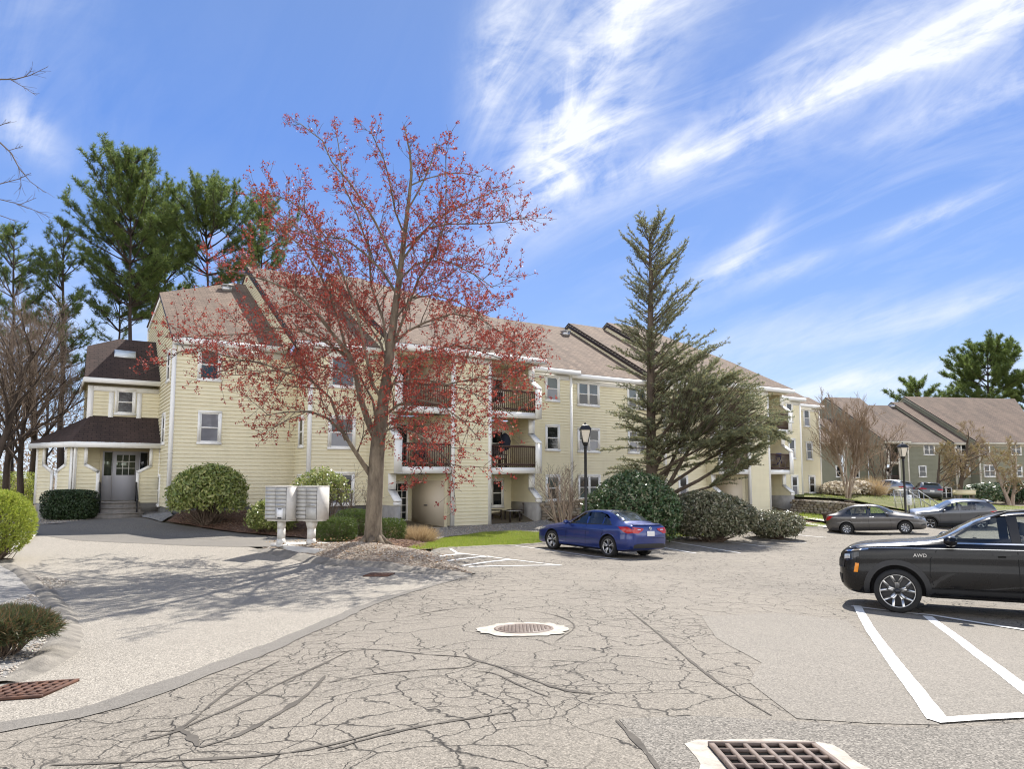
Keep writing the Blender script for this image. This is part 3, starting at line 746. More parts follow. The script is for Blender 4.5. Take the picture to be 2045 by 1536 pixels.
    g = MB(); g.stbox(dx(206.5), dx(221.5), td-.13, td-.12, fr.on_t(240,950,td)[1], fr.on_t(240,904,td)[1], 0, fr); g.build('pane', M['glass_mirror'], sd_)
    b = MB(); b.stbox(dx(276.5), dx(294), td-.12, td-.06, zfl+.02, zdt, 0, fr); sd_ = b.build('sidelight', M['door_grey'], root)
    g = MB(); g.stbox(dx(278), dx(292), td-.13, td-.12, fr.on_t(240,948,td)[1], fr.on_t(240,904,td)[1], 0, fr); g.build('pane', M['glass_dark'], sd_)
    pf = MB(); pf.stbox(fr.S(80,36.4), 4.06, tp+.03, tp+.25, zfl-.9, zfl-.02, 0, fr); pf.prism([Pc(0,zfl-.02)-oc*.03, Pc(la,zfl-.02)-oc*.03, Pc(la,zfl-.9)-oc*.03, Pc(0,zfl-.9)-oc*.03], -oc*.2); pf.build('foundation', M['concrete'], root)
    # gutter downpipe on the porch corner
    dp = MB(); P = fr(fr.S(147,tp-.12), tp-.12, 0)
    dp.tube([Vector((P.x,P.y,ze+CZ)), Vector((P.x,P.y,ze-.2+CZ)), Vector((P.x,P.y,zfl-.2+CZ))], .045, 8); dp.build('downspout', M[T], pr)
    # ---- steps
    st = thing('entry_steps', 'grey wooden entry steps with two black handrails below the front door', 'steps', fr((dx(190)+dx(282))/2, tp-.8, -1.75))
    xa, xb = fr.S(191.5, tp-.4), fr.S(281.5, tp-.4)
    zg = min(gz(*fr(xa,tp-1,0).xy), gz(*fr(xb,tp-1,0).xy)) - CZ
    n = 3; rise = (zfl-zg)/n
    for i in range(n):
        b = MB(); t1 = tp-.02-.33*i; zz = zfl-rise*(i)
        if i == 0: zz = zfl-.01
        b.stbox(xa-.06*i, xb+.06*i, t1-.36, t1-.02 if i else tp+.05, zz-.055, zz, 0, fr); b.stbox(xa-.06*i+.03, xb+.06*i-.03, t1-.33, t1-.03 if i else tp-.0, zg-.15, zz-.057, 0, fr)
        b.build('step', M['step_wood'], st)
    for a in (xa+.18, xb-.14):
        b = MB()
        b.tube([fr(a,tp-.05,zfl-.1), fr(a,tp-.05,zfl+.82)], .028, 6); b.tube([fr(a,tp-.9,zg-.05), fr(a,tp-.9,zg+.75)], .028, 6)
        b.tube([fr(a,tp+.05,zfl+.84), fr(a,tp-.1,zfl+.82), fr(a,tp-.95,zg+.75), fr(a,tp-1.0,zg+.68)], .035, 6)
        for q in (.25,.5,.75): b.tube([fr(a,tp-.05-.85*q,zfl-.1+(zg-zfl)*q+.05), fr(a,tp-.05-.85*q,zfl+.8+(zg+.75-zfl-.82)*q)], .014, 5)
        b.build('handrail', M['black_metal'], st)
    return root
M['step_wood'] = varied('weathered_grey_wood', (0.30,0.275,0.25), (0.21,0.195,0.18), 6, 0.8, .2, 40)
m_, nt_, b_ = nodes('glass_mirror'); b_.inputs['Base Color'].default_value = (.12,.14,.11,1); b_.inputs['Metallic'].default_value = .55; b_.inputs['Roughness'].default_value = .04
M['glass_mirror'] = m_
# ------------------------------------------------------------------ ground
def inside(poly, x, y):
    c = False; n = len(poly)
    for i in range(n):
        x1, y1 = poly[i]; x2, y2 = poly[(i+1) % n]
        if (y1 > y) != (y2 > y) and x < (x2-x1)*(y-y1)/(y2-y1)+x1: c = not c
    return c
def smooth_poly(P, it=1):
    for _ in range(it):
        Q = []
        for i in range(len(P)):
            a, b = P[i], P[(i+1) % len(P)]
            Q += [(a[0]*.75+b[0]*.25, a[1]*.75+b[1]*.25), (a[0]*.25+b[0]*.75, a[1]*.25+b[1]*.75)]
        P = Q
    return P
def xy_px(pts): return [tuple(pg(*p).xy) for p in pts]
def drape(name, poly, lift, mat, step=0.6, kind='structure', jitter=0.0, mound=0.0, label=None):
    """a sheet with this outline (xy), laid over the terrain"""
    out = []
    r_ = random.Random(len(poly)*13)
    for i in range(len(poly)):
        a, b = Vector(poly[i]), Vector(poly[(i+1) % len(poly)])
        k = max(1, int((b-a).length/step))
        for j in range(k):
            p = a.lerp(b, j/k)
            if jitter: p = p + Vector((r_.uniform(-jitter, jitter), r_.uniform(-jitter, jitter)))
            out.append(p)
    n = len(out); xs = [p.x for p in out]; ys = [p.y for p in out]
    pts = list(out); x = min(xs)
    op = [(p.x, p.y) for p in out]
    while x < max(xs):
        y = min(ys)
        while y < max(ys):
            q = (x + .21*step, y + .13*step)
            if inside(op, *q) and min((q[0]-p.x)**2+(q[1]-p.y)**2 for p in out) > (step*.35)**2: pts.append(Vector(q))
            y += step
        x += step
    res = geometry.delaunay_2d_cdt(pts, [(i, (i+1) % n) for i in range(n)], [], 0, 1e-5)
    V2, Fc = res[0], res[2]
    z = gz_arr([(v.x, v.y) for v in V2])
    faces = []
    for f in Fc:
        cx = sum(V2[i].x for i in f)/len(f); cy = sum(V2[i].y for i in f)/len(f)
        if inside(op, cx, cy): faces.append(f if (V2[f[1]]-V2[f[0]]).cross(V2[f[2]]-V2[f[0]]) > 0 else f[::-1])
    zz = []
    for v, h in zip(V2, z):
        m = 0
        if mound:
            dmin = min((v - a).length for a in out); m = mound*(1-math.exp(-dmin*1.6))
        zz.append(h+lift+m)
    o = np_mesh(name, [(v.x, v.y, h) for v, h in zip(V2, zz)], faces, mat, None, True)
    if kind: o['kind'] = kind
    return o
def ribbon(name, pts, w, lift, mat, step=.25, wob=0.0, kind='structure', parent=None):
    """a flat strip along points on the ground (xy); w may vary along it"""
    P = []
    for i in range(len(pts)-1):
        a, b = Vector(pts[i]), Vector(pts[i+1]); k = max(1, int((b-a).length/step))
        P += [a.lerp(b, j/k) for j in range(k)]
    P.append(Vector(pts[-1])); vs = []; r_ = random.Random(len(P))
    for i, p in enumerate(P):
        d = (P[min(i+1,len(P)-1)]-P[max(i-1,0)]).normalized(); q = Vector((-d.y, d.x))
        ww = (w(i/(len(P)-1)) if callable(w) else w)/2
        for sg in (1, -1):
            v = p + q*sg*(ww*(1+r_.uniform(-wob, wob))); vs.append((v.x, v.y))
    z = gz_arr(vs); fs = [(2*i+1, 2*i+3, 2*i+2, 2*i) for i in range(len(P)-1)]
    o = np_mesh(name, [(x, y, h+lift) for (x, y), h in zip(vs, z)], fs, mat, parent, False)
    if kind: o['kind'] = kind
    return o
def berm(name, pts, prof, mat, closed=False, step=.3):
    """a kerb with this cross-section (offset to the left of travel, height) along a line"""
    P = []
    for i in range(len(pts)-1):
        a, b = Vector(pts[i]), Vector(pts[i+1]); k = max(1, int((b-a).length/step))
        P += [a.lerp(b, j/k) for j in range(k)]
    P.append(Vector(pts[-1])); vs = []; m = len(prof)
    for _ in range(2): P = [P[0]] + [(P[i-1]+P[i]*2+P[i+1])/4 for i in range(1, len(P)-1)] + [P[-1]]
    r_ = random.Random(3)
    zc = gz_arr([(p.x, p.y) for p in P])
    for i, p in enumerate(P):
        d = (P[min(i+1,len(P)-1)]-P[max(i-1,0)]).normalized(); q = Vector((-d.y, d.x))
        e = min(1, i/2, (len(P)-1-i)/2)
        for o, h in prof: vs.append((p.x+q.x*o, p.y+q.y*o, zc[i]+(h*(.35+.65*e) if h > 0 else h)+r_.uniform(-.014,.014)))
    fs = [(i*m+j+1, i*m+j, (i+1)*m+j, (i+1)*m+j+1) for i in range(len(P)-1) for j in range(m-1)]
    o = np_mesh(name, vs, fs, mat, None, True); o['kind'] = 'structure'; return o

def asphalt(name, c0, c1, crack=0.0, speck=0.35, seed=0.0):
    m, nt, b = nodes(name); p = wpos(nt)
    big = ramp(nt, noise(nt, p, 0.22, 5, 0.6), [(0.3, 0.0), (0.7, 1.0)])
    c = mixcol(nt, big, c0, c1)
    mid = ramp(nt, noise(nt, p, 1.6, 6, 0.65), [(0.35, 0.0), (0.75, 1.0)])
    c = mixcol(nt, math_(nt, 'MULTIPLY', mid, 0.25), c, tuple(v*0.72 for v in c0))
    # exposed stone: pale and dark grains
    v1 = nd(nt, 'ShaderNodeTexVoronoi', Scale=105.0); L(nt, p, v1.inputs['Vector'])
    sepc = nd(nt, 'ShaderNodeSeparateColor'); L(nt, v1.outputs['Color'], sepc.inputs[0])
    g = sepc.outputs[0]
    c = mixcol(nt, math_(nt, 'MULTIPLY', ramp(nt, g, [(0.70, 0.0), (0.92, 1.0)]), speck), c, tuple(min(1, v*1.7) for v in c0))
    c = mixcol(nt, math_(nt, 'MULTIPLY', ramp(nt, g, [(0.12, 1.0), (0.34, 0.0)]), speck*1.5), c, tuple(v*0.45 for v in c0))
    h = math_(nt, 'MULTIPLY', v1.outputs['Distance'], 0.8)
    if crack:
        wn = nd(nt, 'ShaderNodeTexNoise', Scale=1.1, Detail=4.0); L(nt, p, wn.inputs['Vector'])
        off = nd(nt, 'ShaderNodeVectorMath', operation='SUBTRACT'); L(nt, wn.outputs['Color'], off.inputs[0]); off.inputs[1].default_value = (.5,.5,.5)
        sc = nd(nt, 'ShaderNodeVectorMath', operation='SCALE'); L(nt, off.outputs[0], sc.inputs[0]); sc.inputs['Scale'].default_value = 0.75
        wn2 = nd(nt, 'ShaderNodeTexNoise', Scale=9.0, Detail=3.0); L(nt, p, wn2.inputs['Vector'])
        off2 = nd(nt, 'ShaderNodeVectorMath', operation='SUBTRACT'); L(nt, wn2.outputs['Color'], off2.inputs[0]); off2.inputs[1].default_value = (.5,.5,.5)
        sc2 = nd(nt, 'ShaderNodeVectorMath', operation='SCALE'); L(nt, off2.outputs[0], sc2.inputs[0]); sc2.inputs['Scale'].default_value = 0.10
        ad = nd(nt, 'ShaderNodeVectorMath', operation='ADD'); L(nt, p, ad.inputs[0]); L(nt, sc.outputs[0], ad.inputs[1])
        ad2 = nd(nt, 'ShaderNodeVectorMath', operation='ADD'); L(nt, ad.outputs[0], ad2.inputs[0]); L(nt, sc2.outputs[0], ad2.inputs[1])
        flat = mapped(nt, ad2.outputs[0], (1, 1, 0), (0,0,0), (seed, seed*.7, 0))
        tot = None
        for scale, w0, m0, m1, amt, ns in ((0.95, 0.012, 0.15, 0.30, 1.0, 0.35), (2.1, 0.011, 0.34, 0.48, .95, 0.4), (4.6, 0.011, 0.47, 0.58, .85, 0.3)):
            v = nd(nt, 'ShaderNodeTexVoronoi', Scale=scale); v.feature = 'DISTANCE_TO_EDGE'; v.voronoi_dimensions = '2D'; L(nt, flat, v.inputs['Vector'])
            wd = math_(nt, 'MULTIPLY', ramp(nt, noise(nt, p, 2.2+scale, 3), [(0.3, 0.25), (0.7, 1.0)]), w0*scale*1.3)
            line = math_(nt, 'SUBTRACT', 1.0, math_(nt, 'DIVIDE', v.outputs['Distance'], wd), clamp=True)
            mask = ramp(nt, noise(nt, mapped(nt, p, (1,1,0), (0,0,0), (scale*3, seed, 0)), ns, 3), [(m0, 0.0), (m1, 1.0)])
            line = math_(nt, 'MULTIPLY', math_(nt, 'MULTIPLY', math_(nt, 'POWER', line, 0.6), mask), amt*crack)
            tot = line if tot is None else math_(nt, 'MAXIMUM', tot, line)
        c = mixcol(nt, tot, c, (0.022, 0.02, 0.018))
        h = math_(nt, 'SUBTRACT', h, math_(nt, 'MULTIPLY', tot, 3.0))
    L(nt, c, b.inputs['Base Color']); b.inputs['Roughness'].default_value = 0.88; b.inputs['Specular IOR Level'].default_value = 0.25
    bump(nt, b, h, 0.55, 0.008)
    return m
def worn_paint(name, under):
    m, nt, b = nodes(name); p = wpos(nt)
    f = ramp(nt, noise(nt, p, 22, 6, 0.7), [(0.62, 0.0), (0.70, 1.0)])
    f2 = ramp(nt, noise(nt, p, 3, 4, 0.6), [(0.4, 0.2), (0.7, 1.0)])
    L(nt, mixcol(nt, math_(nt, 'MULTIPLY', f, f2), (0.72,0.71,0.68), under), b.inputs['Base Color']); b.inputs['Roughness'].default_value = 0.7
    return m
M['lot'] = asphalt('cracked_asphalt', (0.24,0.213,0.175), (0.185,0.166,0.138), 1.0, .5)
M['drive'] = asphalt('pale_asphalt', (0.30,0.272,0.228), (0.25,0.228,0.193), 0.0, 0.75)
M['patch'] = asphalt('newer_asphalt', (0.20,0.182,0.155), (0.165,0.15,0.128), 0.12, 0.8, 4.0)
M['stall'] = asphalt('stall_asphalt', (0.235,0.212,0.178), (0.20,0.182,0.155), 0.10, 0.45, 9.0)
M['path'] = asphalt('path_asphalt', (0.20,0.183,0.158), (0.15,0.139,0.122), 0.15, 0.25, 2.0)
M['paint'] = worn_paint('white_road_paint', (0.22,0.205,0.185))
M['paint_old'] = worn_paint('faded_road_paint', (0.22,0.205,0.185))
M['seal'] = varied('crack_sealant', (0.085,0.077,0.067), (0.13,0.117,0.10), 6, .95, .3, 60, .004, 5, .1)
M['mulch'] = varied('bark_mulch', (0.17,0.095,0.06), (0.085,0.047,0.032), 2.5, 0.95, 0.9, 26, 0.05, 7)
M['straw'] = varied('dry_wood_chips', (0.34,0.27,0.20), (0.20,0.15,0.11), 3.5, 0.95, 0.9, 30, 0.05, 7)
M['gravel'] = varied('grey_gravel', (0.34,0.325,0.30), (0.17,0.163,0.155), 14, 0.95, 0.9, 34, 0.04, 6)
M['soil'] = varied('lawn_soil', (0.16,0.15,0.055), (0.10,0.115,0.03), 1.8, 0.95, 0.6, 30, 0.03, 6)
M['earth'] = varied('bare_earth', (0.17,0.13,0.085), (0.11,0.10,0.055), 0.25, 0.95, 0.5, 6, 0.05, 7)
M['berm'] = varied('worn_asphalt_kerb', (0.27,0.245,0.205), (0.13,0.118,0.10), 4.5, 0.92, 0.8, 34, 0.03, 7)
M['rust'] = varied('rusty_iron', (0.14,0.062,0.035), (0.07,0.036,0.026), 12, 0.75, 0.3, 60, 0.004)
M['iron'] = varied('worn_iron', (0.19,0.14,0.11), (0.11,0.08,0.065), 18, 0.6, 0.3, 60, 0.004)
M['hole_shade'] = plain('painted_shaft_shade', (0.004,0.004,0.004), 0.95, 0, 0.1)  # near-black colour that stands for the shade inside a drain
M['ring'] = varied('pale_mortar', (0.52,0.475,0.40), (0.29,0.26,0.22), 9, 0.9, 0.6, 40, 0.015, 6)

POLY = {}
def ground():
    # base terrain, one sheet out to the horizon
    rs = [0.0]; r = 1.2
    while r < 700: rs.append(r); r *= 1.075 if r > 60 else 1.05
    na = 128; vs = [(0, 8, 0)]; cx, cy = 0, 12
    for r in rs[1:]:
        for k in range(na):
            a = 2*math.pi*k/na; vs.append((cx+r*math.cos(a), cy+r*math.sin(a), 0))
    vs[0] = (cx, cy, 0)
    z = gz_arr([(v[0], v[1]) for v in vs]) - 0.09
    far = np.array([math.hypot(v[0], v[1]) for v in vs])
    z = np.where(far > 350, CZ-2.4, z)
    # a low wooded rise all around, far off
    vs = [(v[0], v[1], h) for v, h in zip(vs, z)]
    fs = [(0, 1+k, 1+(k+1) % na, 0) for k in range(na)]
    me_f = [(0, 1+k, 1+(k+1) % na) for k in range(na)]
    quads = [(1+(i-1)*na+k, 1+i*na+k, 1+i*na+(k+1) % na, 1+(i-1)*na+(k+1) % na) for i in range(1, len(rs)-1) for k in range(na)]
    b = MB(); b.v = vs; b.f = me_f+quads; b.m = [0]*len(b.f); b.uv = [None]*len(b.f)
    g = b.build('ground', M['earth'], None, True); g['kind'] = 'structure'
    # parking lot, up to the lawn edges and away to the right
    seam = [(-120,1462),(0,1447),(120,1430),(260,1395),(400,1345),(520,1300),(640,1250),(740,1205),(850,1172),(945,1148)]
    edge = [(905,1132),(860,1106),(880,1097),(985,1091),(1090,1086),(1200,1081),(1320,1078),(1430,1070),(1545,1060),(1610,1053),(1660,1054),(1720,1060),(1790,1040),(1850,1034)]
    S_ = xy_px(seam); E_ = xy_px(edge)
    lot = S_ + E_ + [(34,47),(44,56),(70,60),(80,40),(60,5),(20,-6),(-6,-6),(-8,0)]
    drape('parking_lot', lot, 0.0, M['lot'], .5)
    ribbon('asphalt_seam', smooth_line([(p[0], p[1]-.12) for p in S_[1:]], 1), lambda f: .38*(.25+.75*(1-f)), .007, M['path'], .2, .25)
    # driveway on the left
    kerbL = [(0,1368),(60,1345),(105,1305),(122,1262),(112,1228),(80,1185),(40,1148),(0,1128)]
    K_ = xy_px(kerbL); POLY['kerbL'] = K_
    isl = [(945,1148),(870,1146),(780,1130),(690,1126),(640,1120),(575,1106),(520,1098)]
    I_ = xy_px(isl); POLY['island_edge'] = I_
    farD = xy_px([(520,1098),(480,1090),(300,1085),(150,1078),(78,1066)])
    drive = [(p[0], p[1]) for p in S_] + I_ + farD[1:] + [(-22,27),(-24,16),(-14,13)] + [K_[-1]] + K_[-2::-1] + [(-3.9,4.2),(-4.6,3.0)]
    drive = S_[1:] + I_ + farD[1:] + [(-24,26),(-26,15.5)] + K_[::-1] + xy_px([(-60,1385)])
    drape('driveway', drive, 0.004, M['drive'], .6)
    # darker path from the steps, past the mailboxes, to the right
    path = xy_px([(40,1050),(120,1047),(186,1036),(284,1035),(322,1044),(400,1055),(500,1068),(600,1076),(690,1085),(735,1092),(690,1096),(600,1090),(560,1093),(480,1093),(300,1087),(150,1080),(70,1068),(20,1062)])
    drape('path', path, 0.010, M['path'], .5)
    drape('path_patch', xy_px([(48,1052),(180,1046),(300,1050),(400,1062),(470,1073),(430,1079),(330,1071),(210,1063),(80,1060)]), 0.015, M['patch'], .5)
    # newer squares of asphalt in the lot
    drape('asphalt_patch', xy_px([(1400,1232),(1560,1226),(1690,1240),(1760,1300),(1850,1410),(1875,1450),(1740,1446),(1590,1436),(1500,1365),(1520,1325),(1430,1275)]), 0.004, M['stall'], .4, jitter=.01)
    drape('asphalt_patch', xy_px([(1235,1437),(1400,1432),(1560,1440),(1740,1452),(1880,1458),(2045,1446),(2300,1445),(2300,1700),(1340,1700),(1310,1536)]), 0.004, M['patch'], .3, jitter=.01)
    drape('parking_stall_surface', xy_px([(1705,1217),(1800,1226),(2045,1262),(2400,1310),(2400,1430),(2045,1431),(1880,1440)]), 0.006, M['stall'], .4)
    # beds and lawns
    g1 = xy_px([(30,1022),(75,1016),(150,1018),(190,1022),(190,1036),(120,1046),(40,1050),(-30,1040)]); drape('gravel_bed', g1, .012, M['gravel'], .5, jitter=.05); POLY['gravel1'] = g1
    g2 = xy_px([(284,1024),(330,1022),(345,1030),(322,1043),(284,1034)]); drape('gravel_bed', g2, .014, M['gravel'], .4, jitter=.04)
    mu = [tuple(FY(4.6,32.1,0).xy), tuple(FY(9.3,32.1,0).xy), tuple(FY(9.6,30.2,0).xy), tuple(FY(12.4,30.2,0).xy), tuple(FY(13.1,28.6,0).xy), tuple(FY(14.2,28.3,0).xy)] + xy_px([(868,1078),(850,1094),(790,1098),(735,1090),(690,1083),(600,1074),(500,1066),(400,1053),(335,1042)])
    drape('mulch_bed', mu, .02, M['mulch'], .45, jitter=.06, mound=.12); POLY['mulch'] = mu
    g3 = [tuple(FY(13.4,28.5,0).xy), tuple(FY(15.2,28.5,0).xy), tuple(FY(20.3,28.6,0).xy), tuple(FY(20.6,27.0,0).xy)] + xy_px([(1090,1066),(1040,1062),(960,1064),(900,1072),(868,1078)])
    drape('gravel_bed', g3, .016, M['gravel'], .45, jitter=.05); POLY['gravel3'] = g3
    l1 = xy_px([(812,1100),(850,1088),(880,1078),(960,1065),(1030,1062),(1090,1066),(1092,1086),(985,1091),(880,1098)]); drape('lawn_soil', l1, .02, M['soil'], .4, jitter=.03); POLY['lawn1'] = l1
    l2 = xy_px([(1092,1066),(1200,1062),(1330,1056),(1440,1051),(1480,1047),(1570,1047),(1640,1046),(1656,1052),(1610,1054),(1545,1060),(1430,1070),(1320,1078),(1200,1081),(1092,1086)]); drape('lawn_soil', l2, .02, M['soil'], .5, jitter=.03); POLY['lawn2'] = l2
    m2 = xy_px([(1200,1061),(1330,1055),(1430,1050),(1500,1055),(1575,1052),(1640,1046),(1590,1038),(1575,1020)]) + [tuple(FY(40,29.5,0).xy), tuple(FY(34,29.2,0).xy), tuple(FY(30,30.4,0).xy), tuple(FY(21,30.5,0).xy), tuple(FY(20.8,28.5,0).xy)]
    drape('mulch_bed', m2, .03, M['mulch'], .5, jitter=.05); POLY['mulch2'] = m2
    l3 = xy_px([(1580,1036),(1640,1040),(1700,1047),(1780,1040),(1780,1020),(1660,1018),(1590,1024)]); drape('lawn_soil', l3, .024, M['soil'], .5); POLY['lawn3'] = l3
    for A, B_ in (((1574,1030),(1680,1045)), ((1576,1041),(1690,1058))):
        a, b2 = pg(*A), pg(*B_); ribbon('concrete_walk', [a.xy, b2.xy], 1.1, .045, M['concrete_light'], .5)
    up = [tuple(FY(*q, 0).xy) for q in ((44,31.5),(47,34.9),(55,35),(64,33),(70,27),(62,22),(52,26),(46,30.0))]
    drape('raised_lawn_soil', up, .05, M['soil'], .7); POLY['raised'] = up
    # mailbox and tree island, heaped with wood chips
    isl_poly = I_ + xy_px([(545,1096),(620,1093),(700,1090),(760,1090),(812,1099),(860,1106),(905,1130)])
    drape('island', isl_poly, .03, M['straw'], .35, jitter=.04, mound=.17); POLY['island'] = isl_poly
    # left bed near the camera
    lb = [K_[0]] + K_[1:] + [(-14,14.5),(-14,4)]
    lb = K_ + [(-24,15.2),(-24,3.8)]
    drape('gravel_bed', lb, .03, M['gravel'], .35, jitter=.02, mound=.08); POLY['leftbed'] = lb
    # far kerb stub on the left
    lb2 = xy_px([(-60,1075),(0,1068),(60,1062),(76,1066),(60,1085),(0,1112),(-80,1120)]); drape('left_verge', lb2, .05, M['concrete_light'], .4, mound=.05); POLY['verge'] = lb2
    P_ = [(-.20,-.03),(-.13,.035),(-.05,.075),(.05,.085),(.14,.06),(.24,.02),(.34,-.03)]
    berm('kerb', K_, [(-o, h) for o, h in P_][::-1], M['berm']); 
    berm('kerb', I_, [(o*1.1, h*.95) for o, h in P_], M['berm'])
    le = xy_px([(912,1138),(862,1107),(880,1098),(985,1091.5),(1090,1086.5),(1200,1081.5),(1320,1078.5),(1430,1070.5),(1545,1060.5),(1610,1053.5),(1656,1053)])
    berm('kerb', le, [(-.1,-.02),(-.07,.03),(.0,.05),(.08,.04),(.15,-.02)], M['berm'])
    # paint
    def line(pts, w, mat='paint', lift=.010): ribbon('painted_line', xy_px(pts), w, lift, M[mat], .2, .06)
    line([(1712,1211),(1740,1262),(1800,1344),(1874,1442)], .125); line([(1852,1232),(1920,1282),(2045,1378),(2180,1482)], .125)
    line([(1864,1443),(1950,1437),(2060,1431),(2200,1424)], .11, lift=.011); line([(1700,1212),(1860,1230),(2060,1262),(2300,1300)], .115, lift=.012)
    for q in ([(897,1096),(912,1105),(1010,1117),(1120,1130)], [(936,1133),(1010,1131.5),(1122,1130)], [(883,1123),(979,1112)], [(924,1131),(1023,1118.5)], [(870,1113),(930,1106.5)], [(1030,1091),(1130,1104),(1236,1118)],
              [(1322,1094),(1390,1106)], [(1330,1080),(1400,1092),(1478,1105)], [(1415,1079),(1470,1085),(1540,1093)], [(1490,1072),(1610,1085)], [(1550,1064),(1650,1074)]):
        line(q, .10, 'paint_old', .009)
    # old sealed cracks
    def seal(pts, w): ribbon('crack_sealant', smooth_line(xy_px(pts)), lambda f: w*.72*(.8+.3*math.sin(f*23+w*400)+.25*math.sin(f*57))*(.3+.65*math.sin(math.pi*min(1, max(0, f*.9+.05)))), .0045, M['seal'], .12, .25)
    for q, w in (([(262,1485),(330,1472),(400,1440),(470,1412),(560,1365),(640,1330),(700,1300)], .07), ([(300,1462),(360,1462),(430,1400),(500,1350),(560,1320)], .05), ([(395,1492),(380,1470),(360,1460)], .09), ([(400,1494),(480,1470),(560,1425),(620,1385),(650,1350)], .08),
                 ([(100,1530),(350,1521),(560,1511),(700,1480),(790,1455)], .06), ([(650,1306),(750,1296),(850,1309),(925,1312),(952,1322)], .045), ([(952,1322),(935,1335),(860,1338),(740,1348),(655,1365)], .045), ([(930,1306),(948,1320),(1010,1336),(1060,1358),(1130,1382),(1190,1388)], .07),
                 ([(940,1340),(990,1345),(1040,1372),(1100,1395)], .035), ([(655,1500),(740,1475),(850,1450),(960,1433),(1020,1424)], .06), ([(1250,1215),(1320,1270),(1400,1340),(1480,1395),(1540,1430)], .055), ([(1230,1440),(1290,1500),(1330,1560)], .06), ([(800,1235),(900,1216),(960,1215)], .04), ([(1000,1215),(1100,1225),(1160,1250),(1110,1282)], .03)):
        seal(q, w)
def smooth_line(P, it=2):
    for _ in range(it):
        Q = [P[0]]
        for a, b in zip(P, P[1:]): Q += [(a[0]*.75+b[0]*.25, a[1]*.75+b[1]*.25), (a[0]*.25+b[0]*.75, a[1]*.25+b[1]*.75)]
        P = Q + [P[-1]]
    return P
def tilt_at(p):
    e = .5; dx = (gz(p.x+e,p.y)-gz(p.x-e,p.y))/(2*e); dy = (gz(p.x,p.y+e)-gz(p.x,p.y-e))/(2*e)
    return Vector((-dx,-dy,1)).normalized()
def storm_grate(px, py, w, d, ang, nx, ny, label, mat='rust', collar=False):
    c = pg(px, py); up = tilt_at(c); x = Vector((math.cos(ang), math.sin(ang), 0)); x = (x-up*x.dot(up)).normalized(); y = up.cross(x)
    t = thing('storm_drain', label, 'storm drain', c)
    if collar:
        b = MB(); r_ = random.Random(4); ring = []
        for k in range(28):
            a = 2*math.pi*k/28; q = max(abs(math.cos(a))/(w/2+.13), abs(math.sin(a))/(d/2+.11)); rr = 1/q*(1+r_.uniform(-.05,.07))
            ring.append(c + x*math.cos(a)*rr + y*math.sin(a)*rr + up*.006)
        b.face(ring, 0); b.build('mortar_collar', M['ring'], t)
    b = MB(); b.box(c+up*.008, x*(w/2), y*(d/2), up*.003); b.build('shaft_shade_sheet', M['hole_shade'], t)  # no real hole: flat black sheet paints the shade below the grate
    b = MB(); f = .028
    for sg in (1,-1): b.box(c+y*sg*(d/2-f/2)+up*.017, x*(w/2), y*(f/2), up*.014); b.box(c+x*sg*(w/2-f/2)+up*.017, x*(f/2), y*(d/2-f), up*.0135)
    for i in range(1, nx): b.box(c+x*(-w/2+w*i/nx)+up*.016, x*.012, y*(d/2-f), up*.0125)
    for j in range(1, ny): b.box(c+y*(-d/2+d*j/ny)+up*.0155, x*(w/2-f), y*.013, up*.0115)
    b.build('grate', M[mat], t)
def drains():
    storm_grate(48, 1384, .62, .60, R(4), 7, 5, 'rusty square storm drain grate at the left edge of the driveway')
    storm_grate(1560, 1530, .60, .60, R(0), 6, 5, 'storm drain grate in a pale mortar collar at the bottom of the lot', 'iron', True)
    storm_grate(757, 1150, .55, .42, R(-12), 7, 5, 'small rusty storm drain grate below the tree island kerb')
    c = pg(1046, 1258); up = tilt_at(c); x = Vector((1,0,0)); x = (x-up*x.dot(up)).normalized(); y = up.cross(x)
    t = thing('manhole', 'round rusty manhole cover set in a broken white mortar ring', 'manhole', c)
    b = MB(); r_ = random.Random(9); ring = []
    for k in range(40):
        a = 2*math.pi*k/40; rr = .53*(1+r_.uniform(-.10,.07)); ring.append(c + x*math.cos(a)*rr + y*math.sin(a)*rr*.97 + up*.008)
    inner = [c + x*math.cos(2*math.pi*k/40)*.335 + y*math.sin(2*math.pi*k/40)*.335 + up*.012 for k in range(40)]
    for k in range(40): b.face([ring[k], ring[(k+1)%40], inner[(k+1)%40], inner[k]])
    b.build('mortar_ring', M['ring'], t)
    b = MB(); b.lathe(c, [(.0,.017),(.29,.017),(.295,.012),(.30,.006),(.305,.018),(.34,.018),(.345,.004)], 40, up); cv = b.build('cover', M['iron'], t)
    b = MB()
    for i in range(-6,7):
        for j in range(-6,7):
            if (i*i+j*j)**.5*.042 < .27: b.box(c + x*i*.042 + y*j*.042 + up*.018, x*.015, y*.015, up*.0015)
    b.build('tread_studs', M['iron'], cv)
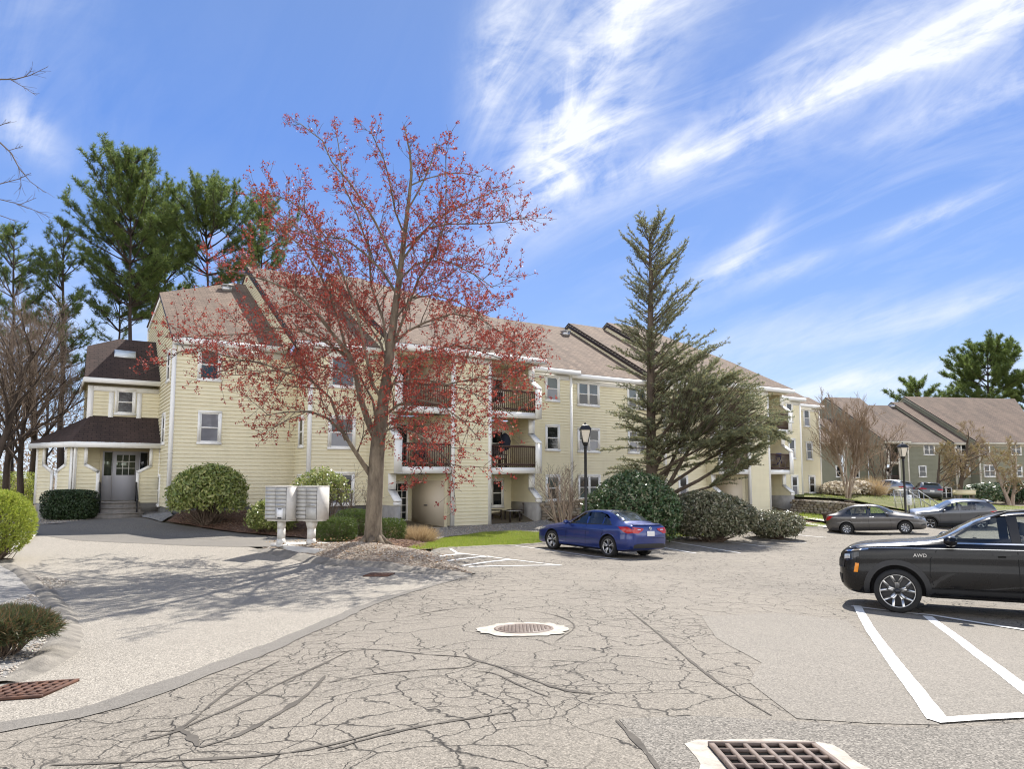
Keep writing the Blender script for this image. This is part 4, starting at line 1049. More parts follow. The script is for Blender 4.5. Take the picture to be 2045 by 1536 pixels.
# ------------------------------------------------------------------ plants
NR = np.random.default_rng(11)
def unit(v): return v/np.maximum(np.linalg.norm(v, axis=-1, keepdims=True), 1e-9)
class Cards:
    """many small leaf faces gathered into one mesh"""
    def __init__(s): s.V = []; s.F = []; s.n = 0
    def quads(s, c, nrm, length, width, dirv=None, fold=0.0):
        c = np.asarray(c, float); m = len(c)
        if m == 0: return
        nrm = unit(np.asarray(nrm, float))
        d = NR.normal(size=(m,3)) if dirv is None else np.asarray(dirv, float)
        d = unit(d - nrm*(d*nrm).sum(1, keepdims=True)); b = np.cross(nrm, d)
        l = np.broadcast_to(np.asarray(length, float).reshape(-1,1), (m,1)); w = np.broadcast_to(np.asarray(width, float).reshape(-1,1), (m,1))
        p0 = c - d*l*.5; p2 = c + d*l*.5; p1 = c + b*w*.5 + nrm*fold*w + d*l*.05; p3 = c - b*w*.5 + nrm*fold*w + d*l*.05
        v = np.stack([p0,p1,p2,p3], 1).reshape(-1,3)
        s.V.append(v); s.F.append(np.arange(4*m).reshape(m,4)+s.n); s.n += 4*m
    def needles(s, c, axis, k, length, width, spread=1.0):
        """tufts: k thin blades around each centre, leaning along axis"""
        c = np.repeat(np.asarray(c, float), k, 0); a = np.repeat(unit(np.asarray(axis, float)), k, 0); m = len(c)
        if m == 0: return
        d = unit(NR.normal(size=(m,3))*spread + a); l = length*NR.uniform(.6,1.15,(m,1))
        b = unit(np.cross(d, NR.normal(size=(m,3))))*width*.5
        v = np.stack([c-b, c+b, c+d*l+b*.25, c+d*l-b*.25], 1).reshape(-1,3)
        s.V.append(v); s.F.append(np.arange(4*m).reshape(m,4)+s.n); s.n += 4*m
    def build(s, name, mat, parent=None):
        return np_mesh(name, np.concatenate(s.V), np.concatenate(s.F), mat, parent)
def rv(r=None):
    r = r or rng
    while True:
        v = Vector((r.uniform(-1,1), r.uniform(-1,1), r.uniform(-1,1)))
        if .05 < v.length < 1: return v.normalized()
def bent(p, d, length, n, wander, r, up=0.0, droop=0.0):
    """a wandering twig: points from p along d"""
    pts = [p.copy()]; d = d.normalized(); st = length/n
    for i in range(n):
        d = (d + rv(r)*wander + Vector((0,0,up - droop*(i/n)))).normalized(); p = p + d*st; pts.append(p.copy())
    return pts, d
def along(pts, f):
    k = f*(len(pts)-1); i = min(int(k), len(pts)-2); return pts[i].lerp(pts[i+1], k-i), (pts[i+1]-pts[i]).normalized()
def plen(pts): return sum((b-a).length for a, b in zip(pts, pts[1:]))
def rad(r0, r1, n): return [r0 + (r1-r0)*(i/(n-1))**.8 for i in range(n)]

def bark(name, c0, c1, sc=7):
    m, nt, b = nodes(name); p = wpos(nt)
    f = ramp(nt, noise(nt, mapped(nt, p, (1,1,.28)), sc, 7, .7), [(.35,0.),(.66,1.)])
    L(nt, mixcol(nt, f, c0, c1), b.inputs['Base Color']); b.inputs['Roughness'].default_value = .9; b.inputs['Specular IOR Level'].default_value = .2
    bump(nt, b, noise(nt, mapped(nt, p, (1,1,.22)), sc*2.2, 6, .7), .7, .03); return m
M['bark_maple'] = bark('grey_maple_bark', (0.25,0.205,0.15), (0.10,0.08,0.06))
M['twig_maple'] = plain('maple_twig', (0.12,0.09,0.07), .8, 0, .2)
M['bark_dark'] = bark('dark_pine_bark', (0.085,0.065,0.052), (0.04,0.032,0.027), 4)
M['bark_brown'] = bark('brown_bark', (0.15,0.115,0.085), (0.075,0.058,0.045), 5)
M['bark_birch'] = bark('pale_birch_bark', (0.46,0.38,0.30), (0.24,0.17,0.13), 5)
M['twig_brown'] = plain('brown_twig', (0.16,0.12,0.09), .85, 0, .2)
M['twig_tan'] = plain('tan_twig', (0.30,0.22,0.15), .85, 0, .2)
M['blossom'] = leafy('red_blossom', [(0.26,0.03,0.024),(0.44,0.07,0.045),(0.17,0.018,0.022),(0.50,0.13,0.075),(0.33,0.042,0.034)], .6, .3)
M['pine_needles'] = leafy('pine_needles', [(0.10,0.155,0.04),(0.16,0.22,0.055),(0.07,0.12,0.04),(0.25,0.30,0.075),(0.11,0.17,0.045)], .55, .42)
M['cedar_needles'] = leafy('cedar_needles', [(0.19,0.22,0.125),(0.26,0.285,0.15),(0.13,0.165,0.11),(0.36,0.33,0.15),(0.21,0.245,0.16),(0.36,0.29,0.12)], .6, .42)
M['rhodo_pale'] = leafy('pale_rhododendron_leaf', [(0.21,0.28,0.07),(0.34,0.37,0.10),(0.14,0.20,0.06),(0.44,0.43,0.17),(0.25,0.31,0.085)], .34, .25, .5)
M['rhodo_dark'] = leafy('dark_rhododendron_leaf', [(0.06,0.115,0.04),(0.09,0.155,0.055),(0.045,0.085,0.035),(0.15,0.19,0.085),(0.30,0.28,0.18)], .38, .15, .5)
M['rhodo_brown'] = leafy('bronze_rhododendron_leaf', [(0.15,0.165,0.085),(0.24,0.225,0.135),(0.10,0.12,0.06),(0.36,0.31,0.22),(0.13,0.15,0.075)], .36, .12, .55)
M['yew'] = leafy('yew_needles', [(0.07,0.12,0.025),(0.12,0.17,0.035),(0.045,0.08,0.02),(0.17,0.21,0.045)], .55, .2)
M['box_hedge'] = leafy('dark_hedge_leaf', [(0.022,0.045,0.014),(0.035,0.062,0.018),(0.016,0.032,0.012),(0.05,0.08,0.024)], .5, .15)
M['lime'] = leafy('lime_foliage', [(0.30,0.36,0.045),(0.42,0.46,0.07),(0.20,0.28,0.04),(0.52,0.52,0.12)], .55, .3)
M['juniper'] = leafy('juniper_foliage', [(0.06,0.09,0.035),(0.10,0.12,0.045),(0.045,0.065,0.03),(0.16,0.11,0.05),(0.22,0.13,0.06)], .6, .2)
M['lawn'] = leafy('grass_blade', [(0.24,0.33,0.035),(0.34,0.43,0.055),(0.18,0.26,0.03),(0.44,0.43,0.13),(0.28,0.38,0.045)], .6, .3)
M['straw_grass'] = leafy('dry_grass_blade', [(0.42,0.31,0.17),(0.55,0.42,0.25),(0.32,0.22,0.12)], .7, .25)
M['pale_flower'] = leafy('dried_flower', [(0.62,0.54,0.42),(0.72,0.66,0.54),(0.5,0.42,0.32)], .7, .25)
M['bud_yellow'] = leafy('yellow_buds', [(0.30,0.25,0.08),(0.40,0.32,0.12),(0.24,0.18,0.07)], .7, .25)
M['chips'] = leafy('wood_chip', [(0.34,0.27,0.20),(0.46,0.40,0.32),(0.22,0.15,0.10),(0.55,0.50,0.43),(0.15,0.10,0.07)], .9, 0)
M['stones'] = leafy('gravel_stone', [(0.34,0.30,0.25),(0.46,0.42,0.36),(0.22,0.19,0.155),(0.38,0.31,0.24),(0.56,0.52,0.45)], .85, 0)
M['bark_chip'] = leafy('bark_chip', [(0.16,0.09,0.055),(0.24,0.15,0.10),(0.10,0.055,0.038),(0.30,0.22,0.16)], .95, 0)

def tree_root(name, label, p, group=None, cat='tree'): return thing(name, label, cat, p, 0, group)

# ---- the red maple
def maple():
    r = random.Random(21)
    base = pg(745, 1093); Y0 = base.y
    t = tree_root('maple_tree', 'tall red flowering maple on the wood chip island beside the mailboxes', base)
    def P(x, y, dy=0.0): return at_y(x, y, Y0+dy)
    trunk = [P(745,1100), P(745,1085), P(746,1040), P(749,980), P(752,920), P(757,860), P(764,810), P(770,765), P(778,715), P(784,660), P(790,610), P(798,555), P(804,500), P(811,445), P(817,395), P(822,345), P(818,300), P(814,285), P(808,250)]
    tr = [.33,.26,.23,.215,.208,.195,.16,.14,.125,.112,.10,.088,.076,.064,.05,.038,.028,.02,.010]
    b = MB(); b.tube(trunk, tr, 14)
    for k in range(7):
        a = k*.9+.2; d = Vector((math.cos(a), math.sin(a), 0)); g = base + d*.62; g.z = gz(g.x, g.y)+.02
        b.tube([base+Vector((0,0,.34))+d*.10, base+d*.34+Vector((0,0,.13)), g], [.12,.08,.02], 7)
    limbs = [  # pixel path, start radius, end depth offset
        ([(741,950),(722,918),(700,890),(680,862),(655,838),(620,822),(575,820),(530,830)], .105, -2.0),
        ([(752,880),(736,840),(720,795),(706,745),(692,706),(668,668),(640,632),(612,605),(580,580),(540,563),(490,550),(440,535)], .135, -1.0),
        ([(700,716),(676,700),(640,672),(600,660),(550,655),(500,662),(440,668),(385,672)], .065, 1.6),
        ([(694,706),(672,640),(658,590),(640,545),(610,500),(570,460),(530,420),(505,385)], .06, 1.5),
        ([(765,800),(745,770),(735,720),(724,660),(705,610),(690,560),(672,520),(640,480),(600,455),(548,420)], .07, -2.4),
        ([(775,735),(760,690),(738,650),(700,615),(660,600),(610,590),(560,610)], .05, 2.6),
        ([(768,780),(790,765),(830,752),(880,762),(930,780),(980,800),(1025,830)], .055, -1.6),
        ([(762,835),(790,812),(830,800),(880,808),(930,840),(960,880)], .06, -2.6),
        ([(757,860),(790,835),(830,790),(880,770),(940,755),(1000,745),(1045,740)], .06, 2.0),
        ([(782,690),(815,665),(850,640),(900,625),(960,640),(1010,668),(1048,700)], .055, -1.2),
        ([(788,640),(820,600),(865,590),(910,600),(955,630),(990,660)], .045, 2.2),
        ([(797,560),(825,530),(865,515),(905,525),(950,545),(985,575)], .042, -1.6),
        ([(800,525),(830,480),(865,440),(905,415),(950,395),(985,385),(1020,372)], .05, 1.2),
        ([(805,500),(850,455),(900,448),(960,446),(1010,440),(1040,430)], .04, -1.2),
        ([(798,560),(775,500),(750,440),(725,400),(695,360),(665,320),(640,280),(600,250),(588,250)], .06, .6),
        ([(794,590),(760,540),(725,505),(690,480),(650,470),(610,430),(575,400),(540,385)], .05, -1.6),
        ([(808,470),(792,420),(780,370),(765,320),(745,270),(738,262)], .038, -1.0),
        ([(814,420),(840,370),(858,330),(870,290),(878,290)], .036, .8),
        ([(820,370),(850,360),(890,350),(930,345),(960,352)], .03, 1.2),
        ([(757,865),(745,800),(720,760),(680,740),(620,730),(560,735),(500,745),(440,750)], .06, 3.0),
        ([(752,905),(770,860),(800,850),(840,870),(880,905),(905,930)], .05, -3.2),
        ([(690,880),(660,800),(620,760),(570,740),(520,720),(470,715),(400,700),(350,705)], .05, -3.0),
        ([(776,725),(770,640),(745,570),(735,500),(710,430),(690,370),(672,285),(668,245)], .06, 2.2),
        ([(780,705),(800,640),(835,560),(870,500),(890,440),(895,380),(890,300)], .055, -2.2),
        ([(764,810),(800,740),(850,700),(900,690),(960,700),(1020,720),(1060,690)], .05, 3.2),
    ]
    tw = MB(); bl = []; bt = []   # blossom centres and the twig tips
    def sub(pts, f0, f1, step, l0, l1, r0, lvl):
        n = int(plen(pts)*(f1-f0)/step)
        for i in range(n):
            f = f0+(f1-f0)*(i+r.uniform(.1,.9))/n
            p, d = along(pts, min(f,.995)); q = d.orthogonal().normalized(); q.rotate(Matrix.Rotation(r.uniform(0,6.28),3,d))
            dirn = (d*r.uniform(.35,.9)+q*r.uniform(.5,1.0)+Vector((0,0,r.uniform(-.12,.42)))).normalized()
            hz_ = min(1.0, max(.38, 1.25-max(0,(p.z-base.z)-6.0)/6.5)); L_ = r.uniform(l0,l1)*(1.15-.45*f)*hz_
            m = max(3, int(L_/.22)); path, _ = bent(p, dirn, L_, m, .16, r, .05, .02)
            rr = r0*(.8 if lvl else 1)*L_/l1
            tw.tube(path, rad(max(rr,.006), .0035, len(path)), 4 if lvl else 5, cap=False)
            if lvl == 0: sub(path, .15, 1.0, .125, .28, .95, .009, 1)
            else:
                ml = len(path)
                nn_ = max(2, int(L_/.20))
                for j in range(nn_):
                    g = (j+r.uniform(.35,1))/nn_; pp, dd = along(path, min(g,.99)); bl.append(pp)
    for px, r0, off in limbs:
        n = len(px); pts = [P(x, y, off*(i/(n-1))**1.2 if i else 0) for i, (x, y) in enumerate(px)]
        for i in range(1, n-1): pts[i] = pts[i] + rv(r)*.06
        b.tube(pts, rad(r0*.8, .010, n), 8, cap=False)
        sub(pts, .14, 1.0, .17, .6, 1.9, .018, 0)
    sub(trunk, .62, 1.0, .16, .5, 1.4, .018, 0)
    b.build('trunk', M['bark_maple'], t, True)
    cr = tw.build('crown', M['twig_maple'], t, True)
    C = np.array([tuple(v) for v in bl])
    h = (C[:,2]-base.z)/12.5
    keep = NR.random(len(C)) < np.clip(1.15-1.0*np.clip(h-.42,0,1), .55, .95)
    C = C[keep]
    c = Cards()
    for k in range(9):
        s_ = NR.uniform(.022,.055,len(C)); c.quads(C+NR.normal(size=C.shape)*.034, NR.normal(size=C.shape), s_*1.2, s_)
    c.build('blossom', M['blossom'], cr)
    print('maple', len(bl), len(C), len(tw.v))

# ---- conifers behind
def pine(px, ytop, ybot_crown, Y, hw, label, seed, ground_y=None, group='tall white pines behind the apartment buildings', puff=.30, dens=1.0, trunk_r=.22, flat=False, lean=0.0, spread_up=.25, name='pine_tree', asym=0.0):
    r = random.Random(seed); top = at_y(px, ytop, Y); bx = (px-PX0)/F*Y; base = Vector((bx-lean, Y, gz(bx, Y)))
    cb = at_y(px, ybot_crown, Y).z; W_ = hw/F*Y
    t = tree_root(name, label, base, group); H = top.z-base.z
    tr = [base + (top-base)*f + Vector((r.uniform(-.12,.12), r.uniform(-.1,.1), 0))*(f*(1-f)*3) for f in [i/12 for i in range(13)]]
    tr[-1] = top
    b = MB(); b.tube(tr, [trunk_r*(1-.93*(i/12)) for i in range(13)], 9); b.build('trunk', M['bark_dark'], t, True)
    tw = MB(); C = []; A = []
    z = cb
    nb = int((top.z-cb)/.55*4.2*dens)
    for i in range(nb):
        f = (i+r.random())/nb; zz = cb+(top.z-cb)*f
        p, _ = along(tr, (zz-base.z)/H)
        az = r.uniform(0,6.28)
        prof = 1.25*math.sin(math.pi*(.22+.71*f))*(1-.12*f) if not flat else (1-f)**.35*(1-.35*f)
        zw = cb+(round((zz-cb)/1.05)*1.05)+r.uniform(-.12,.12); zz = min(top.z-.1, max(cb, zw)); p, _ = along(tr, (zz-base.z)/H)
        L_ = W_*prof*r.uniform(.55,1.12)*(1+asym*math.cos(az))
        if L_ < .4: L_ = .4
        d = Vector((math.cos(az), math.sin(az), spread_up+f*.75+r.uniform(-.18,.18))).normalized()
        path, _ = bent(p, d, L_, 6, .09, r, .07)
        tw.tube(path, rad(.022+.011*L_, .008, 7), 4, cap=False)
        ns = max(4, int(L_*4.6*dens))
        for j in range(ns):
            g = .25+.75*(j+r.random())/ns; q, dd = along(path, min(g,.99))
            sd = (dd*.9+Vector((r.uniform(-1,1),r.uniform(-1,1),r.uniform(-.15,.35)))*.75+Vector((0,0,.12+.3*f))).normalized(); sl = L_*.26*(1.15-g*.5)*r.uniform(.5,1.2)+.15
            e = q+sd*sl; tw.tube([q,e], [.012,.005], 3, cap=False)
            for w in range(max(1, int(sl/.20))+1):
                C.append(tuple(q.lerp(e,.35+.65*(w+1)/(int(sl/.2)+2))+Vector((r.uniform(-.09,.09),r.uniform(-.09,.09),r.uniform(-.04,.06))))); A.append(tuple(sd+Vector((0,0,.6))))
    cr = tw.build('branches', M['bark_dark'], t, True)
    c = Cards(); c.needles(np.array(C), np.array(A), 10, puff, puff*.12, 1.0); c.build('needles', M['pine_needles'], cr)
    return t, len(C)

def cedar():
    r = random.Random(5); Y0 = 33.0; base = on_ground(1302, Y0)
    t = tree_root('cedar_tree', 'tall lopsided blue green cedar in front of the yellow building, right of the lamp post', base)
    P = lambda x, y, dy=0: at_y(x, y, Y0+dy)
    trunk = [base-Vector((0,0,.1)), P(1302,1000), P(1301,930), P(1300,850), P(1300,770), P(1299,690), P(1299,620), P(1300,560), P(1298,510), P(1296,455)]
    b = MB(); b.tube(trunk, [.30,.26,.235,.21,.185,.155,.125,.09,.055,.015], 12)
    limbs = []
    for px, r0, off in [([(1312,1010),(1345,985),(1395,960),(1440,932),(1480,905),(1525,890)], .12, -2.0), ([(1310,1000),(1335,970),(1365,915),(1395,870),(1440,838),(1490,815)], .13, -1.2), ([(1306,985),(1330,950),(1352,900),(1372,850),(1400,800),(1440,760)], .11, .8),
                        ([(1304,950),(1325,900),(1340,850),(1365,800),(1390,750)], .09, 1.5), ([(1312,1012),(1360,990),(1420,972),(1470,940),(1505,915)], .09, -3.0), ([(1306,960),(1345,925),(1400,895),(1460,870),(1520,862)], .085, -3.4), ([(1310,990),(1350,960),(1410,920),(1475,880),(1530,850),(1550,870)], .10, .4), ([(1301,900),(1330,860),(1370,815),(1420,775),(1470,750)], .09, -2.2), ([(1301,870),(1325,830),(1360,790),(1400,755),(1430,720)], .08, .6), ([(1302,930),(1340,890),(1400,850),(1460,825),(1520,835)], .085, 1.8), ([(1301,820),(1330,780),(1370,735),(1410,700)], .07, -1.0)]:
        n = len(px); pts = [P(x, y, off*(i/(n-1))) for i, (x, y) in enumerate(px)]; b.tube(pts, rad(r0,.02,n), 8, cap=False); limbs.append((pts, 1.5))
    b.build('trunk', M['bark_brown'], t, True)
    tw = MB(); C = []; A = []
    H = trunk[-1].z-base.z; z0 = base.z+2.2
    nb = 210
    for i in range(nb):
        f = (i+r.random())/nb; zz = z0+(trunk[-1].z-z0)*f
        p = None
        for a, q in zip(trunk, trunk[1:]):
            if a.z <= zz <= q.z: p = a.lerp(q, (zz-a.z)/max(1e-6, q.z-a.z))
        if p is None: continue
        az = r.uniform(0,6.28); cx = math.cos(az)
        tipf = min(1,(1.02-f)/.07); left = (1.8+.95*(1-f))*tipf*(.85+.15*math.sin(f*17)); right = (1.75+3.3*(1-f)**1.1)*tipf
        Lx = right if cx > 0 else left; L_ = (abs(cx)*Lx+(1-abs(cx))*2.3*tipf*(1-f*.35))*r.uniform(.6,1.08)
        if L_ < .7: L_ = r.uniform(.6,1.2)
        up = .08+.85*f**1.2+(.22 if cx > .3 else 0)
        path, _ = bent(p, Vector((cx, math.sin(az), up)), L_, 7, .10, r, .02+.05*f, .12*(1-f))
        tw.tube(path, rad(.014+.010*L_, .006, 8), 5, cap=False); limbs.append((path, .62-.2*f))
    for path, sc in limbs:
        L_ = plen(path); ns = max(5, int(L_*8.0*(1.5 if sc > 1 else 1)))
        for j in range(ns):
            g0 = .22 if sc < 1 else .48; g = g0+(1-g0)*(j+r.random())/ns; q, dd = along(path, min(g,.99))
            side = Vector((-dd.y, dd.x, 0)).normalized()*r.choice((-1,1))
            sd = (dd*r.uniform(.5,1)+side*r.uniform(.3,1.0)+Vector((0,0,r.uniform(-.22,.25)))).normalized(); sl = (.25+.16*L_*(1.2-g))*r.uniform(.5,1.25)*min(1.5,sc+.4)
            tp, _ = bent(q, sd, sl, 4, .13, r, .02, .15); tw.tube(tp, rad(.012,.004,5), 3, cap=False)
            k_ = .045 if q.z < base.z+6.8 and q.x > base.x+.8 else .075
            for w in range(max(3, int(sl/k_))):
                h = (w+r.random())/max(3, int(sl/k_)); o, od = along(tp, min(h,.99)); C.append(tuple(o+rv(r)*.02)); A.append(tuple(od*.6+Vector((0,0,.7))))
    # the dense rounded mass low on the right
    ctr = P(1432,822,-.6); nn_ = 0
    while nn_ < 560:
        u = Vector((r.uniform(-1,1), r.uniform(-1,1), r.uniform(-1,1)))
        if not .35 < u.length < 1: continue
        nn_ += 1; o = ctr+Vector((u.x*2.75, u.y*2.3, u.z*2.0-.18*u.x*2.0)); d = (Vector((u.x+.35,u.y,.25*u.z+.1))+rv(r)*.35).normalized(); sl = r.uniform(.4,.9)
        tp, _ = bent(o, d, sl, 4, .12, r, .02, .12); tw.tube(tp, rad(.013,.004,5), 3, cap=False)
        inn = o.lerp(base+Vector((.4,0,2.2)), .22); tw.tube([inn, o], [.016,.012], 3, cap=False)
        for w in range(int(sl/.05)): q, od = along(tp, min(.99,(w+r.random())/int(sl/.05))); C.append(tuple(q+rv(r)*.03)); A.append(tuple(od*.6+Vector((0,0,.7))))
    cr = tw.build('branches', M['bark_brown'], t, True)
    c = Cards(); c.needles(np.array(C), np.array(A), 6, .105, .026, 1.0); c.build('needles', M['cedar_needles'], cr)
    print('cedar', len(C))

def bare_tree(label, base, height, spread, seed, trunk_r, mat='bark_brown', twig='twig_brown', stems=1, levels=4, name='bare_tree', group=None, lean=(0,0), first=.3, buds=None, nb0=7, fan=.45, cat='tree', budn=1.0, dens=1.0, tmin=.0):
    r = random.Random(seed); t = tree_root(name, label, base, group, cat)
    b = MB(); tw = MB(); C = []
    def rec(p, d, L_, rr, lvl):
        n = 7 if lvl == 0 else 5
        path, _ = bent(p, d, L_, n, .10+.05*lvl, r, .05 if lvl else .03)
        (b if lvl <= 1 else tw).tube(path, rad(max(rr,tmin), max(tmin*.7, rr*.32) if lvl < levels-1 else max(.004,tmin*.6), len(path)), 9 if lvl == 0 else (6 if lvl == 1 else (4 if lvl == 2 else 3)), cap=False)
        if lvl == levels-1:
            if buds:
                for k in range(int(3*budn)): C.append(tuple(along(path, r.uniform(.2,.99))[0]))
            return
        k = max(2, int((nb0 if lvl == 0 else nb0*.85)*dens))
        for i in range(k):
            f = (first if lvl == 0 else .2)+(1-(first if lvl == 0 else .2))*(i+r.random())/k
            q, dd = along(path, min(f,.99)); o = dd.orthogonal().normalized(); o.rotate(Matrix.Rotation(r.uniform(0,6.28),3,dd))
            nd_ = (dd*r.uniform(.5,.9)+o*r.uniform(.5,1.0)*spread+Vector((0,0,.22))).normalized()
            rec(q, nd_, L_*r.uniform(.38,.62)*(1.1-.45*f), max(rr*(1-.6*f)*.52, .005), lvl+1)
    for s_ in range(stems):
        a = 6.28*s_/max(1,stems)+r.uniform(-.4,.4); tilt = fan*(1 if stems > 1 else .1)*r.uniform(.5,1.1)
        d = Vector((math.cos(a)*tilt+lean[0], math.sin(a)*tilt+lean[1], 1)).normalized()
        rec(Vector(base)+Vector((math.cos(a),math.sin(a),0))*(.10 if stems > 1 else 0)-Vector((0,0,.08)), d, height*r.uniform(.8,1.05), trunk_r*r.uniform(.75,1.0), 0)
    b.build('trunk', M[mat], t, True)
    cr = tw.build('crown', M[twig], t)
    if C:
        C = np.array(C); c = Cards(); s_ = NR.uniform(.03,.06,len(C))
        for k in range(2): c.quads(C+NR.normal(size=C.shape)*.04, NR.normal(size=C.shape), s_*1.2, s_*.8)
        c.build('buds', M[buds], cr)
    return t

def lumps(r, n, k=.28):
    return [(rv(r), r.uniform(.05,k), r.uniform(6,14)) for _ in range(n)]
def shrub(label, base, rx, ry, h, mat, n, ls, lw, seed, style='round', name='shrub', group=None, stems=10, z0=.0, lift=0.0, cat='shrub', rosette=0, stem_mat='twig_brown', orient=.6, needle=0, twigs=True):
    """a shrub: woody stems from the ground and leaves through the outer part of a lumpy crown"""
    r = random.Random(seed); base = Vector(base); t = tree_root(name, label, base, group, cat)
    m = int(n*(2.1 if style != 'leggy' else 1.5)); u = unit(NR.normal(size=(m,3)))
    low = {'round':-.8,'open':-.5}.get(style,-.35)
    if style == 'open': style = 'round'
    if style != 'clipped': u[:,2] = np.where(u[:,2] < low, -u[:,2], u[:,2])
    lump = np.ones(m)
    for d, a, k in lumps(r, 9 if style != 'clipped' else 3, .26 if style != 'clipped' else .05):
        c = u@np.array(tuple(d)); lump += a*np.exp(k*(c-1))-a*.35*np.exp(k*.5*(-c-1))
    ls *= 1.12; lw *= 1.25
    depth = NR.random(m)**(1.6 if style != 'loose' else 1.1)
    rr = lump*(1-.45*depth if style != 'loose' else 1-.62*depth)
    if style == 'clipped':
        q = np.abs(u)/np.max(np.abs(u), axis=1, keepdims=True); e = u/((np.abs(u)**5).sum(1, keepdims=True))**(1/5); v = e*rr[:,None]*np.array([rx,ry,h*.5]); v[:,2] += h*.5
    else:
        cz = h*(.5 if style == 'round' else .62); hz = h-cz
        v = u*rr[:,None]*np.array([rx,ry,1]); v[:,2] = cz+np.where(v[:,2] > 0, v[:,2]*hz, v[:,2]*cz*(.95 if style == 'round' else .55))
    P_ = v+np.array(tuple(base)); P_[:,2] += lift
    gzz = gz_arr(P_[:,:2]); P_[:,2] = np.maximum(P_[:,2], gzz+.03+.05*NR.random(m))
    c = Cards(); nrm = unit(u*orient+NR.normal(size=u.shape)*.45+np.array([0,0,.35]))
    if needle: c.needles(P_, unit(u+np.array([0,0,.35])), needle, ls, lw, .75)
    elif rosette:
        for k in range(rosette): c.quads(P_+NR.normal(size=P_.shape)*ls*.33, unit(nrm+NR.normal(size=nrm.shape)*.55), ls*NR.uniform(.7,1.2,m), lw*NR.uniform(.8,1.2,m), None, .12)
    else: c.quads(P_, nrm, ls*NR.uniform(.7,1.2,m), lw*NR.uniform(.7,1.2,m), None, .1)
    tw = MB(); idx = NR.choice(m, min(m, stems*9), replace=False)
    hub = [base+Vector((r.uniform(-.35,.35)*rx*.6, r.uniform(-.35,.35)*ry*.6, 0)) for _ in range(stems)]
    for q in hub: q.z = gz(q.x,q.y)-.03
    for j, i in enumerate(idx):
        e = Vector(P_[i]); a = hub[j % stems]; mid = a.lerp(e,.5)+Vector((0,0,-.08*h))+rv(r)*.06*h
        tw.tube([a, a.lerp(mid,.5)+rv(r)*.02, mid, e], [.018*min(1.5,h), .015*min(1.5,h), .009, .003], 4, cap=False)
    st = tw.build('stems', M[stem_mat], t)
    c.build('foliage', M[mat], t)
    return t
def blades(name, poly, n, hgt, wid, mat, kind='stuff', lean=.35):
    """short blades scattered over an outline on the ground"""
    xs = [p[0] for p in poly]; ys = [p[1] for p in poly]; out = []
    while len(out) < n:
        q = NR.uniform((min(xs),min(ys)), (max(xs),max(ys)), (n,2)); out += [p for p in q if inside(poly, p[0], p[1])]
    q = np.array(out[:n]); z = gz_arr(q)+.02; c = np.column_stack([q,z])
    d = unit(np.column_stack([NR.normal(size=(n,2))*lean, np.ones(n)])); l = hgt*NR.uniform(.5,1.2,(n,1)); b_ = unit(np.cross(d, NR.normal(size=(n,3))))*wid*.5
    v = np.stack([c-b_, c+b_, c+d*l+b_*.2, c+d*l-b_*.2],1).reshape(-1,3)
    o = np_mesh(name, v, np.arange(4*n).reshape(n,4), mat); o['kind'] = kind; return o
def scatter(name, poly, n, size, mat, lift, mound=0.0, flat=.45, elong=1.0, clear=None):
    """loose stones or chips lying over an outline"""
    xs = [p[0] for p in poly]; ys = [p[1] for p in poly]; out = []
    guard = 0
    while len(out) < n and guard < 60:
        guard += 1; q = NR.uniform((min(xs),min(ys)), (max(xs),max(ys)), (n,2)); out += [p for p in q if inside(poly, p[0], p[1])]
    q = np.array(out[:n]); n = len(q)
    E = np.array(poly); nxt = np.roll(E,-1,0)
    seg = nxt-E; tt = np.clip(((q[:,None,:]-E[None])*seg[None]).sum(-1)/np.maximum((seg**2).sum(-1),1e-9)[None],0,1); dm = np.sqrt((((E[None]+seg[None]*tt[...,None])-q[:,None,:])**2).sum(-1)).min(1)
    z = gz_arr(q)+lift+mound*(1-np.exp(-dm*1.6))
    c = np.column_stack([q,z]); s_ = size*NR.uniform(.5,1.4,(n,1,1))
    oct_ = np.array([[1,0,0],[0,1,0],[-1,0,0],[0,-1,0],[0,0,1],[0,0,-1]],float)
    a = NR.uniform(0,6.28,n); ca, sa = np.cos(a), np.sin(a)
    o = oct_[None]*NR.uniform(.6,1.2,(n,6,1))*np.array([elong,1/ max(1,elong*.7),flat])[None,None]
    x = o[...,0]*ca[:,None]-o[...,1]*sa[:,None]; y = o[...,0]*sa[:,None]+o[...,1]*ca[:,None]; tl = NR.normal(size=(n,1))*.25
    o = np.stack([x,y,o[...,2]+x*tl],-1)*s_
    v = (c[:,None,:]+o).reshape(-1,3)
    f = np.array([[0,1,4],[1,2,4],[2,3,4],[3,0,4],[1,0,5],[2,1,5],[3,2,5],[0,3,5]]); F_ = (np.arange(n)[:,None,None]*6+f[None]).reshape(-1,3)
    ob = np_mesh(name, v, F_, mat); ob['kind'] = 'stuff'; return ob

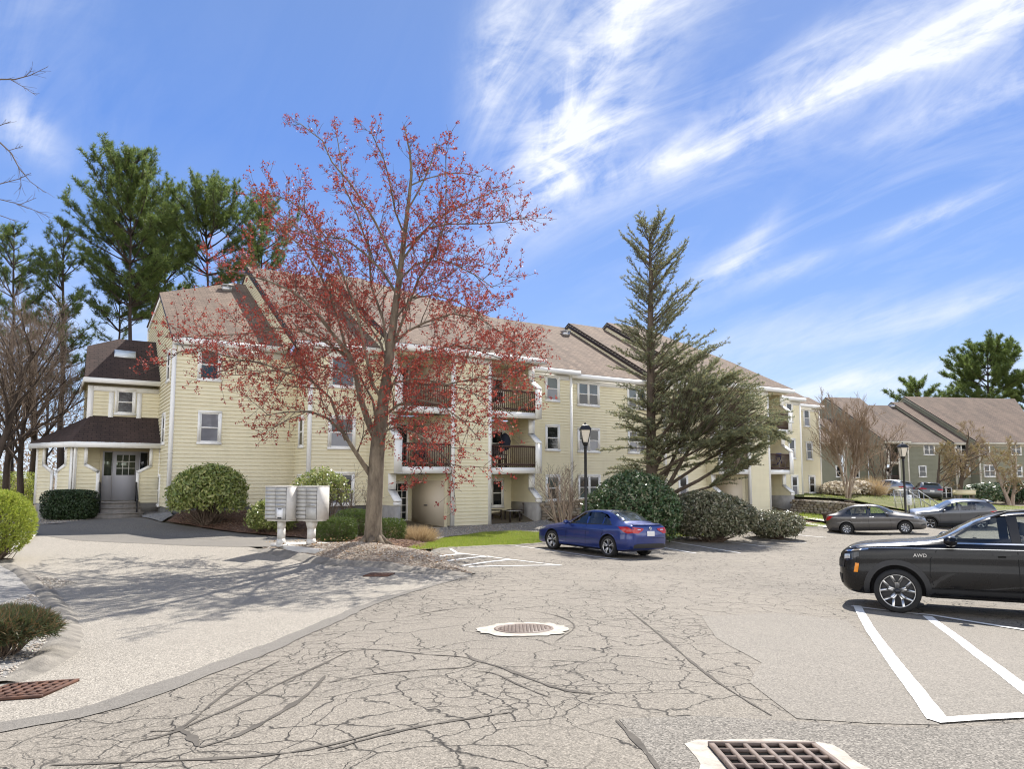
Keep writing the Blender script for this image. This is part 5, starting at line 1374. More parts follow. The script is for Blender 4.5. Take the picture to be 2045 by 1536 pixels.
def plants():
    maple(); cedar()
    big = 'pines behind the entrance wing'
    pine(262, 308, 640, 50, 118, 'tallest broad white pine behind the left end of the yellow building', 1, group=big, dens=1.25, asym=-.1)
    pine(415, 372, 600, 56, 105, 'white pine seen behind the red maple, right of the tallest pine', 2, group=big)
    pine(127, 455, 800, 47, 78, 'slender white pine with a long bare trunk left of the entrance roof', 3, group=big, dens=.85, trunk_r=.25)
    pine(28, 455, 720, 46, 72, 'white pine at the left edge of the view', 4, group=big, dens=.9)
    pine(522, 405, 600, 60, 80, 'yellow green pine top showing through the left side of the red maple', 6, group=big)
    pine(330, 380, 640, 58, 90, 'white pine close behind the tallest pine, to its right', 7, group=big)
    pine(240, 560, 690, 53, 80, 'low pine just above the entrance wing roof', 8, group=big, dens=.8)
    far = 'pines beyond the green building'
    pine(1972, 697, 812, 118, 74, 'large flat topped pine rising behind the green building roof', 9, group=far, puff=.5, dens=1.0, trunk_r=.45, flat=False, spread_up=.05)
    pine(1832, 768, 812, 112, 62, 'small wide pine top above the middle of the green building roof', 10, group=far, puff=.5, dens=1.0, trunk_r=.3, flat=True, spread_up=.15)
    pine(2062, 758, 822, 118, 50, 'pine top cut by the right edge of the view', 12, group=far, puff=.5, dens=.9)
    pine(1905, 778, 815, 122, 26, 'little pine top just left of the large flat topped pine', 13, group=far, puff=.5, dens=.9)
    # bare trees at the left
    lg = 'bare trees at the left edge'
    for i, (px, Y, h, rr, lean, lab) in enumerate([(20, 36, 9, .22, (.03,0), 'bare tree with dark forked trunk at the far left edge'), (66, 40, 10, .26, (.04,0), 'thick bare dark trunk just left of the porch roof'), (-40, 30, 8.5, .2, (.18,0), 'leaning bare tree reaching in from the left edge'), (95, 44, 9, .16, (-.05,0), 'thin bare tree behind the porch corner'), (48, 33, 7, .17, (-.02,0), 'short bare tree with a cut forked trunk behind the left hedge')]):
        bare_tree(lab, on_ground(px, Y), h, .9, 30+i, rr, 'bark_dark', 'twig_brown', 1, 4, group=lg, lean=lean, nb0=10, dens=1.25, tmin=.008)
    woods = Cards(); n = 24000
    c = np.column_stack([NR.uniform(-85,-20,n), NR.uniform(58,85,n), np.zeros(n)]); c[:,2] = gz_arr(c[:,:2])+NR.random(n)**1.5*9
    woods.quads(c, NR.normal(size=c.shape)*np.array([.4,1,.4]), NR.uniform(.2,.6,n), NR.uniform(.04,.16,n))
    o = woods.build('far_woods', leafy('brown_undergrowth', [(0.24,0.15,0.10),(0.30,0.20,0.13),(0.18,0.12,0.08),(0.34,0.26,0.15)], .9, .2)); o['kind'] = 'stuff'
    # branches reaching in at the top left, from a tree standing beside the drive
    r = random.Random(77); Y = 10.0; tb = on_ground(-420, Y)
    t = tree_root('bare_tree', 'bare tree beyond the left edge whose thin twigs cross the sky', tb)
    b = MB(); tp = at_y(-330, 200, Y); b.tube([tb-Vector((0,0,.1)), tb.lerp(tp,.5)+Vector((.1,0,0)), tp, at_y(-300,0,Y)], [.16,.13,.08,.03], 9); b.build('trunk', M['bark_brown'], t, True)
    tw = MB()
    for path, st in (([(-330,330),(-160,215),(0,158),(30,158),(60,150),(95,133)], .02), ([(20,158),(45,172),(72,190)], .006), ([(-330,380),(-140,300),(0,250),(22,242)], .014), ([(-330,420),(-120,260),(0,284),(22,305),(38,335),(60,362),(92,385)], .018), ([(18,300),(45,292)], .005), ([(-330,430),(-100,390),(0,367),(38,357),(62,345)], .014), ([(-330,480),(-100,420),(0,398),(40,408),(72,395)], .012), ([(35,408),(70,420),(100,434)], .006), ([(0,430),(32,441)], .006), ([(38,335),(42,365),(40,380)], .004), ([(50,152),(62,142)],.004)):
        pts = [at_y(x, y, Y+r.uniform(-.06,.06)) for x, y in path]; tw.tube(pts, rad(st,.003,len(pts)), 5, cap=False)
        for k in range(len(pts)*2):
            q, d = along(pts, r.uniform(.4,.99)); e, _ = bent(q, (d+rv(r)*.6).normalized(), r.uniform(.05,.22), 3, .2, r); tw.tube(e, [.003,.0025,.002,.002], 3, cap=False)
    tw.build('crown', M['twig_brown'], t)
    # ---- shrubs by the yellow building
    g = pg(420, 1034)
    shrub('large round rhododendron with pale leaves against the left wing', on_ground(421, 27.4), 1.42, 1.2, 2.35, 'rhodo_pale', 2300, .15, .055, 1, 'open', 'rhododendron', None, 16, rosette=3)
    shrub('low rounded pale rhododendron left of the mailboxes', on_ground(548, 26.0), .85, .8, 1.15, 'rhodo_pale', 900, .12, .045, 2, 'round', 'rhododendron', None, 10, rosette=3)
    shrub('leggy rhododendron with bare stems behind the mailboxes', on_ground(643, 25.6), 1.05, .9, 2.35, 'rhodo_pale', 620, .12, .045, 3, 'leggy', 'rhododendron', None, 18, rosette=3)
    bare_tree('bare twiggy shrub behind the maple trunk', on_ground(718, 26), 2.1, .9, 41, .03, 'bark_brown', 'twig_brown', 6, 3, 'bare_shrub', None, (-.15,0), .25, cat='shrub', fan=.5)
    shrub('low clipped yew right of the mailbox posts', on_ground(676, 22.6), .60, .5, .72, 'yew', 1500, .05, .012, 4, 'clipped', 'yew_bush', 'low yews along the mulch bed', 8, needle=5)
    shrub('sunlit yew mound behind the clipped yew, left of the maple trunk', on_ground(712, 24.4), .85, .6, .98, 'yew', 1700, .05, .012, 5, 'round', 'yew_bush', 'low yews along the mulch bed', 8, needle=5)
    shrub('low yew right of the maple trunk beside the dry grass', on_ground(772, 22.8), .62, .55, .72, 'yew', 1500, .05, .012, 6, 'clipped', 'yew_bush', 'low yews along the mulch bed', 8, needle=5)
    shrub('dark green clipped hedge left of the entry steps', on_ground(147, 29.4), 1.0, .62, 1.22, 'box_hedge', 7600, .06, .05, 7, 'clipped', 'hedge', None, 14)
    shrub('yellow green hedge beyond the porch at the left edge', on_ground(28, 37.5), 1.6, 1.0, 1.75, 'lime', 3600, .09, .03, 8, 'clipped', 'hedge', None, 12)
    shrub('bright lime green bush at the left edge beside the drive', pg(-14, 1118), .85, .8, 1.75, 'lime', 3800, .07, .014, 9, 'round', 'lime_bush', None, 14, needle=4, lift=.05)
    shrub('low dark juniper tinged with rust in the left gravel bed', pg(-8, 1325), .46, .55, .55, 'juniper', 3400, .085, .008, 10, 'loose', 'juniper', None, 12, needle=5)
    shrub('big dark rhododendron behind the blue car', on_ground(1262, 29.0), 1.95, 1.5, 2.75, 'rhodo_dark', 3600, .14, .05, 11, 'round', 'rhododendron', None, 18, rosette=3)
    shrub('broad bronze leaved rhododendron in the middle of the right bed', on_ground(1422, 30.2), 1.85, 1.4, 1.95, 'rhodo_brown', 3300, .13, .045, 12, 'round', 'rhododendron', None, 16, rosette=3)
    shrub('smaller bronze rhododendron nearest the right balconies', on_ground(1543, 32.2), 1.25, 1.1, 1.25, 'rhodo_brown', 1700, .12, .045, 13, 'round', 'rhododendron', None, 12, rosette=3)
    bare_tree('bare vase shaped shrub left of the lamp post', on_ground(1126, 29.5), 2.7, .75, 51, .055, 'bark_birch', 'twig_brown', 9, 4, 'bare_shrub', None, (0,0), .35, cat='shrub', fan=.34, nb0=5)
    shrub('small dark yew above the low stone wall', on_ground(1138, 27.8), .62, .5, .52, 'yew', 1300, .05, .012, 14, 'round', 'yew_bush', None, 8, needle=5)
    for i, (px, py, lab) in enumerate(((1522,1046,'small lime green perennial clump left of the other two by the right bed'), (1573,1049,'middle lime green perennial clump at the end of the right bed'), (1598,1046,'lime green perennial clump nearest the concrete walk'))):
        shrub(lab, pg(px,py), .30, .28, .26, 'lime', 700, .07, .02, 20+i, 'round', 'perennial_clump', 'lime green clumps along the lawn', 6, cat='plant')
    # dry grasses
    for i, (p, w, h, n, lab) in enumerate(((on_ground(838,23.2), .62, .55, 900, 'dry tan grass clump beside the lawn, right of the maple'), (on_ground(1735,58), 1.3, 1.5, 700, 'tall dry ornamental grass in front of the green building'), (on_ground(803,24.6), .4, .5, 500, 'small dry grass tuft below the white glass door'))):
        t = tree_root('grass_clump', lab, p, None, 'grass clump'); c = Cards(); a = NR.uniform(0,6.28,n); q = np.sqrt(NR.random(n))*w*.55
        C = np.column_stack([p.x+np.cos(a)*q, p.y+np.sin(a)*q, np.full(n, p.z)]); d = np.column_stack([np.cos(a)*q*1.3/w+NR.normal(size=n)*.35, np.sin(a)*q*1.3/w+NR.normal(size=n)*.35, np.full(n,.9)])
        c.needles(C, d, 2, h, .015*max(1,h), .25); c.build('blades', M['straw_grass'], t)
    hy = on_ground(1665,57); t = shrub('pale dried hydrangea heads before the green building', hy, 1.5, 1.0, 1.1, 'pale_flower', 420, .22, .20, 61, 'round', 'hydrangea', None, 14, stem_mat='twig_tan')
    t = shrub('pale dried hydrangea heads right of the tall dry grass', on_ground(1712,58), 1.5, 1.0, 1.15, 'pale_flower', 380, .22, .20, 62, 'round', 'hydrangea', None, 14, stem_mat='twig_tan')
    shrub('dark rhododendron with white flowers before the green building', on_ground(1952,72), 2.2, 1.4, 2.0, 'rhodo_dark', 1300, .28, .12, 63, 'round', 'rhododendron', None, 10)
    shrub('dark evergreen mass at the right end of the green building', on_ground(2020,74), 4.0, 1.6, 2.2, 'box_hedge', 1800, .3, .14, 64, 'round', 'evergreen_shrub', None, 10)
    # bare trees by the green building
    bare_tree('pale multi stemmed birch clump beside the end of the yellow building', on_ground(1688, 54), 6.4, .5, 71, .09, 'bark_birch', 'twig_tan', 6, 4, 'birch_tree', None, (0,0), .2, nb0=10, fan=.24, tmin=.012)
    bare_tree('large spreading bare tree in front of the green building', on_ground(1908, 68), 6.0, 1.8, 72, .34, 'bark_brown', 'twig_tan', 1, 5, 'bare_tree', None, (0,0), .28, buds='bud_yellow', nb0=8, budn=.5, tmin=.015)
    bare_tree('brownish bare tree right of the second lamp post', on_ground(1866, 66), 5.2, 1.6, 73, .22, 'bark_brown', 'twig_tan', 1, 5, 'bare_tree', None, (0,0), .22, buds='bud_yellow', nb0=8, budn=.7, tmin=.014)
    bare_tree('budding tree with tan bark at the right edge', on_ground(2012, 64), 5.6, 1.5, 74, .24, 'bark_birch', 'twig_tan', 2, 5, 'bare_tree', None, (0,0), .2, buds='bud_yellow', nb0=7, fan=.25, budn=1.0, tmin=.013)
    bare_tree('thin bare tree before the green roof, right of the birch', on_ground(1760, 70), 6.5, .8, 75, .12, 'bark_brown', 'twig_tan', 3, 4, 'bare_tree', None, (0,0), .25, nb0=8, fan=.3, tmin=.013)
    # ---- ground cover
    blades('grass', POLY['lawn1'], 26000, .07, .012, M['lawn']); blades('grass', POLY['lawn2'], 30000, .075, .014, M['lawn']); blades('grass', POLY['lawn3'], 9000, .09, .022, M['lawn']); blades('grass', POLY['raised'], 9000, .10, .026, M['lawn'])
    scatter('wood_chips', POLY['island'], 9000, .026, M['chips'], .035, .17, .3, 1.7); scatter('gravel_stones', [p for p in POLY['leftbed'] if p[0] > -12] + [(-9,15),(-9,4)], 9000, .022, M['stones'], .035, .08)
    scatter('bark_chips', POLY['mulch'], 7000, .03, M['bark_chip'], .03, .12, .35, 1.8); scatter('gravel_stones', POLY['gravel3'], 5000, .028, M['stones'], .02); scatter('gravel_stones', POLY['gravel1'], 3000, .03, M['stones'], .02)
    scatter('bark_chips', POLY['mulch2'], 5000, .035, M['bark_chip'], .035, 0, .35, 1.8)
# ------------------------------------------------------------------ cars
def paint(name, col, metal=0.35, rough=0.28, coat=1.0):
    m, nt, b = nodes(name); b.inputs['Base Color'].default_value = (*col,1); b.inputs['Metallic'].default_value = metal; b.inputs['Roughness'].default_value = rough
    b.inputs['Coat Weight'].default_value = coat; b.inputs['Coat Roughness'].default_value = .04
    p = nd(nt, 'ShaderNodeTexCoord').outputs['Object']; d = ramp(nt, noise(nt, p, 3.5, 6, .65), [(.45,0.),(.75,1.)])
    L(nt, math_(nt, 'ADD', math_(nt, 'MULTIPLY', d, .12), rough), b.inputs['Roughness']); return m
M['paint_blue'] = paint('blue_car_paint', (0.010,0.028,0.165), .4, .28)
M['paint_grey'] = paint('grey_car_paint', (0.085,0.08,0.078), .55, .34)
M['paint_slate'] = paint('slate_car_paint', (0.085,0.09,0.10), .5, .32)
M['paint_black'] = paint('black_car_paint', (0.003,0.003,0.004), .0, .25, .32); M['paint_black'].node_tree.nodes['Principled BSDF'].inputs['Specular IOR Level'].default_value = .25
M['paint_silver'] = paint('silver_car_paint', (0.42,0.42,0.43), .6, .3)
M['car_interior'] = plain('dark_car_interior', (0.028,0.027,0.028), .8, 0, .2)
M['car_seat'] = plain('grey_car_seat', (0.10,0.095,0.09), .8, 0, .2)
M['car_plastic'] = plain('black_car_plastic', (0.018,0.018,0.019), .55)
M['chrome'] = plain('chrome', (0.75,0.75,0.76), .12, 1.0)
M['alloy'] = plain('machined_alloy', (0.62,0.61,0.59), .28, .9)
M['alloy_dark'] = plain('dark_alloy', (0.035,0.035,0.038), .4, .5)
M['hubcap'] = plain('silver_hubcap', (0.55,0.55,0.56), .35, .6)
M['tyre'] = varied('tyre_rubber', (0.016,0.016,0.016), (0.026,0.025,0.024), 9, .85, .2, 60)
M['red_lens'] = plain('red_lens', (0.42,0.006,0.008), .12, 0, .6)
M['clear_lens'] = plain('clear_lens', (0.55,0.56,0.58), .08, .5, .6)
M['dark_lens'] = plain('smoked_lens', (0.03,0.032,0.036), .06, .2, .7)
M['amber_lens'] = plain('amber_lens', (0.75,0.25,0.01), .2)
M['plate'] = plain('licence_plate', (0.72,0.70,0.68), .45)
M['seam'] = plain('panel_gap', (0.004,0.004,0.004), .9)
M['windscreen'] = plain('windscreen_glass', (0.05,0.06,0.065), .03, .0, .8, **{'Coat Weight': 1.0})
def glassmat():
    m, nt, b = nodes('car_window_glass'); out = nt.nodes['Material Output']
    tr = nd(nt, 'ShaderNodeBsdfTransparent'); tr.inputs[0].default_value = (.80,.84,.82,1); gl = nd(nt, 'ShaderNodeBsdfGlossy', Roughness=.02)
    fr = nd(nt, 'ShaderNodeFresnel', IOR=1.5); mx = nd(nt, 'ShaderNodeMixShader'); L(nt, math_(nt, 'ADD', fr.outputs[0], .05), mx.inputs[0]); L(nt, tr.outputs[0], mx.inputs[1]); L(nt, gl.outputs[0], mx.inputs[2]); L(nt, mx.outputs[0], out.inputs['Surface']); return m
M['car_glass'] = glassmat()

def crom(keys, n):
    """smooth resampling of a table of rows by its first column"""
    K = np.array(keys, float); K = K[np.argsort(K[:,0])]; xs = K[:,0]
    m = np.zeros_like(K)
    d = np.diff(K, axis=0)/np.diff(xs)[:,None]
    m[0] = d[0]; m[-1] = d[-1]
    for i in range(1, len(K)-1):
        m[i] = np.where(d[i-1]*d[i] > 0, 2*d[i-1]*d[i]/(d[i-1]+d[i]+1e-12*np.sign(d[i])), 0)
    X = np.unique(np.concatenate([np.linspace(xs[0], xs[-1], n), xs])); X = X[np.concatenate([[True], np.diff(X) > .012])]
    R_ = []
    for x in X:
        i = min(max(np.searchsorted(xs, x)-1, 0), len(xs)-2); h = xs[i+1]-xs[i]; t = (x-xs[i])/h
        r = (2*t**3-3*t**2+1)*K[i]+(t**3-2*t**2+t)*h*m[i]+(-2*t**3+3*t**2)*K[i+1]+(t**3-t**2)*h*m[i+1]; r[0] = x; R_.append(r)
    return np.array(R_)
def car_shell(keys, Hr, wr, n=64):
    """lofted body: rows (x, bottom, belt, top, half width)"""
    rows = crom(keys, n); secs = []
    for x, zb, zl, zt, w in rows:
        h = zl-zb; g = min(1, max(0, (zt-zl-.05)/(Hr-1.0)*1.9)); g = g*g*(3-2*g) if g < 1 else 1
        wt = (w*.88)*(1-g)+min(wr, w*.93)*g; dr = (zt-zl)*.45*(1-g)+.075*g
        half = [(0,zb),(.5*w,zb),(.82*w,zb+.005),(.945*w,zb+.05),(.985*w,zb+.16*h+.03),(1.0*w,zb+.36*h),(.998*w,zb+.55*h),(.985*w,zb+.70*h),(.995*w,zb+.82*h),(.978*w,zb+.93*h),(.945*w,zl)]
        p0 = (.945*w, zl); p1 = (wt, zt-dr)
        for f in (.08,.3,.55,.8): half.append((p0[0]+(p1[0]-p0[0])*f+.022*g*math.sin(math.pi*f), p0[1]+(p1[1]-p0[1])*f))
        half += [p1, (wt*.93, zt-dr*.55), (wt*.8, zt-dr*.26), (wt*.5, zt-dr*.07), (wt*.22, zt-.004*g), (0, zt)]
        secs.append([(x,y,z) for y,z in half]+[(x,-y,z) for y,z in half[-2:0:-1]])
    k = len(secs[0]); vs = [p for s in secs for p in s]; fs = []
    for i in range(len(secs)-1):
        for j in range(k): fs.append((i*k+j, (i+1)*k+j, (i+1)*k+(j+1)%k, i*k+(j+1)%k))
    fs.append(tuple(range(k))); fs.append(tuple((len(secs)-1)*k+j for j in reversed(range(k))))
    return vs, fs
class Car:
    def __init__(s, name, label, keys, Hr, wr, paintmat, base, head, wheels, wr_, group=None):
        s.t = thing(name, label, 'car', (0,0,0), 0, group, local=True)
        up = tilt_at(base); x = Vector((head[0], head[1], 0)); x = (x-up*x.dot(up)).normalized(); y = up.cross(x)
        mt = Matrix((x, y, up)).transposed().to_4x4(); mt.translation = base; s.t.matrix_basis = mt
        s.mat = paintmat; vs, fs = car_shell(keys, Hr, wr)
        me = bpy.data.meshes.new('body'); me.from_pydata(vs, [], fs); bm = bmesh.new(); bm.from_mesh(me); bmesh.ops.recalc_face_normals(bm, faces=bm.faces); bm.to_mesh(me); 
        s.bvh = BVHTree.FromBMesh(bm); bm.free(); me.materials.append(M[paintmat]); s.me = me; s.cut = []; s.wheels = wheels; s.R = wr_
    def cutter(s, b):
        me = bpy.data.meshes.new('cutter'); me.from_pydata(b.v, [], b.f); bm = bmesh.new(); bm.from_mesh(me); bmesh.ops.remove_doubles(bm, verts=bm.verts, dist=1e-5); bmesh.ops.recalc_face_normals(bm, faces=bm.faces); bm.to_mesh(me); bm.free()
        me.materials.append(M['car_interior']); o = bpy.data.objects.new('cutter', me); COL.objects.link(o); s.cut.append(o)
    def prism_y(s, poly, y0, y1): b = MB(); b.prism([(x,y0,z) for x,z in poly], (0,y1-y0,0)); s.cutter(b)
    def finish(s):
        for x, y in s.wheels:
            b = MB(); sg = 1 if y > 0 else -1; n = 36; r = s.R+.055
            b.prism([(x+r*math.cos(2*math.pi*k/n), y-sg*.16, s.R+.012+r*math.sin(2*math.pi*k/n)) for k in range(n)], (0, sg*.6, 0)); s.cutter(b)
        o = bpy.data.objects.new('body_tmp', s.me); COL.objects.link(o)
        for c in s.cut:
            md = o.modifiers.new('b','BOOLEAN'); md.operation = 'DIFFERENCE'; md.object = c; md.solver = 'EXACT'; md.material_mode = 'TRANSFER'
        bpy.context.view_layer.update()
        me = bpy.data.meshes.new_from_object(o.evaluated_get(bpy.context.evaluated_depsgraph_get()))
        for c in s.cut: d = c.data; bpy.data.objects.remove(c); bpy.data.meshes.remove(d)
        bpy.data.objects.remove(o); me.name = 'body'
        me.shade_smooth(); me.set_sharp_from_angle(angle=R(32))
        s.body = link('body', me, s.t)
    def hit(s, o, d):
        h = s.bvh.ray_cast(Vector(o), Vector(d)); return h[0], h[1]
    def panel(s, name, poly, view, mat, off=.004, step=.07, parent=None, back=None):
        """a thin panel lying on the body; poly in (x,z) for view 'L'/'R', (x,y) for 'T', (y,z) for 'F'/'B'"""
        pts = [Vector(p) for p in poly]; out = []
        for i in range(len(pts)):
            a, b = pts[i], pts[(i+1)%len(pts)]; k = max(1,int((b-a).length/step)); out += [a.lerp(b,j/k) for j in range(k)]
        n = len(out); op = [(p.x,p.y) for p in out]; ad = list(out); x = min(p.x for p in out)+step*.5
        while x < max(p.x for p in out):
            y = min(p.y for p in out)+step*.5
            while y < max(p.y for p in out):
                if inside(op,x,y) and min((x-p.x)**2+(y-p.y)**2 for p in out) > (step*.3)**2: ad.append(Vector((x,y)))
                y += step
            x += step
        V2, _, Fc = geometry.delaunay_2d_cdt(ad, [(i,(i+1)%n) for i in range(n)], [], 0, 1e-6)[:3]
        vs = []; ok = []
        for v in V2:
            a, b = v.x, v.y
            if view == 'L': h = s.hit((a,3,b),(0,-1,0))
            elif view == 'R': h = s.hit((a,-3,b),(0,1,0))
            elif view == 'T': h = s.hit((a,b,4),(0,0,-1))
            elif view == 'F': h = s.hit((4,a,b),(-1,0,0))
            else: h = s.hit((-4,a,b),(1,0,0))
            if h[0] is None: vs.append(Vector((0,0,0))); ok.append(False)
            else: vs.append(h[0]+h[1].normalized()*off); ok.append(True)
        ref = {'L':Vector((0,1,0)),'R':Vector((0,-1,0)),'T':Vector((0,0,1)),'F':Vector((1,0,0)),'B':Vector((-1,0,0))}[view]
        fs = []
        for f in Fc:
            c = sum((V2[i] for i in f), Vector((0,0)))/len(f)
            if all(ok[i] for i in f) and inside(op,c.x,c.y):
                nn = (vs[f[1]]-vs[f[0]]).cross(vs[f[2]]-vs[f[0]]); fs.append(f if nn.dot(ref) > 0 else f[::-1])
        if not fs: return None
        me = bpy.data.meshes.new(name); me.from_pydata(vs, [], fs); bm = bmesh.new(); bm.from_mesh(me); bmesh.ops.delete(bm, geom=[v for v in bm.verts if not v.link_faces], context='VERTS'); bm.to_mesh(me); bm.free(); me.shade_smooth()
        me.materials.append(M[mat]); return link(name, me, parent or s.t)
    def strip(s, name, pts, view, w, mat, off=.003, parent=None):
        L_ = [Vector(p) for p in pts]; a = []; b = []
        for i, p in enumerate(L_):
            d = (L_[min(i+1,len(L_)-1)]-L_[max(i-1,0)]).normalized(); q = Vector((-d.y,d.x))*w/2; a.append(p+q); b.append(p-q)
        return s.panel(name, [tuple(p) for p in a+b[::-1]], view, mat, off, .12, parent)
    def wheel(s, style):
        for x, y in s.wheels:
            sg = 1 if y > 0 else -1; c = Vector((x,y,s.R)); ax = Vector((0,sg,0)); R0 = s.R; rr = R0*({'y':.76,'cap':.62}.get(style,.71))
            b = MB(); b.lathe(c, [(0,-.10),(rr*.98,-.10),(rr*.98,.0),(rr*.3,.012),(0,.012)], 28, ax); w = b.build('wheel', M['alloy_dark'] if style != 'cap' else M['car_plastic'], s.t, True, 35)
            b = MB(); b.lathe(c, [(rr,-.10),(R0*.93,-.105),(R0*.99,-.085),(R0,-.05),(R0,.05),(R0*.99,.085),(R0*.93,.105),(R0*.8,.11),(rr*1.01,.092),(rr*.985,.06)], 40, ax); b.build('tyre', M['tyre'], w, True, 50)
            b = MB(); u_ = Vector((1,0,0)); v_ = Vector((0,0,1))
            def P(r, a, h): return c+(u_*math.cos(a)+v_*math.sin(a))*r+ax*h
            def spoke(r0, a0, w0, r1, a1, w1, h0=.075, h1=.085):
                d0 = Vector((-math.sin(a0),0,math.cos(a0))); d1 = Vector((-math.sin(a1),0,math.cos(a1))); p = P(r0,a0,h0); q = P(r1,a1,h1)
                b.add([p-d0*w0,p+d0*w0,q+d1*w1,q-d1*w1, p-d0*w0-ax*.035,p+d0*w0-ax*.035,q+d1*w1-ax*.035,q-d1*w1-ax*.035], [(0,1,2,3),(3,2,1,0),(0,3,7,4),(1,5,6,2),(0,4,5,1)])
            b.lathe(c, [(rr*.99,.06),(rr*1.0,.088),(rr*.955,.09),(rr*.94,.06)], 40, ax)
            if style == 'ten':
                for k in range(5):
                    for e in (-.19,.19): a = 2*math.pi*k/5+.3; spoke(rr*.16, a+e*.5, rr*.055, rr*.95, a+e, rr*.065)
            elif style == 'y':
                for k in range(5):
                    a = 2*math.pi*k/5+math.pi/2; spoke(rr*.14, a-.16, rr*.075, rr*.52, a-.10, rr*.085); spoke(rr*.14, a+.16, rr*.075, rr*.52, a+.10, rr*.085)
                    spoke(rr*.48, a-.13, rr*.085, rr*.97, a-.34, rr*.075); spoke(rr*.48, a+.13, rr*.085, rr*.97, a+.34, rr*.075)
            elif style == 'cap':
                for k in range(9): a = 2*math.pi*k/9; spoke(rr*.2, a, rr*.10, rr*.98, a, rr*.19, .09, .085)
                b.lathe(c, [(rr*.30,.085),(rr*.26,.105),(0,.108)], 20, ax)
            else:
                for k in range(5): a = 2*math.pi*k/5+.5; spoke(rr*.15, a, rr*.13, rr*.96, a, rr*.10)
            rm = b.build('rim', M['alloy'] if style != 'cap' else M['hubcap'], w)
            b = MB(); b.lathe(c, [(rr*.17,.07),(rr*.16,.088),(0,.09)], 14, ax); b.build('hub_cap', M['alloy_dark'], w)
    def mirror(s, x, y, z, mat, k=1.0):
        for sg in (1,-1):
            b = MB(); c = Vector((x, sg*(y+.10*k), z)); n = 8; i0 = 0
            prof = [(-.07,.35),(-.045,.85),(0,1.0),(.05,.85),(.085,.4)]
            for dx, f in prof:
                for j in range(n): a = 2*math.pi*j/n; b.v.append(tuple(c+Vector((dx*k, sg*math.cos(a)*.105*f*k, math.sin(a)*.075*f*k))))
            for i in range(len(prof)-1):
                for j in range(n): q = (i*n+j, (i+1)*n+j, (i+1)*n+(j+1)%n, i*n+(j+1)%n); b.f.append(q if sg < 0 else q[::-1]); b.m.append(0); b.uv.append(None)
            for e in (0, len(prof)-1): b.f.append(tuple(e*n+j for j in range(n))); b.m.append(0); b.uv.append(None)
            b.box((x+.01, sg*(y-.01), z-.03), (.035,0,0), (0,.06,0), (0,0,.022)); b.build('mirror', M[mat], s.t, True, 40)
    def cabin(s, xs, zf, yw, wheel_x):
        for x in xs:
            for y in (.36,-.36):
                b = MB(); b.prism([(x+.22,y-.24,zf),(x+.25,y-.24,zf+.14),(x-.20,y-.24,zf+.16),(x-.36,y-.24,zf+.72),(x-.46,y-.24,zf+.70),(x-.32,y-.24,zf)], (0,.48,0)); b.box((x-.42,y,zf+.82), (.045,0,.01), (0,.13,0), (-.01,0,.10)); b.build('seat', M['car_seat'], s.t)
        b = MB(); c = Vector((wheel_x,.37,zf+.42)); n = 20
        b.tube([c+Vector((-.07*math.sin(2*math.pi*k/n), .18*math.cos(2*math.pi*k/n), .17*math.sin(2*math.pi*k/n))) for k in range(n+1)], .016, 6); b.tube([c, c+Vector((.25,0,-.08))], .03, 6); b.box(c, (.01,0,0), (0,.17,0), (0,0,.02)); b.build('steering_wheel', M['car_interior'], s.t)
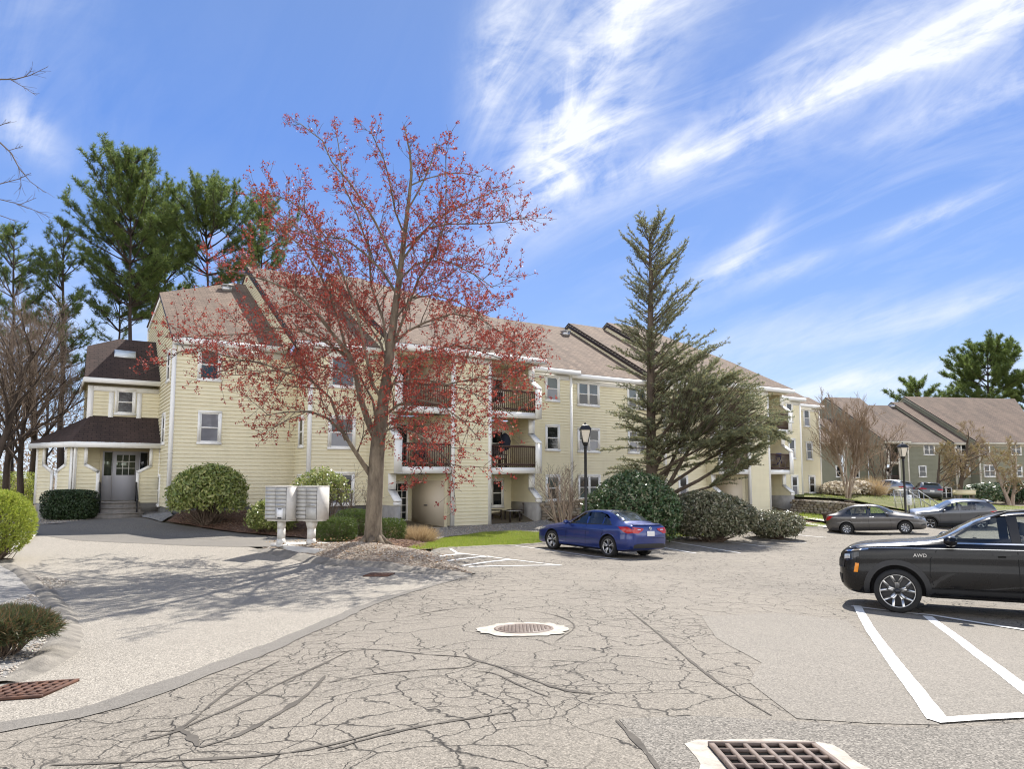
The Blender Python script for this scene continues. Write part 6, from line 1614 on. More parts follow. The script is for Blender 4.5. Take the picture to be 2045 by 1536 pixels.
def blue_sedan():
    a = Vector(on_ground(1105, 24.7)); r = Vector(on_ground(1213, 22.6))
    h = Vector((a.x-r.x, a.y-r.y, 0)).normalized(); lat = Vector((-h.y,h.x,0)); w = .77
    c = (a+r)/2-lat*w-h*.02; c.z = gz(c.x,c.y)+.012
    K = [(2.325,.30,.50,.515,.45),(2.27,.22,.62,.645,.66),(2.13,.19,.69,.725,.79),(1.88,.18,.745,.81,.855),(1.45,.18,.81,.90,.878),(1.05,.18,.86,.965,.885),(.82,.18,.885,1.02,.888),(.35,.18,.905,1.26,.888),(.0,.18,.915,1.395,.888),(-.35,.18,.925,1.445,.888),(-.8,.18,.935,1.45,.887),(-1.2,.18,.95,1.40,.885),(-1.6,.19,.965,1.235,.88),(-1.88,.20,.98,1.10,.87),(-2.02,.22,.99,1.065,.855),(-2.18,.25,.975,1.05,.82),(-2.28,.30,.93,.985,.75),(-2.325,.40,.78,.80,.66)]
    v = Car('blue_sedan', 'blue sedan with alloy wheels parked with its tail towards the lot', K, 1.45, .60, 'paint_blue', c, (h.x,h.y), [(1.36,w),(1.36,-w),(-1.34,w),(-1.34,-w)], .325)
    v.prism_y([(.60,.62),(-1.5,.62),(-1.35,1.15),(-1.1,1.30),(-.8,1.36),(-.2,1.355),(.15,1.22),(.55,1.0)], -.70, .70)
    F1 = [(.52,.955),(-.30,.975),(-.28,1.345),(-.05,1.325),(.16,1.235)]; F2 = [(-.38,.975),(-1.02,.992),(-1.02,1.30),(-.72,1.35),(-.36,1.35)]; F3 = [(-1.07,.995),(-1.42,1.01),(-1.36,1.09),(-1.07,1.27)]
    for f in (F1,F2,F3): v.prism_y(f, -1.2, 1.2)
    v.finish()
    for sd in 'LR':
        for f in (F1,F2,F3): v.panel('side_window', f, sd, 'car_glass', .002)
        for l in ([(.60,.24),(.62,.60),(.58,.93)], [(-.33,.24),(-.33,.97)], [(-1.04,.60),(-1.12,.80),(-1.06,.99)], [(.60,.245),(-.9,.245)]): v.strip('door_seam', l, sd, .010, 'seam')
        v.strip('window_trim', [(.60,.945),(-.3,.965),(-1.45,1.0)], sd, .022, 'car_plastic', .005)
        for x in (-.16,-1.0): v.panel('door_handle', [(x-.09,.835),(x+.09,.83),(x+.09,.865),(x-.09,.87)], sd, 'paint_blue', .022)
        v.panel('sill_trim', [(.95,.19),(-.95,.19),(-.95,.235),(.95,.235)], sd, 'car_plastic', .004)
        v.panel('headlight', [(2.24,.60),(1.80,.70),(1.70,.77),(2.0,.72),(2.22,.66)], sd, 'clear_lens', .006)
        v.panel('tail_light', [(-1.74,.955),(-2.10,.97),(-2.29,.90),(-2.29,.80),(-2.14,.77),(-1.98,.82)], sd, 'red_lens', .008)
        v.strip('character_line', [(1.2,.72),(.2,.735),(-1.0,.77),(-1.75,.83)], sd, .012, 'paint_blue', .010)
    for sg in (1,-1): v.panel('tail_light', [(sg*.74,.965),(sg*.30,.935),(sg*.34,.875),(sg*.56,.78),(sg*.74,.79)], 'B', 'red_lens', .012); v.panel('light_strip', [(sg*.44,.905),(sg*.58,.91),(sg*.58,.88),(sg*.44,.88)], 'B', 'clear_lens', .018)
    v.panel('licence_plate', [(-.17,.70),(.17,.70),(.17,.85),(-.17,.85)], 'B', 'plate', .016)
    v.panel('rear_valance', [(-.72,.33),(.72,.33),(.70,.44),(.55,.47),(-.55,.47),(-.70,.44)], 'B', 'car_plastic', .010)
    v.strip('boot_seam', [(-.62,.64),(.62,.64)], 'B', .010, 'seam'); v.strip('boot_spoiler', [(-.66,1.035),(.66,1.035)], 'B', .035, 'paint_blue', .03)
    v.panel('windscreen', [(.78,.66),(.78,-.66),(.10,-.52),(.10,.52)], 'T', 'windscreen', .004); v.panel('rear_window', [(-1.05,.52),(-1.05,-.52),(-1.78,-.62),(-1.78,.62)], 'T', 'windscreen', .004)
    v.strip('sunroof_edge', [(-.1,-.4),(-.1,.4)], 'T', .012, 'seam')
    v.panel('front_grille', [(-.6,.30),(.6,.30),(.62,.48),(-.62,.48)], 'F', 'car_plastic', .006)
    v.mirror(.50,.90,.98,'paint_blue'); v.cabin((.05,-.82),.42,.7,.42); v.wheel('ten')
    # badge of three ovals and the lettering on the boot
    b = MB(); hb = v.hit((-4,0,.93),(1,0,0))[0]
    def oval(cy, cz, ry, rz): b.tube([(hb.x-.02, cy+ry*math.cos(2*math.pi*k/24), cz+rz*math.sin(2*math.pi*k/24)) for k in range(25)], .006, 5)
    oval(0,.935,.062,.043); oval(0,.935,.021,.042); oval(0,.948,.046,.020); b.build('badge', M['chrome'], v.t)
    return v
def grey_sedan():
    r = Vector(on_ground(1688, 36.3)); a = Vector(on_ground(1796.5, 35.1)); h = Vector((a.x-r.x,a.y-r.y,0)).normalized(); lat = Vector((-h.y,h.x,0)); w = .745
    c = (a+r)/2+lat*w; c.z = gz(c.x,c.y)+.012
    K = [(2.245,.32,.52,.54,.48),(2.19,.24,.66,.69,.66),(2.05,.20,.73,.77,.77),(1.8,.19,.79,.87,.83),(1.4,.19,.84,.97,.85),(1.05,.19,.88,1.06,.855),(.85,.19,.90,1.12,.857),(.4,.19,.92,1.34,.858),(.1,.19,.93,1.45,.858),(-.3,.19,.94,1.495,.858),(-.75,.19,.95,1.49,.857),(-1.2,.19,.965,1.40,.855),(-1.6,.20,.985,1.22,.85),(-1.85,.21,1.0,1.10,.845),(-2.05,.23,1.0,1.06,.83),(-2.17,.28,.96,1.02,.77),(-2.245,.40,.82,.85,.66)]
    v = Car('grey_sedan', 'dark grey sedan with silver wheel covers facing right in the far stalls', K, 1.49, .56, 'paint_grey', c, (h.x,h.y), [(1.31,w),(1.31,-w),(-1.29,w),(-1.29,-w)], .31)
    v.prism_y([(.62,.62),(-1.5,.62),(-1.3,1.17),(-1.1,1.30),(-.8,1.39),(-.2,1.40),(.2,1.28),(.62,1.02)], -.66, .66)
    F1 = [(.62,.965),(-.22,.98),(-.2,1.385),(.03,1.37),(.27,1.28)]; F2 = [(-.30,.98),(-1.06,1.0),(-1.32,1.10),(-1.1,1.27),(-.75,1.385),(-.28,1.39)]
    for f in (F1,F2): v.prism_y(f, -1.2, 1.2)
    v.finish()
    for sd in 'LR':
        for f in (F1,F2): v.panel('side_window', f, sd, 'car_glass', .002)
        for l in ([(.70,.25),(.72,.62),(.66,.94)], [(-.26,.25),(-.26,.98)], [(-.95,.5),(-1.12,.8),(-1.08,1.0)]): v.strip('door_seam', l, sd, .010, 'seam')
        for x in (-.10,-.92): v.panel('door_handle', [(x-.09,.86),(x+.09,.855),(x+.09,.885),(x-.09,.89)], sd, 'chrome', .022)
        v.panel('headlight', [(2.16,.66),(1.78,.74),(1.66,.82),(1.95,.81),(2.14,.74)], sd, 'clear_lens', .006)
        v.panel('tail_light', [(-1.86,.97),(-2.12,.98),(-2.21,.90),(-2.19,.76),(-2.05,.80)], sd, 'red_lens', .008)
        v.panel('fog_lamp_recess', [(2.18,.40),(1.98,.38),(2.02,.46),(2.18,.48)], sd, 'car_plastic', .005)
    for sg in (1,-1): v.panel('headlight', [(sg*.70,.74),(sg*.36,.68),(sg*.40,.62),(sg*.70,.66)], 'F', 'clear_lens', .008)
    v.panel('front_grille', [(-.34,.60),(.34,.60),(.42,.74),(-.42,.74)], 'F', 'car_plastic', .007); v.strip('grille_bar', [(-.40,.73),(-.22,.62),(.22,.62),(.40,.73)], 'F', .03, 'chrome', .014)
    v.panel('lower_grille', [(-.5,.32),(.5,.32),(.46,.44),(-.46,.44)], 'F', 'car_plastic', .007); v.panel('licence_plate', [(-.15,.46),(.15,.46),(.15,.56),(-.15,.56)], 'F', 'plate', .016)
    v.panel('windscreen', [(.86,.64),(.86,-.64),(.20,-.50),(.20,.50)], 'T', 'windscreen', .004); v.panel('rear_window', [(-1.08,.48),(-1.08,-.48),(-1.76,-.58),(-1.76,.58)], 'T', 'windscreen', .004)
    v.mirror(.58,.87,1.0,'paint_grey'); v.cabin((.1,-.78),.42,.7,.45); v.wheel('cap'); return v
def suv_common(name, label, K, Hr, wr, mat, c, h, wheels, R_, F1, F2, F3, cav, group=None):
    v = Car(name, label, K, Hr, wr, mat, c, h, wheels, R_, group); v.prism_y(cav, -.70, .70)
    for f in (F1,F2,F3): v.prism_y(f, -1.3, 1.3)
    v.finish()
    for sd in 'LR':
        for f in (F1,F2,F3): v.panel('side_window', f, sd, 'car_glass', .002)
    return v
def black_suv():
    p = Vector(on_ground(1779, 11.45)); h = Vector((-math.sin(R(61)), math.cos(R(61)), 0)); lat = Vector((-h.y,h.x,0))   # lat points to its left, towards the lot
    w = .80; c = p-h*1.32-lat*w; c.z = gz(c.x,c.y)+.012
    K = [(2.17,.46,.74,.76,.42),(2.13,.37,.86,.89,.60),(2.04,.29,.94,.975,.735),(1.84,.25,.995,1.045,.835),(1.4,.25,1.035,1.09,.886),(1.0,.25,1.06,1.125,.896),(.74,.25,1.075,1.16,.9),(.35,.25,1.085,1.37,.9),(.05,.25,1.09,1.515,.9),(-.3,.25,1.095,1.585,.9),(-.9,.25,1.10,1.61,.9),(-1.5,.25,1.105,1.575,.896),(-1.85,.27,1.11,1.50,.88),(-2.04,.30,1.08,1.30,.85),(-2.14,.36,1.0,1.06,.79),(-2.185,.48,.86,.88,.70)]
    F1 = [(.62,1.118),(-.22,1.125),(-.18,1.50),(-.02,1.49),(.30,1.345)]; F2 = [(-.34,1.125),(-1.15,1.13),(-1.15,1.50),(-.32,1.51)]; F3 = [(-1.25,1.135),(-1.60,1.15),(-1.55,1.35),(-1.25,1.46)]
    v = suv_common('black_suv', 'glossy black SUV with silver Y spoke wheels entering from the right edge', K, 1.61, .66, 'paint_black', c, (h.x,h.y), [(1.32,w),(1.32,-w),(-1.31,w),(-1.31,-w)], .336, F1, F2, F3, [(.60,.66),(-1.7,.66),(-1.65,1.42),(-1.2,1.52),(-.2,1.51),(.1,1.43),(.55,1.16)])
    for sd in 'LR':
        for l in ([(.80,.34),(.86,.62),(.84,.86),(.68,1.09)], [(-.28,.30),(-.28,1.11)], [(-1.05,.45),(-1.25,.80),(-1.2,1.12)], [(.8,.335),(-.95,.335)]): v.strip('door_seam', l, sd, .011, 'seam')
        v.strip('window_chrome', [(.60,1.098),(-.28,1.105),(-1.65,1.118)], sd, .020, 'chrome', .007)
        v.strip('character_line', [(1.98,.985),(1.5,1.0),(.6,1.015),(-1.6,1.03)], sd, .010, 'alloy', .006)
        v.panel('bonnet_chrome', [(2.05,.915),(1.70,.965),(1.70,.985),(2.02,.94)], sd, 'chrome', .008)
        v.panel('sill_cladding', [(.88,.255),(-.90,.255),(-.90,.40),(.88,.40)], sd, 'car_plastic', .006); v.strip('sill_gap', [(.88,.405),(-.9,.405)], sd, .018, 'seam', .008)
        # arch cladding
        for x in (1.32,-1.31):
            r0, r1 = .395, .475; pl = [(x+r1*math.cos(a), .348+r1*math.sin(a)) for a in [math.pi*(k/18*1.10-.05) for k in range(19)]]+[(x+r0*math.cos(a), .348+r0*math.sin(a)) for a in [math.pi*(k/18*1.10-.05) for k in range(18,-1,-1)]]
            v.panel('arch_cladding', [q for q in pl], sd, 'car_plastic', .012, .09)
        v.panel('headlight', [(2.10,.76),(1.84,.82),(1.84,.92),(2.06,.90)], sd, 'dark_lens', .008); v.panel('headlamp_unit', [(2.06,.80),(1.97,.815),(1.97,.88),(2.05,.875)], sd, 'clear_lens', .014)
        v.panel('side_marker', [(1.93,.60),(1.87,.60),(1.845,.74),(1.90,.745)], sd, 'amber_lens', .010)
        for x in (-.08,-1.02):
            v.panel('door_handle', [(x-.11,.94),(x+.11,.935),(x+.11,.965),(x-.11,.97)], sd, 'paint_black', .03); v.panel('handle_recess', [(x-.05,.905),(x+.05,.905),(x+.05,.935),(x-.05,.935)], sd, 'seam', .006)
        v.panel('window_trim', [(-.225,1.115),(-.335,1.118),(-.32,1.52),(-.18,1.52)], sd, 'car_plastic', .006)
    v.panel('front_grille', [(-.68,.66),(.68,.66),(.70,.80),(-.70,.80)], 'F', 'car_plastic', .008); v.panel('lower_grille', [(-.6,.40),(.6,.40),(.64,.55),(-.64,.55)], 'F', 'car_plastic', .008)
    v.panel('windscreen', [(.72,.68),(.72,-.68),(.06,-.58),(.06,.58)], 'T', 'windscreen', .004)
    for sg in (1,-1):
        b = MB(); pts = []
        for k in range(9):
            x = .0-1.75*k/8; hh = v.hit((x,sg*.60,4),(0,0,-1))[0]; pts.append(hh+Vector((0,0,.045 if 0 < k < 8 else .0)))
        b.tube(pts, .018, 6); b.build('roof_rail', M['car_plastic'], v.t)
    v.mirror(.56,.93,1.14,'paint_black',1.15); v.cabin((.0,-.86),.50,.7,.40); v.wheel('y')
    hh = v.hit((.98,3,.90),(0,-1,0)); text_mesh('AWD', .075, M['chrome'], 'lettering', v.t, hh[0]+Vector((0,.012,0)), (-1,0,0), (0,0,1), .003)
    return v
def far_suv(name, label, mat, px, Y, ang, hatch='grey'):
    p = Vector(on_ground(px, Y)); h = Vector((math.sin(R(ang)), math.cos(R(ang)), 0)); w = .80; p.z += .012
    K = [(2.30,.42,.76,.78,.58),(2.25,.30,.88,.91,.72),(2.12,.24,.96,1.0,.82),(1.85,.22,1.0,1.06,.88),(1.4,.22,1.03,1.10,.915),(1.0,.22,1.06,1.14,.925),(.8,.22,1.075,1.19,.928),(.4,.22,1.085,1.42,.928),(.1,.22,1.095,1.57,.928),(-.3,.22,1.10,1.66,.928),(-.9,.22,1.12,1.68,.926),(-1.5,.23,1.15,1.64,.92),(-1.85,.25,1.17,1.56,.905),(-2.1,.30,1.15,1.34,.87),(-2.24,.36,1.0,1.08,.80),(-2.30,.48,.86,.88,.70)]
    F1 = [(.66,1.12),(-.22,1.135),(-.18,1.56),(.0,1.54),(.34,1.38)]; F2 = [(-.32,1.135),(-1.1,1.155),(-1.1,1.57),(-.30,1.58)]; F3 = [(-1.18,1.16),(-1.62,1.30),(-1.5,1.45),(-1.18,1.54)]
    v = suv_common(name, label, K, 1.68, .66, mat, p, (h.x,h.y), [(1.36,w),(1.36,-w),(-1.33,w),(-1.33,-w)], .35, F1, F2, F3, [(.60,.66),(-1.75,.66),(-1.7,1.45),(-1.2,1.58),(-.2,1.57),(.1,1.47),(.6,1.17)])
    for sd in 'LR':
        for l in ([(.80,.34),(.84,.8),(.70,1.08)], [(-.27,.30),(-.27,1.11)], [(-1.05,.5),(-1.2,.85),(-1.14,1.15)]): v.strip('door_seam', l, sd, .011, 'seam')
        v.panel('sill_cladding', [(.88,.225),(-.90,.225),(-.90,.38),(.88,.38)], sd, 'car_plastic', .006)
        for x in (1.36,-1.33):
            r0, r1 = .41, .485; an = [math.pi*(k/14*1.1-.05) for k in range(15)]; v.panel('arch_cladding', [(x+r1*math.cos(a), .36+r1*math.sin(a)) for a in an]+[(x+r0*math.cos(a), .36+r0*math.sin(a)) for a in an[::-1]], sd, 'car_plastic', .012, .1)
        for x in (-.08,-.98): v.panel('door_handle', [(x-.1,.96),(x+.1,.955),(x+.1,.985),(x-.1,.99)], sd, mat, .026)
        v.panel('tail_light', [(-1.80,1.07),(-2.24,1.08),(-2.24,.97),(-2.02,.95)], sd, 'red_lens', .008); v.panel('headlight', [(2.22,.86),(1.80,.95),(1.80,1.0),(2.2,.95)], sd, 'clear_lens', .008)
    for sg in (1,-1): v.panel('tail_light', [(sg*.84,1.10),(sg*.40,1.06),(sg*.42,.98),(sg*.84,.96)], 'B', 'red_lens', .010)
    v.panel('windscreen', [(.78,.70),(.78,-.70),(.08,-.58),(.08,.58)], 'T', 'windscreen', .004); v.panel('rear_window', [(-.58,1.20),(.58,1.20),(.52,1.50),(-.52,1.50)], 'B', 'windscreen', .006); v.panel('licence_plate', [(-.17,.80),(.17,.80),(.17,.93),(-.17,.93)], 'B', 'plate', .012); v.panel('rear_bumper', [(-.75,.42),(.75,.42),(.75,.62),(-.75,.62)], 'B', 'car_plastic', .012)
    b = MB(); hb = v.hit((-1.8,0,4),(0,0,-1))[0]; b.box((hb.x-.15,0,hb.z-.01), (.17,0,.03), (0,.60,0), (0,0,.018)); b.build('spoiler', M[mat], v.t)
    v.mirror(.58,.95,1.15,mat); v.cabin((.0,-.86),.48,.7,.42); v.wheel('five'); return v
def cars():
    blue_sedan(); grey_sedan(); black_suv()
    far_suv('grey_suv', 'slate grey SUV behind the grey sedan, facing left', 'paint_slate', 1892, 44, -72)
    far_suv('silver_suv', 'silver car half hidden by the bed before the green balconies', 'paint_silver', 1764, 64, -25)
    far_suv('dark_suv', 'dark SUV with red tail lights behind the metal stair rail', 'paint_slate', 1842, 63, 18)
# ------------------------------------------------------------------ things standing about
M['box_white'] = varied('off_white_enamel', (0.66,0.64,0.60), (0.55,0.53,0.49), 5, .45, 0, 40)
M['box_front'] = varied('grey_aluminium_doors', (0.50,0.49,0.46), (0.42,0.41,0.38), 6, .4)
M['box_frame'] = plain('dark_door_gaps', (0.10,0.098,0.094), .6)
M['lamp_glass'] = plain('frosted_lamp_glass', (0.72,0.66,0.54), .35, 0, .5)
M['paper'] = plain('white_paper', (0.8,0.8,0.8), .6)
M['ink'] = plain('black_ink', (0.01,0.01,0.01), .7)
M['stone'] = leafy('field_stone', [(0.20,0.165,0.12),(0.27,0.225,0.17),(0.15,0.12,0.09),(0.31,0.28,0.23),(0.23,0.175,0.11)], .9, 0)
M['timber'] = varied('grey_timber', (0.17,0.15,0.125), (0.10,0.09,0.075), 4, .9, .3, 40)
M['pot'] = varied('clay_pot', (0.10,0.075,0.062), (0.07,0.052,0.045), 5, .8)
M['cloth_blue'] = plain('blue_cloth', (0.025,0.06,0.22), .8)
M['cloth_dark'] = plain('dark_navy_cloth', (0.012,0.016,0.035), .8)
M['plastic_green'] = plain('green_plastic', (0.16,0.22,0.16), .5)
M['sign_white'] = plain('white_sign', (0.75,0.76,0.74), .5)
M['ac_white'] = plain('white_appliance', (0.72,0.72,0.70), .45)
M['teal_sign'] = plain('sign_print', (0.25,0.36,0.36), .6)
def mailboxes():
    be = R(27); rt = Vector((math.cos(be),-math.sin(be),0)); bk = Vector((math.sin(be),math.cos(be),0)); up = Vector((0,0,1))
    pad = xy_px([(540,1096),(575,1092),(640,1090),(700,1093),(690,1101),(630,1112),(585,1107)])
    b = MB(); zt = max(gz(*p) for p in pad)+.05
    b.prism([(x,y,zt-.18) for x,y in pad], (0,0,.20)); o = b.build('concrete_pad', M['concrete_light']); o['kind'] = 'structure'
    for i, (px, lab, tall) in enumerate(((567,'left white cluster mailbox with a notice taped to its doors', 12), (626.5,'right white cluster mailbox, nearest the maple trunk', 16))):
        base = on_ground(px, 19.45); base.z = zt+.02
        t = thing('cluster_mailbox', lab, 'mailbox', base, 0, 'cluster mailboxes on the concrete pad')
        W_, D_, H0, H1 = .78, .46, .70, 1.575
        c = base+up*((H0+H1)/2)
        b = MB(); b.box(c, rt*(W_/2), bk*(D_/2), up*((H1-H0)/2)); b.box(base+up*(H1+.012), rt*(W_/2+.012), bk*(D_/2+.012), up*.012); b.box(base+up*(H0-.02), rt*(W_/2-.04), bk*(D_/2-.04), up*.02); b.build('cabinet', M['box_white'], t)
        b = MB(); b.box(c-bk*(D_/2+.001), rt*(W_/2-.012), bk*.002, up*((H1-H0)/2-.01)); b.build('front_frame', M['box_frame'], t)
        b = MB(); w0 = .075 if i == 0 else .08
        b.box(base+up*.012, rt*.16, bk*.16, up*.012)
        for z0, z1, a, e in ((.02,.18,w0*1.25,w0),(.18,.45,w0,w0),(.45,H0-.03,w0,w0*(1.05 if i == 0 else 1.5))):
            v = [base+rt*sx*q+bk*sy*q+up*z for z, q in ((z0,a),(z1,e)) for sx, sy in ((-1,-1),(1,-1),(1,1),(-1,1))]
            b.add(v, [(0,1,5,4),(1,2,6,5),(2,3,7,6),(3,0,4,7),(3,2,1,0),(4,5,6,7)])
        b.build('pedestal', M['box_white'], t)
        f = c-bk*(D_/2)
        def door(x0, x1, z0, z1, knob=True):
            d = MB(); d.box(f+rt*((x0+x1)/2)+up*((z0+z1)/2)-bk*.008, rt*((x1-x0)/2-.005), bk*.008, up*((z1-z0)/2-.005)); o = d.build('mail_door', M['box_front'], t)
            if knob:
                k = MB(); k.lathe(f+rt*(x0+.05)+up*((z0+z1)/2)-bk*.016, [(0,.008),(.010,.006),(.011,0)], 8, -bk); k.build('lock', M['grey_metal'], o)
        hh = (H1-H0)/2-.02; n = 8
        for k in range(n):
            z1 = hh-2*hh*k/n; z0 = hh-2*hh*(k+1)/n; door(-W_/2+.02, -.003, z0, z1)
            if k < 4: door(.003, W_/2-.02, z0, z1)
        door(.003, W_/2-.02, hh-2*hh*5/n, hh-2*hh*4/n, False); door(.003, W_/2-.02, -hh, hh-2*hh*5/n)
        s = MB(); s.box(f+rt*(W_/4)+up*(hh-2*hh*4.4/n)-bk*.02, rt*.13, bk*.006, up*.018); s.build('mail_slot', M['grey_metal'], t)
        if i == 0:
            q = MB(); q.box(f+rt*.17+up*-.27-bk*.022, rt*.105, bk*.002, up*.135); po = q.build('notice', M['paper'], t)
            q = MB(); q.box(f+rt*.17+up*-.385-bk*.026, rt*.075, bk*.001, up*.018); q.box(f+rt*.17+up*-.15-bk*.026, rt*.07, bk*.001, up*.012); q.build('printing', M['ink'], po)
def lamp_posts():
    t = thing('lamp_post', 'black lantern lamp post in front of the yellow building, behind the blue car', 'lamp post', on_ground(1169,27.6), 0, 'black lantern posts', local=True)
    H = 4.62
    b = MB(); b.lathe((0,0,0), [(0,0),(.17,0),(.17,.12),(.12,.2),(.085,.55),(.06,.62),(.055,H-.95),(.075,H-.9),(.06,H-.86),(.09,H-.80),(.12,H-.74),(.12,H-.70),(0,H-.70)], 16); b.build('post', M['black_metal'], t, True, 40)
    def ring(r0, z0, r1, z1, mat, name, th=0):
        g = MB(); k = 4
        for i in range(k):
            a0 = math.pi/4+2*math.pi*i/k; a1 = math.pi/4+2*math.pi*(i+1)/k
            g.face([(r0*math.cos(a0),r0*math.sin(a0),z0),(r0*math.cos(a1),r0*math.sin(a1),z0),(r1*math.cos(a1),r1*math.sin(a1),z1),(r1*math.cos(a0),r1*math.sin(a0),z1)])
        return g
    g = ring(.135,H-.69,.265,H-.22,None,''); g.build('lantern_glass', M['lamp_glass'], t)
    f = MB()
    for i in range(4):
        a = math.pi/4+math.pi/2*i; f.tube([(.14*math.cos(a),.14*math.sin(a),H-.70),(.27*math.cos(a),.27*math.sin(a),H-.21)], .016, 6)
        a1 = a+math.pi/2; f.tube([(.27*math.cos(a),.27*math.sin(a),H-.21),(.27*math.cos(a1),.27*math.sin(a1),H-.21)], .020, 6)
    f.build('lantern_frame', M['black_metal'], t)
    c = MB()
    for (r0,z0,r1,z1) in ((.31,H-.20,.29,H-.16),(.29,H-.16,.20,H-.05),(.20,H-.05,.07,H+.0)):
        q = ring(r0,z0,r1,z1,None,''); c.v += q.v and []; c.add(q.v, q.f)
    c.add([(.31*math.cos(math.pi/4+math.pi/2*i),.31*math.sin(math.pi/4+math.pi/2*i),H-.20) for i in range(4)], [(3,2,1,0)]); c.lathe((0,0,H), [(.07,-.01),(.05,.02),(.03,.03),(.035,.06),(0,.08)], 10); c.build('lantern_cap', M['black_metal'], t)
    t2 = copy_tree(t); p = on_ground(1802,38.5); t2.matrix_basis = Matrix.Translation(p); t2['label'] = 'black lantern lamp post behind the grey sedan, before the green building'
    s = thing('notice_board', 'small white notice sign on a post beside the second lamp post', 'sign', on_ground(1809,38.0))
    q = on_ground(1809,38.0); b = MB(); b.tube([q, q+Vector((0,0,2.2))], .03, 8); b.build('sign_post', M['black_metal'], s)
    b = MB(); zc = at_y(1809,999,38.0).z; b.box((q.x,q.y-.05,zc), (.135,0,0), (0,.012,0), (0,0,.27)); bd = b.build('sign_board', M['sign_white'], s)
    b = MB()
    for k in range(5): b.box((q.x-.01,q.y-.066,zc+.17-.08*k), (.055+.02*(k%2),0,0), (0,.002,0), (0,0,.010))
    b.build('printed_lines', M['teal_sign'], bd)
def chair(name, label, s, t, z, ang, mat, group=None, arms=True):
    c = FY(s,t,z); h = U*math.cos(ang)+N*math.sin(ang); r = Vector((-h.y,h.x,0)); up = Vector((0,0,1)); o = thing(name, label, 'chair', c, 0, group)
    b = MB(); b.box(c+up*.43, h*.24, r*.25, up*.025); b.build('seat', M[mat], o)
    b = MB()
    for k in range(5): b.box(c-h*(.24+.03)+r*(-.2+.1*k)+up*.70-h*.02, h*.012, r*.042, up*.24)
    b.box(c-h*.28+up*.95, h*.02, r*.26, up*.04); b.build('backrest', M[mat], o)
    for sx in (1,-1):
        for sy in (1,-1): b = MB(); b.box(c+h*.21*sx+r*.22*sy+up*.21, h*.025, r*.025, up*.21); b.build('leg', M[mat], o)
        if arms: b = MB(); b.box(c+r*.25*sx+up*.64, h*.26, r*.035, up*.018); b.box(c+r*.25*sx+h*.2+up*.53, h*.022, r*.022, up*.10); b.build('armrest', M[mat], o)
    return o
def patio():
    g = 'dark wooden patio chairs under the right balconies'
    chair('patio_chair', 'dark wooden patio chair near the air conditioner, left of the small table', 18.35, 29.9, -2.28, -.5, 'dark_wood', g); chair('patio_chair', 'dark wooden patio chair against the grey masonry wall, right of the small table', 19.35, 29.6, -2.28, 2.6, 'dark_wood', g)
    c = FY(18.9,29.35,-2.28); t = thing('patio_table', 'small dark table with a pale top between the two patio chairs', 'table', c)
    b = MB(); b.box(c+Vector((0,0,.62)), U*.34, N*.28, Vector((0,0,.02))); b.build('tabletop', M['concrete'], t)
    for a in (1,-1):
        for e in (1,-1): b = MB(); b.box(c+U*.28*a+N*.22*e+Vector((0,0,.30)), U*.03, N*.03, Vector((0,0,.30))); b.build('leg', M['dark_wood'], t)
    c = FY(17.72,30.78,-1.28); t = thing('air_conditioner', 'white air conditioner set in the patio wall below the window', 'air conditioner', c)
    b = MB(); b.box(c, U*.33, N*.16, Vector((0,0,.23))); b.build('casing', M['ac_white'], t)
    b = MB()
    for k in range(6):
        for a in (-.21,.02,.22): b.box(c-N*.165+Vector((0,0,-.17+.068*k))+U*a, U*(.085 if a != .02 else .04), N*.004, Vector((0,0,.018)))
    b.build('grille', M['car_plastic'], t)
    chair('deck_chair', 'blue cushioned chair on the left middle balcony', 14.1, 29.7, .43, -1.9, 'cloth_dark'); chair('deck_chair', 'dark chair on the right middle balcony behind the rail', 18.4, 29.7, .43, -1.2, 'dark_wood')
    c = FY(19.0,30.2,.43); t = thing('folded_parasol', 'black folded parasol on the right middle balcony', 'parasol', c); b = MB(); b.lathe(c, [(.2,0),(.2,.05),(.02,.06),(.02,.9)], 10); b.build('pole', M['black_metal'], t); b = MB(); b.lathe(c, [(.05,.85),(.26,1.0),(.30,1.35),(.22,1.6),(.05,1.75),(0,1.76)], 14); b.build('canopy', M['cloth_dark'], t)
    chair('deck_chair', 'pale green plastic chair on the ground floor patio of the far balconies', 39.8, 31.0, -2.28, -2.2, 'plastic_green')
    c = FY(40.2,30.1,.43); t = thing('bicycle', 'small bicycle with a blue bag on the far middle balcony', 'bicycle', c); up = Vector((0,0,1))
    for a in (-.5,.5):
        b = MB(); q = c+U*a+up*.33; b.tube([q+U*.32*math.cos(k*math.pi/10)+up*.32*math.sin(k*math.pi/10) for k in range(21)], .02, 6); b.build('wheel', M['paper'], t)
    b = MB(); b.tube([c+U*-.5+up*.33, c+up*.35, c+U*.35+up*.75, c+U*-.15+up*.8, c+up*.35], .02, 6); b.tube([c+U*.5+up*.33, c+U*.35+up*.75, c+U*.33+up*1.0], .02, 6); b.build('bike_frame', M['cloth_blue'], t)
    b = MB(); b.box(c+U*.15+up*.98, U*.16, N*.1, up*.13); b.build('bag', M['cloth_blue'], t)
    # wall fixture on the far patio
    c = FY(39.7,32.0-.06,-.95); t = thing('wall_lantern', 'black wall lantern on the far ground floor patio', 'lantern', c); b = MB(); b.lathe(c-N*.08, [(0,-.38),(.09,-.34),(.12,-.05),(.13,.15),(.09,.34),(0,.38)], 12); b.build('lantern_body', M['black_metal'], t); b = MB(); b.box(c-N*.18+Vector((0,0,-.1)), U*.06, N*.02, Vector((0,0,.10))); b.build('lantern_glass', M['lamp_glass'], t)
